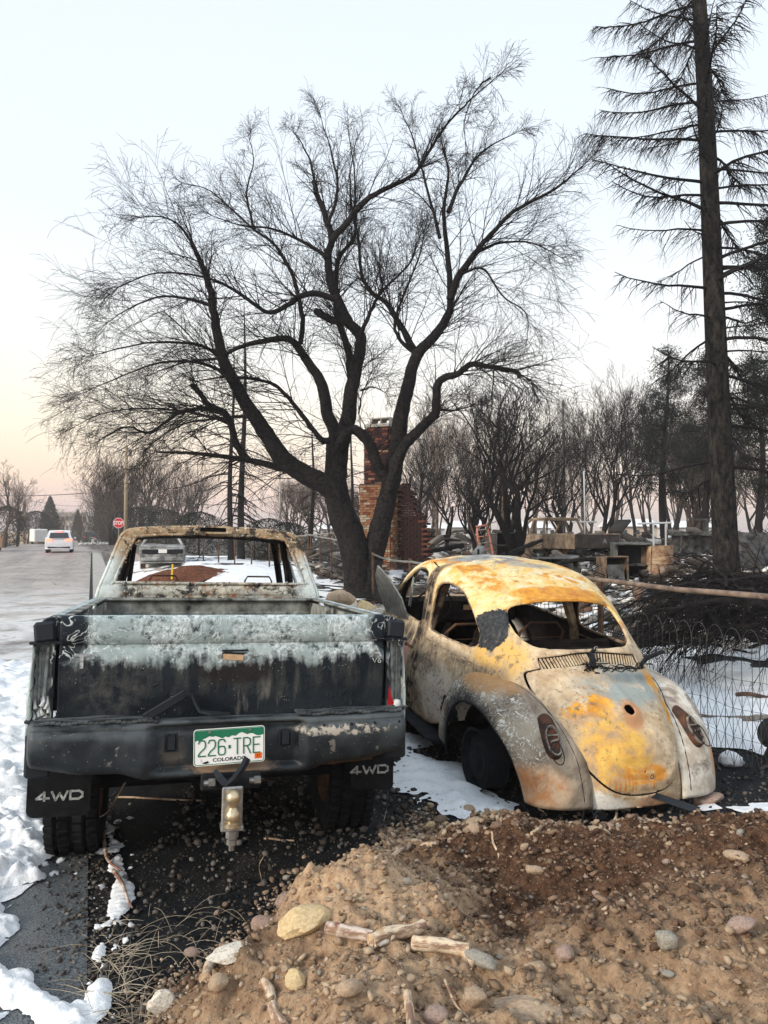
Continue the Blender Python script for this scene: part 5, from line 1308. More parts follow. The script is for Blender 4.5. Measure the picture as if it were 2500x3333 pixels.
scatter('gravel', 14000, mpos, lambda N: .0022 + .014 * NP.random(N) ** 7, M['peb'], rough=True)
def crest(N):
    t = NP.random(N); x = -.02 + t * 2.6; y = 4.02 + NP.normal(0, .10, N) + .03 * x - .10 * np.exp(-((x - .3) / .3) ** 2); return np.stack([x, y, np.maximum(mound_z(x, y), terr(x, y))], 1)
scatter('gravel', 5200, crest, lambda N: .005 + .018 * NP.random(N) ** 2.6, M['peb'], rough=True)
def rim(N):
    P = spline([(p[0], p[1], 0) for p in MO[:13]], 300); k = NP.integers(0, 299, N); x = P[k, 0] + NP.normal(0, .06, N); y = P[k, 1] + NP.normal(0, .06, N)
    return np.stack([x, y, np.maximum(mound_z(x, y), terr(x, y))], 1)
scatter('gravel', 2600, rim, lambda N: .003 + .011 * NP.random(N) ** 3, M['peb'], rough=True)
def lot(N):
    x = NP.uniform(-1.25, 3.2, N * 2); y = NP.uniform(2.3, 8, N * 2); P = np.stack([x, y], 1); d = mo_h(x, y)[1]; P = P[(d < 0) & (rn(x, y) > .05)][:N]
    return np.stack([P[:, 0], P[:, 1], terr(P[:, 0], P[:, 1])], 1)
scatter('cinders', 15000, lot, lambda N: .003 + .016 * NP.random(N) ** 4, M['peb_dark'])
def edge(N):
    s_ = NP.uniform(1.6, 9, N); n = NP.normal(-.02, .09, N) + .10 * (fbm(s_ * 3, s_ * 0, 4) - .5) * 2; x = .93 * n - .367 * s_; y = .367 * n + .93 * s_; return np.stack([x, y, terr(x, y) + .004], 1)
scatter('cinders', 5200, edge, lambda N: .003 + .012 * NP.random(N) ** 3, M['peb_dark'], rough=True)
# mulch heap beyond the cab
def mulch(X, Y): d = np.sqrt(((X + 6.35) / 1.6) ** 2 + ((Y - 22.2) / 2.8) ** 2); return 1 - d
hf('mulch_heap', np.arange(-9.0, -3.6, .09), np.arange(18.6, 26.2, .09), lambda X, Y: terr(X, Y) + .02 + .26 * sstep(0, .7, mulch(X, Y)) + .15 * (fbm(X * 3, Y * 3) - .5) * sstep(0, .4, mulch(X, Y)) + .06 * fbm(X * 11, Y * 11), simple('red_brown_mulch', (.20, .075, .035), .95, .5, 14, .8, .03, obj=False, c2=(.06, .022, .014)), True, lambda X, Y: mulch(X, Y) + .3 * (fbm(X * 1.5, Y * 1.5) - .5))
# ================================================================ trees
M['bark'] = simple('charred_bark', (.030, .027, .026), .95, .5, 18, .9, .03, c2=(.006, .006, .008), obj=False)
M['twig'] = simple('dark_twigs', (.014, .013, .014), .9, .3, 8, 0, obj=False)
M['twig_far'] = simple('hazed_brown_twigs', (.105, .075, .060), .95, .3, 3, 0, obj=False, c2=(.045, .036, .032))  # brown lightened so that distance haze is painted into the twigs
M['needles'] = simple('scorched_needles', (.028, .036, .028), .95, .5, 5, 0, obj=False, c2=(.009, .013, .013))
def mat_bark2():
    m = Mt('spruce_bark', False); n1 = m.noise(1, 6, .65, vec=m.stretch(None, (14, 14, 5))); n2 = m.noise(40, 5, .7); v = m.voro(18, vec=m.stretch(None, (1.6, 1.6, 1)))
    c = m.mix(m.rng(n1, .40, .66), (.006, .007, .009), (.045, .040, .035)); c = m.mix(m.rng(n2, .61, .72), c, (.10, .09, .075))
    return m.fin(c, .95, m.math('ADD', n1, m.math('ADD', m.math('MULTIPLY', n2, .4), m.math('MULTIPLY', v, .5))), .9, .03, spec=.1)
M['spruce_bark'] = mat_bark2()
class Tubes:
    """many thin tapered tubes built together, by equal point counts"""
    def __init__(s): s.d = {}
    def add(s, P, r, n=3): s.d.setdefault((len(P), n), []).append((np.asarray(P, float), np.asarray(r, float)))
    def arrays(s):
        VV, FF, off = [], {}, 0; out = []
        for (m, n), L in s.d.items():
            P = np.stack([a for a, b in L]); R = np.stack([b for a, b in L]); k = len(L)
            T = np.empty_like(P); T[:, 1:-1] = P[:, 2:] - P[:, :-2]; T[:, 0] = P[:, 1] - P[:, 0]; T[:, -1] = P[:, -1] - P[:, -2]
            T /= np.linalg.norm(T, axis=2, keepdims=True) + 1e-12
            up = np.where(np.abs(T[..., 2:3]) > .92, np.array([1., 0, 0]), np.array([0, 0, 1.])); A = np.cross(T, up); A /= np.linalg.norm(A, axis=2, keepdims=True) + 1e-12
            # keep frames steady along each tube
            for i in range(1, m):
                a = A[:, i - 1] - T[:, i] * (A[:, i - 1] * T[:, i]).sum(1, keepdims=True); A[:, i] = a / (np.linalg.norm(a, axis=1, keepdims=True) + 1e-12)
            B_ = np.cross(T, A); an = np.arange(n) * 2 * pi / n
            V = P[:, :, None] + R[:, :, None, None] * (A[:, :, None] * np.cos(an)[None, None, :, None] + B_[:, :, None] * np.sin(an)[None, None, :, None])
            VV.append(V.reshape(-1, 3))
            i = np.arange(m - 1)[:, None] * n; j = np.arange(n)[None]; l = (j + 1) % n
            f = np.stack([i + j, i + l, i + n + l, i + n + j], -1).reshape(-1, 4)
            FF.setdefault(4, []).append((f[None] + (np.arange(k) * m * n)[:, None, None] + off).reshape(-1, 4)); off += k * m * n
        return np.concatenate(VV), np.concatenate(FF[4])
    def mesh(s, name, smooth=True): V, Fs = s.arrays(); return me_np(name, V, Fs, smooth)
def nz3(v): v = np.asarray(v, float); return v / (np.linalg.norm(v) + 1e-12)
def grow(tb, P0, d0, L, r0, rng, lvl, o):
    """a branch from P0 along d0; o: dict of habit"""
    n = 7 if lvl < o['max'] else 5
    P = [np.array(P0, float)]; d = nz3(d0); st = L / (n - 1)
    for i in range(n - 1):
        d = nz3(d + rng.normal(0, o['wob'], 3) + np.array([0, 0, o['up'] if i < n * o['turn'] else -o['droop']]) * (1 if lvl > 0 else .4)); P.append(P[-1] + d * st)
    P = np.array(P); R = r0 * (1 - np.linspace(0, 1, n) * (.92 if lvl >= o['max'] else .72)); R = np.maximum(R, o['rmin'])
    tb.add(P, R, 3 if r0 < .02 else (5 if r0 < .05 else 7))
    if lvl >= o['max']: return
    k = o['kids'][lvl]; k = int(k * (.7 + .6 * rng.random()) + .5)
    for q in range(k):
        t = o['t0'] + (1 - o['t0']) * (q + rng.random()) / k; t = min(t, .98); f = t * (n - 1); i = int(f); p = P[i] + (P[min(i + 1, n - 1)] - P[i]) * (f - i)
        ax = nz3(P[min(i + 1, n - 1)] - P[i]); side_ = nz3(np.cross(ax, rng.normal(0, 1, 3))); ang = rad(rng.uniform(*o['ang']))
        dd = ax * cos(ang) + side_ * sin(ang)
        grow(tb, p, dd, L * rng.uniform(*o['len']) * (1.15 - .5 * t), max(R[i] * .62, o['rmin']), rng, lvl + 1, o)
# ---- the big bare tree behind the truck -----------------------------------------
TD = 15.5
def c7(x, y): return (150 + x * 1.0549, 100 + (y + max(0, 520 - y) * .15) * 1.0549)
LIMBS = [  # points in the photograph's crop, start and end radius (m), depth drift at the tip
 ([(962, 1745), (950, 1660), (925, 1570), (890, 1480), (872, 1400), (800, 1365), (740, 1352), (620, 1325), (470, 1305), (345, 1300)], .24, .020, -.5),
 ([(965, 1745), (962, 1650), (945, 1560), (915, 1490), (880, 1415), (800, 1370), (730, 1320), (690, 1260), (640, 1185), (590, 1105), (545, 1010), (525, 920), (515, 850), (500, 775), (470, 700), (440, 640)], .30, .035, -1.2),
 ([(620, 1325), (585, 1270), (570, 1210), (545, 1175), (500, 1155), (480, 1125), (450, 1092)], .085, .05, -1.6),
 ([(545, 1180), (480, 1165), (400, 1185), (320, 1240), (250, 1222), (165, 1262)], .05, .012, -2.2),
 ([(650, 1200), (600, 1190), (500, 1200), (420, 1215), (330, 1270)], .045, .012, .8),
 ([(960, 1745), (940, 1600), (905, 1500), (885, 1400), (888, 1290), (893, 1245), (868, 1180), (850, 1090), (812, 1030), (780, 980), (740, 950), (660, 960), (600, 975), (530, 1010), (440, 1020), (350, 1050)], .22, .012, .8),
 ([(888, 1262), (850, 1262), (805, 1205), (745, 1130), (700, 1090), (640, 1075), (560, 1068), (470, 1080)], .07, .012, -1.4),
 ([(975, 1745), (945, 1600), (915, 1480), (900, 1390), (908, 1290), (930, 1200), (945, 1100), (965, 1000), (968, 940), (930, 900), (880, 892), (830, 864)], .26, .07, .3),
 ([(935, 905), (905, 840), (880, 780), (870, 700), (880, 640), (858, 560), (835, 500), (828, 455)], .11, .05, .8),
 ([(945, 1100), (938, 1020), (925, 960), (900, 880), (893, 790), (905, 700), (950, 640), (955, 560), (950, 420), (930, 260)], .10, .010, 1.6),
 ([(985, 1745), (1012, 1600), (1040, 1500), (1058, 1420), (1083, 1300), (1095, 1200), (1115, 1100), (1142, 1005), (1200, 940), (1240, 880), (1247, 830), (1240, 700), (1228, 560), (1240, 430), (1225, 330)], .25, .015, .4),
 ([(1145, 1000), (1100, 920), (1050, 840), (1010, 812), (972, 750), (965, 650), (945, 560), (938, 450), (950, 330)], .075, .010, 1.4),
 ([(1247, 830), (1272, 760), (1330, 680), (1362, 640), (1440, 560), (1560, 490), (1625, 430), (1665, 388)], .085, .010, -1.0),
 ([(1058, 1420), (1100, 1290), (1160, 1222), (1200, 1180), (1207, 1100), (1230, 1070), (1270, 1060), (1310, 1030), (1360, 1035), (1450, 1052), (1458, 1070)], .12, .035, -1.2),
 ([(1200, 1168), (1250, 1172), (1300, 1162)], .03, .012, -.8),
 ([(1062, 1400), (1025, 1350), (1000, 1280), (955, 1232), (925, 1245), (895, 1290)], .13, .09, -.3),
 ([(878, 650), (930, 590), (985, 525), (1050, 482), (1130, 432), (1180, 350), (1235, 250), (1300, 170), (1385, 78)], .075, .010, -1.8),
 ([(895, 830), (830, 810), (780, 822), (740, 850), (690, 870), (640, 842), (580, 800), (520, 770), (430, 750), (330, 750), (220, 790)], .07, .010, -2.4),
 ([(440, 640), (410, 600), (360, 575), (290, 575)], .03, .008, -1.6),
 ([(785, 965), (790, 880), (762, 760), (705, 660), (640, 612), (560, 540), (500, 485), (420, 460)], .06, .008, 2.2),
 ([(545, 1010), (480, 972), (400, 962), (300, 965), (150, 1000)], .045, .008, -2.0),
 ([(590, 1100), (520, 1040), (430, 1020), (330, 1030), (200, 1080), (110, 1120)], .045, .008, .6),
 ([(570, 1210), (500, 1190), (430, 1175), (300, 1165), (180, 1180), (90, 1220)], .04, .008, 1.2),
 ([(830, 500), (820, 400), (790, 320), (760, 270)], .035, .008, 1.4),
 ([(870, 600), (900, 480), (880, 350), (850, 230)], .04, .008, .2),
 ([(1240, 560), (1285, 450), (1350, 345), (1455, 275)], .05, .008, .8),
 ([(1215, 640), (1180, 500), (1135, 310), (1100, 210)], .04, .008, 1.0),
 ([(1335, 680), (1400, 655), (1500, 655), (1590, 700)], .04, .008, .5),
 ([(1280, 750), (1350, 735), (1410, 820), (1480, 870), (1485, 950)], .03, .006, -1.5),
 ([(870, 700), (800, 655), (700, 612), (600, 600), (510, 570)], .045, .008, -1.0),
 ([(1142, 1000), (1090, 950), (1080, 880), (1150, 700), (1170, 600)], .05, .010, 1.0),
 ([(968, 940), (1000, 870), (1040, 800), (1120, 720), (1150, 640)], .05, .010, -1.0),
 ([(515, 850), (450, 830), (360, 820), (270, 850), (190, 900)], .045, .008, .5),
 ([(640, 612), (620, 500), (640, 380), (625, 290)], .03, .006, 1.0),
 ([(1370, 78), (1330, 120), (1290, 240), (1300, 350)], .02, .006, -1.0),
 ([(970, 1110), (1010, 1100), (1045, 1115)], .025, .008, -.8), ([(965, 1180), (975, 1120), (998, 1075)], .02, .008, -.5),
 ([(1382, 1040), (1378, 1110), (1370, 1200), (1350, 1280)], .014, .008, -1.2),
]
BT = thing('bare_tree', 'great black many-stemmed bare tree standing behind the fence between the two burnt vehicles', 'tree', at(*c7(975, 1745), TD))
base = np.array(at(*c7(975, 1745), TD))
rng = np.random.default_rng(5); TR = Tubes(); TW = Tubes(); ht = np.array([0., 0, 0])
HAB = dict(max=2, wob=.085, up=.03, turn=.35, droop=.15, kids=[6, 3], t0=.15, ang=(18, 55), len=(.45, .75), rmin=.0026)
for pts, ra, rb, dr in LIMBS:
    n = len(pts); N = n * (9 if ra > .1 else 4); P2 = crom(np.array([c7(*p) for p in pts], float), np.linspace(0, n - 1, N))
    y0 = pts[0][1]; s0 = 0 if y0 > 1500 else dr * .25
    t = np.linspace(0, 1, N); dep = TD + (s0 + (dr - s0) * t ** 1.3)
    P = np.array([at(a, b, d) for (a, b), d in zip(P2, dep)]) - base
    R = rb + (ra - rb) * (1 - t) ** 1.15
    if y0 > 1700: R[:3] *= [1.35, 1.2, 1.08]
    P += (fbm(t * 30 + ra * 100, t * 0 + rb * 900) - .5)[:, None] * .05 * np.array([1, 1, 0])
    TR.add(P, R, 24 if ra > .1 else 8)
    Lt = np.linalg.norm(np.diff(P, axis=0), axis=1).sum()
    # side shoots along the outer part of the limb
    ks = int(Lt * (8.0 if y0 <= 1500 else 4.2)); 
    for q in range(ks):
        tt = (.12 if y0 <= 1500 else .52) + (.87 if y0 <= 1500 else .47) * rng.random(); i = min(int(tt * (N - 1)), N - 2); ax = nz3(P[i + 1] - P[i])
        if R[i] > .15: continue
        outd = nz3((P[i] - np.array([0, 0, 3.2])) * np.array([1, .7, .75]))
        sd_ = nz3(np.cross(ax, rng.normal(0, 1, 3))); an = rad(rng.uniform(25, 70)); d = nz3(ax * cos(an) + sd_ * sin(an) + .40 * outd + np.array([0, 0, .05]))
        L = rng.uniform(.7, 2.0) * min(1, max(.45, (10.6 - (base[2] + P[i][2])) / 3)) * (1.15 - .45 * tt) * (1.0 if R[i] < .08 else .9)
        grow(TW, P[i], d, L, min(max(R[i] * .38, .0055), .014), rng, 0, HAB)
    # spray at the tip
    if rb < .03:
        for q in range(6):
            grow(TW, P[-1], nz3(P[-1] - P[-3] + rng.normal(0, .35, 3) * np.linalg.norm(P[-1] - P[-3])), rng.uniform(.3, .7), .006, rng, 0, HAB)
_V, _F = TR.arrays(); _n = np.stack([fbm(_V[:, 0] * 16 + 7 * k, _V[:, 1] * 16, _V[:, 2] * 3.5 + 11 * k) - .5 for k in range(3)], 1); _V = _V + _n * np.array([.07, .07, .03]) * sstep(8, 1, _V[:, 2])[:, None]
link('trunk', me_np('trunk', _V, _F, True), M['bark'], BT); link('crown', TW.mesh('crown', False), M['twig'], BT)
print('big tree twigs', sum(len(v) for v in TW.d.values()))
# ---- spruces ------------------------------------------------------------------
def spruce(name_label, base, Ht, r0, seed, lean=(0, 0), zlo=.12, blen=2.6, nb=70, twg=True, up=.15, needle=False, group=None, tw_len=.33, dens=1.0, top=.01, mat_b='spruce_bark', mat_t='twig', curve=-.25, step=.085, rmin=.0045, branches=None, lofac=1.0):
    rg = np.random.default_rng(seed); o = thing('burnt_spruce', name_label, 'tree', base, group=group)
    tr = Tubes(); n = 40; t = np.linspace(0, 1, n); P = np.stack([lean[0] * t ** (1.2 if lean[0] > -1 else 2.6) + .06 * np.sin(t * 7 + seed), lean[1] * t + .05 * np.sin(t * 5), t * Ht - .25], 1); R = r0 * (1 - t) ** .85 + top; R[:2] *= [1.35, 1.12]
    tr.add(P, R, 16); me = tr.mesh('trunk')
    link('trunk', me, M[mat_b], o)
    br = Tubes(); tw = Tubes(); nd = Tubes()
    for q in range(nb):
        tt = zlo + (1 - zlo) * ((q + rg.random()) / nb); z = tt * (n - 1); i = min(int(z), n - 2); p = P[i] + (P[i + 1] - P[i]) * (z - i); a = rg.uniform(0, 2 * pi)
        if branches: a = branches(q, tt, a, rg)
        L = blen * (1 - tt) ** .55 * rg.uniform(.55, 1.1) * (lofac + (1 - lofac) * min(1, tt / .4)); d = np.array([cos(a), sin(a), rg.uniform(-.12, .22) + up * tt]); m_ = 9; Q = [p]; dd = nz3(d)
        for k in range(m_ - 1):
            dd = nz3(dd + np.array([0, 0, curve * .25 * (1.5 - 1.6 * tt) if k < 4 else .09]) + rg.normal(0, .05, 3)); Q.append(Q[-1] + dd * L / (m_ - 1))
        Q = np.array(Q); rb = max(.010, min(.045, L * .014)); br.add(Q, rb * (1 - .8 * np.linspace(0, 1, m_)), 5)
        if twg:
            kk = int(L / step * dens * (.35 + .65 * float(sstep(.28, .5, tt)) if name_label.startswith('tall scorched') else 1))
            for w in range(kk):
                f = (.18 + .8 * rg.random()) * (m_ - 1); j = min(int(f), m_ - 2); b0 = Q[j] + (Q[j + 1] - Q[j]) * (f - j); ax = nz3(Q[j + 1] - Q[j]); sdv = nz3(np.cross(ax, [0, 0, 1])) * (1 if rg.random() < .5 else -1)
                l = tw_len * rg.uniform(.4, 1.3) * (1.25 - .6 * f / (m_ - 1)); d2 = nz3(ax * .75 + sdv * rg.uniform(.3, 1.0) + np.array([0, 0, rg.uniform(-.85, .05)])); W_ = [b0]
                for e in range(3): d2 = nz3(d2 + np.array([0, 0, -.20]) + rg.normal(0, .10, 3)); W_.append(W_[-1] + d2 * l / 3)
                tw.add(np.array(W_), np.maximum(rmin, rb * .3) * np.array([1, .85, .7, .5]), 3)
                for v in range(3 if l > .2 else 1):
                    e = rg.integers(1, 4); d3 = nz3(d2 + rg.normal(0, .6, 3) + [0, 0, -.3]); tw.add(np.array([W_[e], W_[e] + d3 * l * .3, W_[e] + d3 * l * .5 + [0, 0, -.02]]), rmin * np.array([.8, .7, .5]), 3)
                    if needle and rg.random() < needle:
                        for u in range(5):
                            d4 = nz3(d3 + rg.normal(0, .7, 3)); b1 = W_[e] + d3 * l * .2 * rg.random(); nd.add(np.array([b1, b1 + d4 * .06, b1 + d4 * .10]), np.array([.008, .011, .004]), 3)
    link('branches', br.mesh('branches'), M[mat_t], o)
    if tw.d: tag(link('twigs', tw.mesh('twigs', False), M[mat_t], o), kind='stuff')
    if nd.d: link('needles', nd.mesh('needles', False), M['needles'], o)
    return o
p = at(1572 * 1.507, 1262 * 1.507, 14.0)
sb = lambda q, tt, a, rg: a
SPR = spruce('tall scorched spruce with rough brown trunk rising out of frame on the right', (p.x, 14.0, float(terr(p.x, 14.0))), 21.5, .215, 3, (-1.5, .4), .12, 3.1, 150, lofac=.95, up=.22, tw_len=.46, dens=3.0, top=.025, needle=False, rmin=.0031, curve=-.30)
for k, (dx, dyb, Y, Ht, r, sd_, bl) in enumerate(((497, 1225, 31, 9.5, .13, 21, 3.4), (522, 1225, 32, 11.5, .16, 22, 3.2), (672, 1215, 34, 6.6, .11, 23, 2.6), (757, 1215, 36, 7.5, .10, 24, 2.2))):
    p = at(dx * 1.507, 1700, Y)
    spruce(['slim bare spruce pole left of its taller twin, seen over the pickup cab', 'tall bare twin spruce with drooping ribs of branches over the pickup cab', 'lone charred spruce left of the great bare tree', 'thin charred spruce behind the great bare tree'][k],
           (p.x, Y, float(terr(p.x, Y))), Ht, r, sd_, (.1, 0), .16, bl, 62, twg=True, curve=-.85, dens=.35, tw_len=.25, mat_b='bark', rmin=.010, step=.14)
# pines that kept dark needles, right
def pine(label, dx, Y, Ht, r, seed, w, zlo=.3, dens=1.0):
    rg = np.random.default_rng(seed); p = at(dx * 1.507, 1700, Y); o = thing('scorched_pine', label, 'tree', (p.x, Y, float(terr(p.x, Y))), group='scorched pines behind the rubble')
    tr = Tubes(); n = 24; t = np.linspace(0, 1, n); P = np.stack([.2 * np.sin(t * 5 + seed), .1 * t, t * Ht - .2], 1); tr.add(P, r * (1 - t) ** .8 + .015, 10); link('trunk', tr.mesh('trunk'), M['bark'], o)
    br = Tubes(); LV, LF = [], []; off = 0
    for q in range(int(58 * dens)):
        tt = zlo + (1 - zlo) * rg.random() ** .9; i = min(int(tt * (n - 1)), n - 2); a = rg.uniform(0, 2 * pi); L = w * (1 - tt) ** .5 * rg.uniform(.4, 1.0) * (1 if tt > zlo + .12 else .7); d = nz3([cos(a), sin(a), rg.uniform(-.1, .4)]); Q = [P[i]]
        for k in range(6): d = nz3(d + rg.normal(0, .14, 3) + [0, 0, .04]); Q.append(Q[-1] + d * L / 6)
        Q = np.array(Q); br.add(Q, .022 * (1 - .8 * np.linspace(0, 1, 7)), 4)
        for c in range(int(5 + L * 6)):
            f = rg.uniform(.35, 1) * 6; j = min(int(f), 5); b0 = Q[j] + (Q[j + 1] - Q[j]) * (f - j) + rg.normal(0, .12, 3); N_ = 26; s_ = rg.uniform(.10, .26)
            C_ = b0 + rg.normal(0, 1, (N_, 3)) * s_ * np.array([1, 1, .7]); D1 = rg.normal(0, 1, (N_, 3)); D1 /= np.linalg.norm(D1, axis=1)[:, None]; D2 = np.cross(D1, rg.normal(0, 1, (N_, 3))); D2 /= np.linalg.norm(D2, axis=1)[:, None]
            tri = np.stack([C_ - D1 * .075, C_ + D2 * .028, C_ + D1 * .075], 1); LV.append(tri.reshape(-1, 3)); LF.append(np.arange(N_ * 3).reshape(-1, 3) + off); off += N_ * 3
    link('branches', br.mesh('branches'), M['twig'], o); link('needles', me_np('needles', np.concatenate(LV), np.concatenate(LF)), M['needles'], o)
pine('dark-needled pine just left of the tall spruce trunk', 1440, 33, 9.6, .16, 41, 2.5, .30)
pine('dark pine half hidden behind the tall spruce trunk', 1532, 30, 8.6, .16, 42, 2.6, .42)
pine('dark pine with open crown at the far right edge, behind the crumpled metal', 1640, 29, 8.3, .15, 43, 2.3, .36)
pine('dense dark pine at the right edge', 1700, 22, 11.0, .18, 44, 2.6, .35, 1.2)
# ---- bare broadleaf trees, a few shapes shared by many ---------------------------
def broad(seed, Ht=7.0, r0=.16, kids=(5, 4), spread=.5, stems=2, max_=3, rmin=.0065, mat='twig', fork=.28, up=.16):
    rg = np.random.default_rng(seed); tr = Tubes(); tw = Tubes(); o = dict(max=max_, wob=.17, up=up, turn=.7, droop=.06, kids=[5, 5, 4], t0=.22, ang=(22, 58), len=(.42, .72), rmin=rmin)
    for s_ in range(stems):
        a = rg.uniform(0, 2 * pi); d = nz3([cos(a) * spread * .35, sin(a) * spread * .35, 1]); n = 9; P = [np.array([cos(a) * .05, sin(a) * .05, -.15])]
        for k in range(n - 1): d = nz3(d + rg.normal(0, .07, 3) + [0, 0, .05]); P.append(P[-1] + d * Ht * .42 / (n - 1))
        P = np.array(P); R = r0 * (1 - .5 * np.linspace(0, 1, n)); R[0] *= 1.3; tr.add(P, R, 9)
        for q in range(4 + rg.integers(0, 3)):
            i = rg.integers(int(n * fork), n); an = rg.uniform(0, 2 * pi); sp = rg.uniform(.3, 1.0) * spread; grow(tw if False else tw, P[i], nz3([cos(an) * sp, sin(an) * sp, .9]), Ht * rg.uniform(.38, .6), R[i] * .62, rg, 0, o)
    return tr.mesh('trunk'), tw.mesh('branches', False)
PROTO2 = [broad(200 + k, 8.2, (.085, .10, .075, .11, .09)[k], spread=(.30, .42, .25, .5, .35)[k], stems=(1, 2, 3, 1, 2)[k], fork=.45, rmin=.006, up=.20) for k in range(5)]
PROTO = [broad(100 + k, 7.0, (.15, .18, .13, .16, .12, .14)[k], spread=(.6, .9, .5, .8, .55, 1.0)[k], stems=(1, 2, 2, 3, 1, 2)[k]) for k in range(6)]
def place(k, dx, Y, s, rot, label, group, mt='bark', mc='twig', zsc=1.0, name='bare_tree'):
    x = (dx - 829.5) / 1597 * Y; o = thing(name, label, 'tree', (x, Y, float(terr(x, Y))), (0, 0, rot), group)
    for nm, me in zip(('trunk', 'branches'), (PROTO + PROTO2)[k]):
        key = (me.name, mt if nm == 'trunk' else mc)
        if key not in MC:
            c = me.copy(); c.materials.clear(); c.materials.append(M[key[1]]); MC[key] = c
        q = bpy.data.objects.new(nm, MC[key]); COL.objects.link(q); q.parent = o
    o.scale = (s, s, s * zsc); return o
MC = {}
place(3, 1122, 24, .98, .4, 'thick black forked tree standing between the pink ladder and the wrecked truck', None)
place(1, 1030, 26, .60, 2.4, 'black tree with drooping limbs beside the leaning ladder', None)
place(4, 955, 30, .8, 1.2, 'small bare tree right of the brick chimney', None)
place(0, 925, 34, .95, 3.0, 'slender bare tree close behind the chimney wing', None)
place(2, 1310, 30, .92, .9, 'tall thin black tree behind the wrecked truck', None)
place(5, 1215, 33, .82, 5.0, 'spreading charred tree above the wrecked truck roof', None)
rg = np.random.default_rng(77)
GT = 'bare trees of the far thicket'
for q in range(29):
    dx = 890 + 800 * (q + rg.normal(.5, .8)) / 29; Y = rg.uniform(34, 72); k = int(rg.integers(5, 11))
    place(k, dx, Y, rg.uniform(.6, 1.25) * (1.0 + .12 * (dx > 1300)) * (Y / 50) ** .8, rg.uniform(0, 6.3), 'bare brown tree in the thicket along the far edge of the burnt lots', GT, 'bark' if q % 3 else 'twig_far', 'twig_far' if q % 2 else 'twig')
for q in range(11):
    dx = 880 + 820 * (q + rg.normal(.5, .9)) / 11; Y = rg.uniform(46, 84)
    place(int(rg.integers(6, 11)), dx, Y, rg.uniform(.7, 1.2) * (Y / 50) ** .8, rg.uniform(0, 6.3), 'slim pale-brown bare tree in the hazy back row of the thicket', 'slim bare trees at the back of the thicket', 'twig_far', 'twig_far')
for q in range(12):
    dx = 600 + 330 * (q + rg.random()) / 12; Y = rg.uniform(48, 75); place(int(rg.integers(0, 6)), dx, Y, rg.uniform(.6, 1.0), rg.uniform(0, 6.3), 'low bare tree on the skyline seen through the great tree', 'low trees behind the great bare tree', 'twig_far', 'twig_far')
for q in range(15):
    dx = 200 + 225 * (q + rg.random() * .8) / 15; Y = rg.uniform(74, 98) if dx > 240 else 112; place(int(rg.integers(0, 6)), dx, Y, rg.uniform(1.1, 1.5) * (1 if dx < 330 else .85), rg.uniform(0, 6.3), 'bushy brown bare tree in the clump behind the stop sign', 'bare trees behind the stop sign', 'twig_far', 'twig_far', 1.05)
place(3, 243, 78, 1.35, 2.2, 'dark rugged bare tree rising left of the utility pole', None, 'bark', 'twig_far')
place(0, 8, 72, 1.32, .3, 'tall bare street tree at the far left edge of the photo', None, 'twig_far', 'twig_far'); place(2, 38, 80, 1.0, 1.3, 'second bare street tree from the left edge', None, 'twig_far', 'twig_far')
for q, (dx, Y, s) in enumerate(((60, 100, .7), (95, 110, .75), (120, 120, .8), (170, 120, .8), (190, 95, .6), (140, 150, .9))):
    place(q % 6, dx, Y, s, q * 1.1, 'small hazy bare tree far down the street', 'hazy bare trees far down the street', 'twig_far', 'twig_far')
# evergreens and shrubs down the street
def conifer(label, dx, Y, Ht, w, seed, col, group=None, shape=1.0, name='evergreen'):
    rg = np.random.default_rng(seed); x = (dx - 829.5) / 1597 * Y; o = thing(name, label, 'tree' if shape else 'bush', (x, Y, float(terr(x, Y))), group=group)
    b = BM().lathe([(Ht * .03, -.2), (Ht * .02, Ht * .5), (0, Ht * .95)], 6); b.build('trunk', M['bark'], o)
    N = 5200; t = rg.random(N) ** .75; prof = (1 - t) ** .8 if shape else np.sqrt(np.maximum(0, 1 - (2 * t - 1) ** 2)); a = rg.uniform(0, 2 * pi, N); lay = .75 + .35 * np.abs(np.sin(t * Ht * 4.2 + 1.5 * np.sin(a * 3))); r = w * prof * lay * np.sqrt(rg.uniform(.25, 1, N))
    C_ = np.stack([r * np.cos(a), r * np.sin(a), t * Ht * .98 + .1 - .12 * r], 1); s_ = .055 * Ht / 4; D1 = rg.normal(0, 1, (N, 3)) + np.stack([np.cos(a), np.sin(a), 0 * a - .4], 1) * 1.2; D1 /= np.linalg.norm(D1, axis=1)[:, None]; D2 = np.cross(D1, rg.normal(0, 1, (N, 3))); D2 /= np.linalg.norm(D2, axis=1)[:, None]
    tri = np.stack([C_ - D1 * s_ * 2, C_ + D2 * s_, C_ + D1 * s_ * 2.4], 1); link('foliage', me_np('foliage', tri.reshape(-1, 3), np.arange(N * 3).reshape(-1, 3)), col, o)
G1 = simple('grey_green_needles', (.07, .085, .06), .95, .4, 2, 0, obj=False, c2=(.03, .04, .032)); G2 = simple('dull_shrub', (.09, .07, .055), .95, .4, 2, 0, obj=False, c2=(.045, .04, .035))
conifer('grey-green spruce with a pointed top left of the white car', 108, 120, 7.5, 2.6, 1, G1); conifer('dark dense evergreen on the left street edge', 15, 78, 4.3, 2.2, 2, M['needles'], None, 0); conifer('dark evergreen bush behind the round street sign', 78, 104, 4.6, 3.0, 3, M['needles'], None, 0)
conifer('small dark conifer between the two cars on the street', 168, 150, 6.3, 1.7, 4, M['needles'])
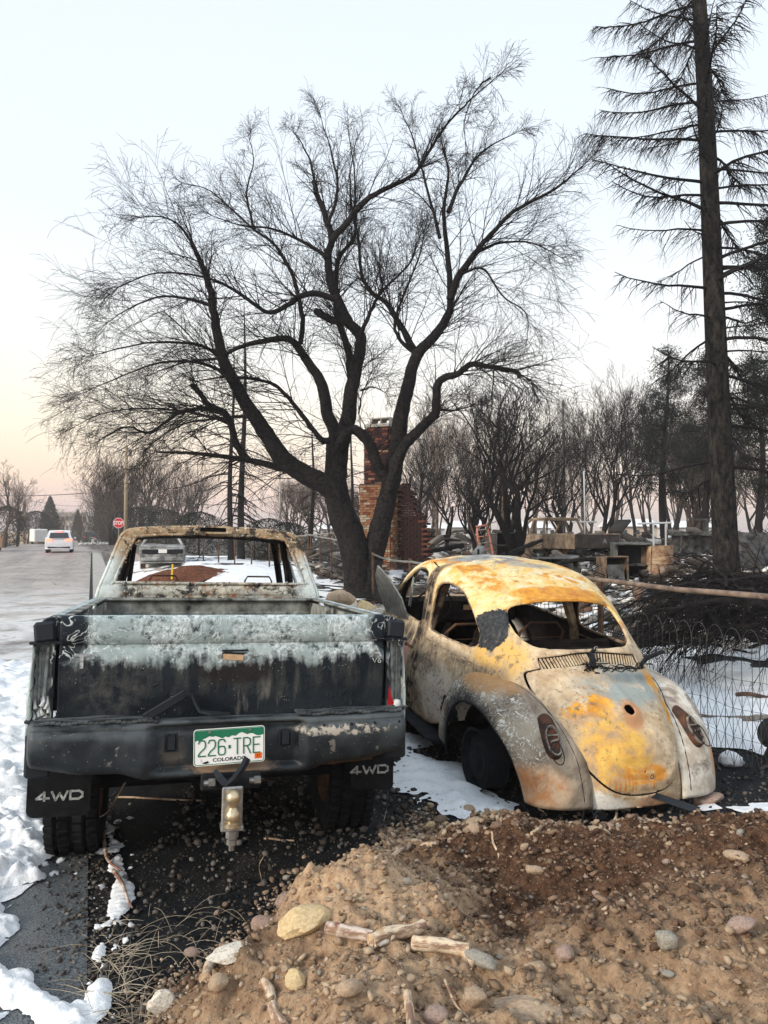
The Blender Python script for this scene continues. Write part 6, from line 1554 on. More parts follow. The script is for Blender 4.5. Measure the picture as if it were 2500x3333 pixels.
for q, (dx, Y, h_, w) in enumerate(((232, 110, 5.0, 2.4), (250, 95, 5.2, 3.2), (300, 74, 3.6, 2.4), (330, 76, 3.8, 3.2), (360, 64, 3.0, 2.4), (400, 60, 2.6, 2.6))): conifer('dull brown thicket bush behind the stop sign', dx, Y, h_, w, 20 + q, G2 if q % 2 else M['needles'], 'bushes behind the stop sign', 0, 'bush')
for q, (dx, Y, h_, w) in enumerate(((580, 34, 1.9, 1.8), (550, 33, 1.5, 1.5), (620, 36, 1.6, 1.6), (430, 38, 2.2, 1.8))): conifer('low black juniper under the twin spruces', dx, Y, h_, w, 30 + q, M['needles'], 'junipers under the twin spruces', 0, 'juniper')
# ================================================================ chimney of single bricks
def gz(x, y): return float(terr(x, y))
CH = thing('brick_chimney', 'tall scorched brick chimney left standing behind the great bare tree', 'chimney', (0, 0, 0), (0, 0, 0))
CD = 20.0; cx0 = (824 - 829.5) / 1597 * CD; CH.location = (cx0, CD + .4, gz(cx0, CD) - .1); CH.rotation_euler = (0, 0, rad(-24))
bm_c = {k: simple('brick_' + k, c, .9, .25, 9, .4, .004, c2=c2) for k, c, c2 in (('red', (.22, .08, .05), (.11, .04, .03)), ('orange', (.36, .17, .09), (.22, .10, .06)), ('cream', (.50, .41, .30), (.30, .23, .17)), ('dark', (.07, .035, .032), (.022, .016, .018)), ('tan', (.36, .22, .13), (.22, .13, .08)))}
MORT = simple('sooty_mortar', (.055, .045, .042), .95, .3, 12, .3, .004)
def brick_me(lx, ly, lz):
    me = bpy.data.meshes.new('brick'); b = BM().box((0, 0, 0), (lx, ly, lz), bev=.004); me.from_pydata(b.V, [], b.F); me.update(); return me
BL = {}; nbrick = [0]; rest = {k: BM() for k in bm_c}
def brick(x, y, z, l, rotz, key):
    kk = (round(l, 3), rotz, key)
    if nbrick[0] < 296:
        if kk not in BL: m_ = brick_me(l, .095, .058); m_.materials.append(bm_c[key]); BL[kk] = m_
        o = bpy.data.objects.new('brick', BL[kk]); COL.objects.link(o); o.parent = CH; o.location = (x, y, z); o.rotation_euler = (0, 0, rotz); nbrick[0] += 1
    else: rest[key].box((x, y, z), (l, .095, .058), rot=(0, 0, rotz), bev=.004)
# shaft: wide below 2.15 m, shoulders, narrower above; faces built where they can be seen, nearest first
rb = random.Random(4)
W0, D0, W1, D1, ZS, ZT = .90, .80, .70, .62, 2.62, 4.22
core = BM(); core.box((0, 0, ZS / 2), (W0 - .05, D0 - .05, ZS)).box((0, 0, (ZS + ZT) / 2), (W1 - .05, D1 - .05, ZT - ZS)).box((0, 0, ZS + .03), (W0 + .05, D0 + .05, .05), bev=.01)
core.build('mortar_core', MORT, CH)
def pick(z, face):
    u = rb.random()
    if face == 'L' and z > 2.45: return 'dark' if u < .85 else 'red'
    if z > 2.62: return 'dark' if u < .68 else ('red' if u < .9 else 'tan')
    if face == 'L': return 'cream' if u < .28 else ('red' if u < .55 else ('dark' if u < .82 else 'tan'))
    return 'cream' if u < .22 else ('orange' if u < .66 else ('tan' if u < .85 else 'red'))
jobs = []
for c in range(int(ZT / .0675)):
    z = .04 + c * .0675; w, d_ = (W0, D0) if z < ZS else (W1, D1)
    for face, L, off, ang in (('F', w, -d_ / 2, 0), ('L', d_, -w / 2, pi / 2), ('R', d_, w / 2, pi / 2), ('B', w, d_ / 2, 0)):
        l0 = .205 if face in 'FB' else .098; x = -L / 2 - (l0 / 2 if c % 2 else 0)
        while x < L / 2 - .03:
            a = max(x, -L / 2); e_ = min(x + l0, L / 2)
            if e_ - a > .04:
                m_ = (a + e_) / 2; key = pick(z, face); pr_ = off + rb.uniform(-.004, .004)
                jobs.append((z if face == 'F' else z + (20 if face in 'RB' else 1.0), (m_, pr_, z, e_ - a - .010, 0, key) if face in 'FB' else (pr_, m_, z, e_ - a - .010, ang, key)))
            x += l0
jobs.sort(key=lambda j: j[0])
for _, j in jobs: brick(*j)
for k, b in rest.items():
    if b.V: tag(b.build('brick_courses_' + k, bm_c[k], CH, fix=False), kind='stuff')
b = BM(); b.box((0, 0, ZT + .05), (W1 + .06, D1 + .06, .09), bev=.01)
for x in (-.25, 0.02, .29): b.box((x + .05, -.02, ZT + .17), (.03, .40, .16))
b.box((.07, -.02, ZT + .26), (.57, .42, .03)); b.build('chimney_cap', M['concrete'], CH)
# ragged inner wing: broken stub of wall to the right
WG = thing('broken_wall', 'ragged red brick wall stub stepping down from the right side of the chimney', 'wall', (cx0 + .68, CD + .15, gz(cx0, CD) - .05), (0, 0, rad(-30)))
n_ = 0
for c in range(39):
    z = .04 + c * .0675; top_x = .76 - max(0, (z - 1.45)) * .55 + rb.uniform(-.04, .04); x = -.12 - (.1 if c % 2 else 0)
    while x + .2 < top_x:
        key = 'dark' if x < .35 + .2 * rb.random() else ('red' if rb.random() < .7 else ('orange' if rb.random() < .7 else 'cream'))
        kk = ('w', key)
        if kk not in BL: m_ = brick_me(.195, .20, .058); m_.materials.append(bm_c[key]); BL[kk] = m_
        if n_ < 250:
            o = bpy.data.objects.new('brick', BL[kk]); COL.objects.link(o); o.parent = WG; o.location = (x + .1, rb.uniform(-.012, .012), z); n_ += 1
        x += .205
BM().box((.24, .02, .85), (.62, .15, 1.7)).build('mortar_core', MORT, WG)
# ================================================================ wire fence
FP = [(3.35, 2.05), (2.55, 4.9), (1.95, 7.0), (1.22, 9.6), (.42, 12.5), (-.45, 16.2), (-1.2, 19.5), (-2.4, 25.5), (-3.6, 31)]
M['rail'] = simple('weathered_rail', (.27, .20, .155), .7, .4, 9, .4, .004, obj=False, c2=(.12, .09, .075)); M['wire'] = simple('dark_wire', (.05, .05, .052), .6, .4, 9, 0, obj=False)
FE = thing('wire_fence', 'long wire fence with bent pipe top rail behind the small car and great tree', 'fence')
fx = crom(np.array([(x, y) for x, y in FP]), np.linspace(0, len(FP) - 1, 400)); seg = np.concatenate([[0], np.cumsum(np.linalg.norm(np.diff(fx, axis=0), axis=1))])
def fpt(s): return np.array([np.interp(s, seg, fx[:, 0]), np.interp(s, seg, fx[:, 1])])
FH = 1.19
def rail_z(s): return FH + .03 * sin(s * .5) - .05 * math.exp(-((s - 12.5) / 1.5) ** 2)
for s0_ in np.arange(0, seg[-1] - 3, 3.0):
    pts = []
    for q in np.linspace(s0_, min(s0_ + 3.02, seg[-1]), 8): p = fpt(q); pts.append((p[0], p[1], gz(*p) + rail_z(q)))
    BM().tube(pts, .021, 8).build('top_rail', M['rail'] if s0_ < 6.1 else M['steel'], FE, True)
for s0_ in np.arange(float(np.interp(-6.85, -fx[::-1, 1][::-1], seg)) if False else float(seg[np.argmin(np.abs(fx[:, 1] - 6.85))]) - 2.9, seg[-1], 2.9):
    if s0_ < 0: continue
    p = fpt(s0_); b = BM().tube([(p[0], p[1] + .03, gz(*p) - .1), (p[0], p[1] + .03, gz(*p) + FH - .01)], .026, 8); b.lathe([(.03, 0), (.034, .01), (.034, .04), (0, .05)], 8, 'Z', (p[0], p[1] + .03, gz(*p) + FH - .03)); b.build('post', M['rust_steel'], FE)
# ornamental loop-top wire in the near part: twisted uprights, hoops, criss-cross and straight lines
wt_ = Tubes(); sp = .085
nl = int(10.2 / sp)
def fp3(s, z): p = fpt(s); return np.array([p[0] - .02, p[1] - .02, gz(*p) + z])
for k in range(nl):
    s_ = .15 + k * sp; s1 = s_ + sp; wob = .012 * sin(k * 2.1)
    wt_.add([fp3(s_, .02), fp3(s_ + wob * .4, .3), fp3(s_ + wob, .6), fp3(s_ + wob * .6, .88)], np.full(4, .0030), 3)
    if k % 2 == 0:      # hoop spanning two gaps
        Q = [fp3(s_ + sp + sp * 1.0 * cos(a) - .0, .86 + .13 * sin(a)) for a in np.linspace(pi, 0, 9)]; wt_.add(Q, np.full(9, .0030), 3)
    for z0 in (.04, .24, .44):
        wt_.add([fp3(s_, z0), fp3(s_ + sp * .5 + wob * .2, z0 + .10), fp3(s1, z0 + .20)], np.full(3, .0019), 3)
        wt_.add([fp3(s1, z0), fp3(s_ + sp * .5, z0 + .10), fp3(s_, z0 + .20)], np.full(3, .0019), 3)
for z0 in (.04, .24, .44, .64, .80):
    for a in np.arange(.15, 10.2, .6): wt_.add([fp3(q, z0 + .008 * sin(q * 9)) for q in np.linspace(a, a + .6, 5)], np.full(5, .0018), 3)
tag(link('loop_wire', wt_.mesh('loop_wire', False), M['wire'], FE), kind='stuff')
cl = Tubes()      # chain link further along
for k in np.arange(10.3, 24, .10):
    for sg in (1, -1):
        Q = [fp3(min(max(k + sg * t * .5, 10), seg[-1]), .03 + t * 1.05) for t in np.linspace(0, 1, 6)]; cl.add(Q, np.full(6, .0016), 3)
tag(link('chain_link', cl.mesh('chain_link', False), M['wire'], FE), kind='stuff')
# second fence farther back, behind the cab
F2 = thing('wire_fence', 'low chain-link fence with thin posts crossing behind the parked burnt saloon', 'fence')
pa, pb = at(440 * 1.507, 1700, 30), at(760 * 1.507, 1700, 24)
for k in range(9):
    t = k / 8; x, y = pa.x + (pb.x - pa.x) * t, pa.y + (pb.y - pa.y) * t; BM().tube([(x, y, gz(x, y) - .05), (x, y, gz(x, y) + 1.25)], .03, 6).build('post', M['rust_steel'], F2)
BM().tube([(pa.x + (pb.x - pa.x) * t, pa.y + (pb.y - pa.y) * t, gz(pa.x + (pb.x - pa.x) * t, pa.y + (pb.y - pa.y) * t) + 1.22) for t in np.linspace(0, 1, 12)], .02, 6).build('top_rail', M['steel'], F2)

# ================================================================ fallen spruce boughs behind the fence
FB = thing('fallen_branches', 'great heap of fallen black conifer boughs lying behind the fence right of the small car', 'fallen branches')
rg = np.random.default_rng(8); limb = Tubes(); tw = Tubes()
def bough(p0, p1, r0, arch, nt, tl, droop=.5):
    n = 12; t = np.linspace(0, 1, n)[:, None]; P = np.array(p0) * (1 - t) + np.array(p1) * t; P[:, 2] += arch * np.sin(t[:, 0] * pi * .9); P += rg.normal(0, .015, P.shape)
    limb.add(P, r0 * (1 - .82 * t[:, 0]), 7)
    for k in range(nt):
        f = rg.uniform(.15, 1) * (n - 1); i = min(int(f), n - 2); b = P[i] + (P[i + 1] - P[i]) * (f - i); ax = nz3(P[i + 1] - P[i]); d = nz3(ax * rg.uniform(.5, 1.1) + rg.normal(0, .45, 3) + [0, 0, -.15]); l = tl * rg.uniform(.4, 1.3); Q = [b]
        for e in range(5): d = nz3(d + [0, 0, -.16 * droop * 2] + rg.normal(0, .07, 3)); Q.append(Q[-1] + d * l / 5)
        Q = np.array(Q); Q[:, 2] = np.maximum(Q[:, 2], terr(Q[:, 0], Q[:, 1]) + .01); tw.add(Q, .0065 * (1 - .75 * np.linspace(0, 1, 6)) * rg.uniform(.6, 1.5), 3)
        for v in range(3):
            e = rg.integers(1, 5); d2 = nz3(d + rg.normal(0, .5, 3)); q2 = np.array([Q[e], Q[e] + d2 * l * .18, Q[e] + d2 * l * .34 + [0, 0, -.02]]); tw.add(q2, .0035 * np.array([1, .8, .5]), 3)
def dw(dx, dy, Y): return np.array(at(dx * 1.507, dy * 1.507, Y))
for a, b_, r, ar, nt, tl in (((1780, 1330, 7.6), (1420, 1300, 8.4), .070, .28, 90, .85), ((1760, 1290, 8.6), (1470, 1262, 9.6), .055, .20, 90, .8), ((1800, 1350, 7.0), (1390, 1340, 7.9), .06, .20, 90, .8),
        ((1700, 1275, 9.2), (1400, 1290, 9.6), .045, .22, 90, .75), ((1740, 1320, 8.2), (1360, 1360, 8.7), .05, .32, 90, .8), ((1640, 1300, 9.0), (1340, 1330, 9.3), .04, .25, 80, .7),
        ((1760, 1350, 7.4), (1450, 1410, 7.9), .045, .15, 80, .7), ((1680, 1400, 7.9), (1400, 1400, 8.4), .035, .22, 80, .7), ((1580, 1330, 8.8), (1350, 1390, 8.6), .035, .15, 70, .6), ((1750, 1310, 8.0), (1560, 1250, 9.5), .05, .14, 50, .6)):
    bough(dw(*a), dw(*b_), r, ar, int(nt * .5), tl)
for k in range(34):
    a = (rg.uniform(1560, 1790), rg.uniform(1262, 1400), rg.uniform(7.0, 9.4)); b_ = (rg.uniform(1345, 1560), rg.uniform(1262, 1430), rg.uniform(7.6, 9.6)); bough(dw(*a), dw(*b_), rg.uniform(.010, .024), rg.uniform(.15, .42), 9, .5)
link('limb', limb.mesh('limb'), M['bark'], FB); tag(link('twigs', tw.mesh('twigs', False), M['twig'], FB), kind='stuff')
for k, (a, b_, r, lb) in enumerate((((1375, 1528, 6.3), (1640, 1552, 5.9), .018, 'long thin grey stick lying across the snow behind the fence'), ((1590, 1500, 6.7), (1720, 1508, 6.5), .022, 'dark branch lying on the snow near the right edge, above the grey stick'), ((1610, 1556, 5.75), (1760, 1535, 5.6), .026, 'short grey log on the snow at the right edge'))):
    (x0, y0), (x1, y1) = gnd(a[0], a[1], .08), gnd(b_[0], b_[1], .08)
    P = [(x0 + (x1 - x0) * t, y0 + (y1 - y0) * t + .02 * sin(t * 9), max(gz(x0 + (x1 - x0) * t, y0 + (y1 - y0) * t) + .075, .03) + .015 * sin(t * 7)) for t in np.linspace(0, 1, 9)]
    tag(BM().tube(P, [r * (1 - .4 * t) for t in np.linspace(0, 1, 9)], 7).build('stick', M['rust_steel'] if k == 1 else simple('grey_wood%d' % k, (.20, .175, .15), .9, .4, 20, .5, .004), None, True), lb, 'stick')

# ================================================================ rubble of the burnt lots
def rub(N, x0, x1, y0, y1, s0, s1, m, thin=.12, hz=.0, name='rubble', pile=0, seed=1):
    rg = np.random.default_rng(seed); X = rg.uniform(x0, x1, N * 2); Y = rg.uniform(y0, y1, N * 2); ok = (fe_(X, Y) > .5) & (fbm(X * .5 + seed, Y * .5, 3) > .44); X, Y = X[ok][:N], Y[ok][:N]; n = len(X)
    L = s0 + (s1 - s0) * rg.random(n) ** 2.5; D = np.stack([L, L * rg.uniform(.10, .5, n), L * thin * rg.uniform(.4, 1.6, n)], 1) / 2
    a = rg.uniform(0, 2 * pi, n); b_ = rg.normal(0, .28, n); ca, sa, cb, sb = np.cos(a), np.sin(a), np.cos(b_), np.sin(b_)
    R = np.stack([np.stack([ca * cb, -sa, ca * sb], 1), np.stack([sa * cb, ca, sa * sb], 1), np.stack([-sb, 0 * sb, cb], 1)], 1)
    c8 = np.array([(x, y, z) for x in (-1, 1) for y in (-1, 1) for z in (-1, 1)], float); jit = 1 + .25 * (rg.random((n, 8, 3)) - .5)
    V = np.einsum('nij,nkj->nki', R, c8[None] * D[:, None] * jit); Z = terr(X, Y) + hz * rg.random(n) ** 2 + D[:, 2] + pile * np.maximum(0, fbm(X * .8, Y * .8, 7) - .5)
    V += np.stack([X, Y, Z], 1)[:, None]; f = np.array([(0, 1, 3, 2), (4, 6, 7, 5), (0, 4, 5, 1), (2, 3, 7, 6), (0, 2, 6, 4), (1, 5, 7, 3)])
    me = me_np(name, V.reshape(-1, 3), (f[None] + (np.arange(n) * 8)[:, None, None]).reshape(-1, 4)); at_ = me.attributes.new('tint', 'FLOAT', 'POINT'); at_.data.foreach_set('value', np.repeat(rg.random(n), 8).astype(np.float32))
    return tag(link(name, me, m), kind='stuff')
M['rub_a'] = mat_peb('rubble_mix', (.02, .02, .022), (.055, .050, .046), (.24, .22, .20)); M['rub_b'] = mat_peb('brick_rubble', (.09, .05, .04), (.24, .13, .09), (.42, .36, .30)); M['rub_w'] = mat_peb('ash_rubble', (.20, .19, .18), (.58, .56, .53), (.82, .82, .82))
rub(5200, -2.5, 16, 10, 32, .06, .85, M['rub_a'], .10, .30, pile=.8, seed=1); rub(2200, -.5, 14, 12, 24, .05, .30, M['rub_b'], .5, .15, pile=1.0, seed=2); rub(7500, .5, 16, 9.5, 28, .04, .34, M['rub_w'], .2, .22, pile=.7, seed=3)
rub(1800, -12, 30, 24, 46, .15, 1.5, M['rub_a'], .10, .6, pile=2.0, seed=4); rub(1500, -2, 20, 22, 40, .1, .6, M['rub_w'], .25, .3, pile=1.4, seed=5)
rub(3600, .2, 16, 10, 27, .10, .80, M['snow'], .10, .14, name='snow_bits', pile=.7, seed=6)
# thin charred sticks everywhere
st = Tubes(); rg = np.random.default_rng(12)
for k in range(1900):
    x, y = rg.uniform(-3, 16), rg.uniform(9.5, 32)
    if fe_(x, y) < .4: continue
    L = rg.uniform(.3, 1.8); a = rg.uniform(0, 2 * pi); up_ = abs(rg.normal(0, .22)); z = gz(x, y) + rg.uniform(0, .2); d = np.array([cos(a), sin(a), up_]); P = np.array([[x, y, z] + d * L * t + rg.normal(0, .02, 3) for t in np.linspace(0, 1, 4)]); st.add(P, rg.uniform(.006, .022) * np.array([1, .9, .8, .5]), 4)
tag(link('charred_sticks', st.mesh('charred_sticks', False), M['twig']), kind='stuff')
def spot(dx, Y): x = (dx - 829.5) / 1597 * Y; return x, Y, gz(x, Y)
def sheetmetal(name, label, cat, dx, Y, w, h_, seed, m, tilt=.3, dz=0.0, rot=0.0):
    n = 14; V = []; rg = np.random.default_rng(seed); x0, y0, z0 = spot(dx, Y); cr = rg.uniform(1.2, 3)
    for i in range(n + 1):
        for j in range(n + 1):
            u, v = i / n, j / n; e = float(fbm(u * cr + seed, v * cr, seed, 3)) - .5; f2 = abs((u * 1.7 + v * .8 + seed * .37) % 1 - .5)
            V.append(((u - .5) * w + .15 * e * w, (v * tilt + e * .9 * w * .5 + f2 * .25 * w), v * h_ + e * .35 * h_))
    Fs = [(i * (n + 1) + j, (i + 1) * (n + 1) + j, (i + 1) * (n + 1) + j + 1, i * (n + 1) + j + 1) for i in range(n) for j in range(n)]
    o = poly(name, V, Fs, m, None, False, loc=(x0, y0, z0 + dz), rot=(0, 0, rot)); solid(o, .01, 0); return tag(o, label, cat)
gm = simple('grey_sheet', (.13, .13, .125), .7, .5, 4, .4, .02, c2=(.035, .035, .038))
sheetmetal('metal_sheet', 'big crumpled dark sheet of roofing standing right of the spruce trunk', 'metal sheet', 1612, 18, 1.3, 1.05, 3, gm, .3); sheetmetal('metal_sheet', 'folded grey metal sheet at the right edge above the rubble', 'metal sheet', 1655, 17, 1.2, .95, 9, gm, .5, .1, .5)
sheetmetal('metal_sheet', 'low bent black sheet leaning at the foot of the spruce, right side', 'metal sheet', 1600, 14, .9, .35, 5, M['soot'], .5); sheetmetal('metal_sheet', 'small torn sheet lying on the rubble left of the spruce trunk', 'metal sheet', 1498, 17, .9, .30, 6, gm, .5)
# appliances, drums, boxes
def openbox(name, label, cat, dx, Y, w, d_, h_, m, dz=0.0, rot=0.0, tilt=0.0, door=True):
    x, y, z = spot(dx, Y); o = thing(name, label, cat, (x, y, z + dz), (tilt, 0, rot)); b = BM(); t = .03
    b.box((-w / 2, 0, h_ / 2), (t, d_, h_), bev=.008).box((w / 2, 0, h_ / 2), (t, d_, h_), bev=.008).box((0, d_ / 2, h_ / 2), (w, t, h_)).box((0, 0, t), (w, d_, t)).box((0, 0, h_), (w + .02, d_ + .02, t), bev=.008).box((0, .02, h_ * .5), (w - .04, d_ * .8, .02))
    b.V = [(v[0] + .09 * w * (float(fbm(v[0] * 3 + dx, v[2] * 3, v[1] * 3)) - .5) * (1 + v[2]), v[1], v[2] + .14 * h_ * (float(fbm(v[0] * 4 - dx, v[1] * 3)) - .5) * (v[2] > h_ * .5)) for v in b.V]; b.build('casing', m, o); BM().box((0, d_ * .25, h_ / 2), (w - .05, .02, h_ - .1)).build('lining', M['soot'], o)
    if door: BM().box((-w * .1, -d_ / 2 - .05, h_ * .42), (w * .8, .025, h_ * .7), rot=(rad(-12), 0, rad(9)), bev=.006).build('door', gm, o)
    return o
ta = simple('fire_tan_casing', (.24, .165, .11), .8, .5, 5, .5, .01, c2=(.035, .032, .03), det=8); gr = simple('fire_grey_casing', (.20, .20, .185), .75, .5, 5, .5, .01, c2=(.02, .02, .022), det=8)
openbox('cabinet', 'open rusted metal cabinet with its door askew, left in the rubble below the wrecked truck', 'cabinet', 1180, 17.5, .62, .45, .55, gm, .05, .2)
openbox('cabinet', 'leaning dark metal panel box right of the open cabinet', 'cabinet', 1224, 17.8, .55, .4, .50, gr, .1, -.3, .15); openbox('appliance', 'tan scorched kitchen appliance left of the big grey one', 'appliance', 1322, 16.2, .5, .5, .70, ta, 0, .12)
openbox('appliance', 'big grey burnt appliance tangled with debris in the middle of the rubble', 'appliance', 1362, 16.8, .72, .6, .95, gr, 0, -.1, .05, False); openbox('appliance', 'narrow pale appliance carcass between the grey appliance and the drum', 'appliance', 1396, 17.0, .36, .5, .8, ta, 0, .3, 0, False)
x, y, z = spot(1424, 16.6); D_ = thing('drum', 'rust-and-tan burnt drum standing on snow right of the appliances', 'drum', (x, y, z)); b = BM(); b.lathe([(.01, 0), (.285, 0), (.285, .27), (.297, .28), (.285, .29), (.285, .55), (.297, .56), (.285, .57), (.29, .86), (.30, .875), (.28, .88), (.28, .80), (.01, .79)], 28); b.build('barrel', simple('rusted_drum', (.52, .38, .25), .75, .6, 3.5, .4, .01, c2=(.14, .055, .03)), D_, True, sharp=30)
BM().box((0, -.05, -.02), (.8, .5, .06), bev=.01).build('plinth', M['concrete'], D_)
x, y, z = spot(1000 + 5, 20); 
for dx, Y, hh, r, lb in ((1142, 20.5, .55, .22, 'pale round pot standing in the rubble left of the wrecked truck'), (965, 19.0, .50, .17, 'small tan cone-shaped urn in the rubble right of the chimney')):
    x, y, z = spot(dx, Y); tag(BM().lathe([(.01, 0), (r * .9, .01), (r * 1.05, hh * .35), (r, hh * .55), (r * .45, hh * .8), (r * .5, hh * .95), (r * .35, hh), (r * .3, hh * .8)], 20).build('pot', ta, None, True, loc=(x, y, z + .12)), lb, 'pot')
x, y, z = spot(1033, 19.5); tag(BM().lathe([(.01, 0), (.10, 0), (.13, .12), (.09, .35), (.03, .55), (.03, .68), (0, .7)], 14).build('standpipe', M['soot'], None, True, loc=(x, y, z)), 'black pointed cast post standing in front of the ladder', 'post')
# ladder
x, y, z = spot(1052, 24); LA = thing('step_ladder', 'faded pink step ladder leaning in the ruins beside the forked black tree', 'ladder', (x, y, z), (rad(-10), rad(-8), rad(-14))); pk = simple('faded_pink_paint', (.50, .20, .15), .7, .3, 6, .2, .004)
for s in (-1, 1): BM().box((s * .22, 0, .62), (.06, .05, 1.45), rot=(0, s * rad(-4), 0), bev=.006).build('rail', pk, LA)
for k in range(6): BM().box((0, -.01, .12 + k * .22), (.42 - k * .015, .09, .022), bev=.004).build('step', M['concrete'] if k % 2 else pk, LA)
BM().box((0, -.02, 1.35), (.40, .14, .04), bev=.006).build('top_step', pk, LA)
for s in (-1, 1): BM().tube([(s * .18, .6, 0), (s * .17, .04, 1.33)], .015, 6).build('back_leg', M['steel'], LA)
for dx, Y, L, tz, lb in ((1040, 23.5, 1.6, 68, 'pale pole leaning left of the pink ladder'), (1032, 23.7, 1.5, 110, 'thin pole crossing behind the leaning pole by the ladder')):
    x, y, z = spot(dx, Y); tag(BM().tube([(-cos(rad(tz)) * L / 2, 0, 0), (0, .02, sin(rad(tz)) * L / 2), (cos(rad(tz)) * L / 2, 0, sin(rad(tz)) * L)], .022, 6).build('pole', ta, None, loc=(x, y, z)), lb, 'pole')
# scorched panel, post, bin beside the tree
openbox('cabinet', 'dark hanging metal box beside the forked black tree', 'cabinet', 1093, 24.2, .62, .4, .85, gm, .25, -.1, .05, False)
for dx, Y, hh, r, m_, lb in ((1086, 30, 4.2, .07, ta, 'orange-brown post rising left of the forked black tree'), (1218, 34, 7.0, .07, gm, 'tall grey steel pole behind the wrecked truck'), (1262, 27, 3.2, .03, M['white_paint'], 'white pipe with crossbar standing behind the wrecked truck'), (943, 46, 7.4, .12, ta, 'pale wooden utility pole right of the chimney wing'), (1557, 25, 5.0, .10, simple('fresh_burnt_orange', (.50, .17, .06), .8, .3, 6, .3, .01), 'orange-brown stem showing left of the tall spruce trunk'), (604 * 1.0, 44, 5.0, .05, M['steel'], 'thin grey lamp post behind the pickup cab, right of the twin spruces')):
    x, y, z = spot(dx, Y); b = BM().tube([(0, 0, -.1), (.02, 0, hh * .5), (0, 0, hh)], [r, r * .92, r * .8], 8)
    if '3.2' == str(hh): b.box((0, 0, hh * .42), (.9, .05, .06))
    tag(b.build('post', m_, None, True, loc=(x, y, z)), lb, 'post')
# workbench
x, y, z = spot(1508, 22); WB = thing('workbench', 'grey metal workbench with white frame behind it left of the spruce trunk', 'workbench', (x, y, z), (0, 0, .15)); BM().box((0, 0, .92), (1.5, .6, .12), bev=.01).build('top', gr, WB); BM().box((0, .25, .6), (1.4, .05, .5)).build('back_panel', gr, WB)
for sx_ in (-1, 1):
    for sy_ in (-1, 1): BM().tube([(sx_ * .68, sy_ * .25, .9), (sx_ * .78, sy_ * .3, 0)], .025, 6).build('leg', gr, WB)
BM().box((.3, .1, 1.15), (.12, .12, .36), bev=.02).box((.1, .1, 1.34), (.5, .1, .06)).build('vise', gm, WB)
b = BM()
for p, q in (((-1.1, .6, 0), (-1.1, .6, 1.25)), ((-1.6, .6, 1.22), (-.5, .6, 1.25)), ((-.7, .6, 0), (-.7, .6, 1.22))): b.tube([p, q], .028, 6)
fr_ = b.build('white_frame', M['white_paint'], WB)
# long charred beams
for k, (a, b_, r, lb) in enumerate((((905, 1195, 21), (1000, 1178, 21.5), .07, 'long charred beam lying flat right of the chimney wing'), ((1100, 1195, 21.5), (1170, 1167, 23), .07, 'charred beam sloping up to the right past the forked tree'), ((1150, 1240, 15.8), (1290, 1208, 16.5), .05, 'arched burnt branch over the rubble below the wrecked truck'), ((900, 1160, 26), (972, 1158, 27), .05, 'thin straight rail at the back of the ruins right of the chimney'))):
    P0, P1 = dw(*a), dw(*b_); P = [P0 + (P1 - P0) * t + np.array([0, 0, .10 * sin(t * pi) * (k == 2)]) for t in np.linspace(0, 1, 8)]
    tag(BM().tube(P, [r * (1 + .25 * RND.uniform(-1, 1)) for _ in P], 7).build('beam', M['bark'], None), lb, 'beam')
# low foundation walls
for dx0, dx1, Y, h_, lb in ((1120, 1400, 14.0, .16, 'low pale concrete footing across the rubble behind the small car'), (1590, 1800, 12.2, .34, 'pale concrete foundation wall at the right edge'), (1430, 1560, 13.2, .30, 'short concrete footing left of the spruce trunk'), (870, 1010, 12.5, .15, 'broken brown footing left of the small car roof')):
    x0, y0, z0 = spot(dx0, Y); x1, y1, z1 = spot(dx1, Y * .97); n = 12; b = BM()
    for k in range(n):
        t = (k + .5) / n; b.box((x0 + (x1 - x0) * t, y0 + (y1 - y0) * t, gz(x0 + (x1 - x0) * t, Y) + h_ / 2 - .05), (abs(x1 - x0) / n + .02, .2, h_ + .1 * rb.random()), rot=(0, rb.uniform(-.02, .02), 0), bev=.015)
    tag(b.build('concrete_footing', M['concrete'], None), lb, 'concrete footing')
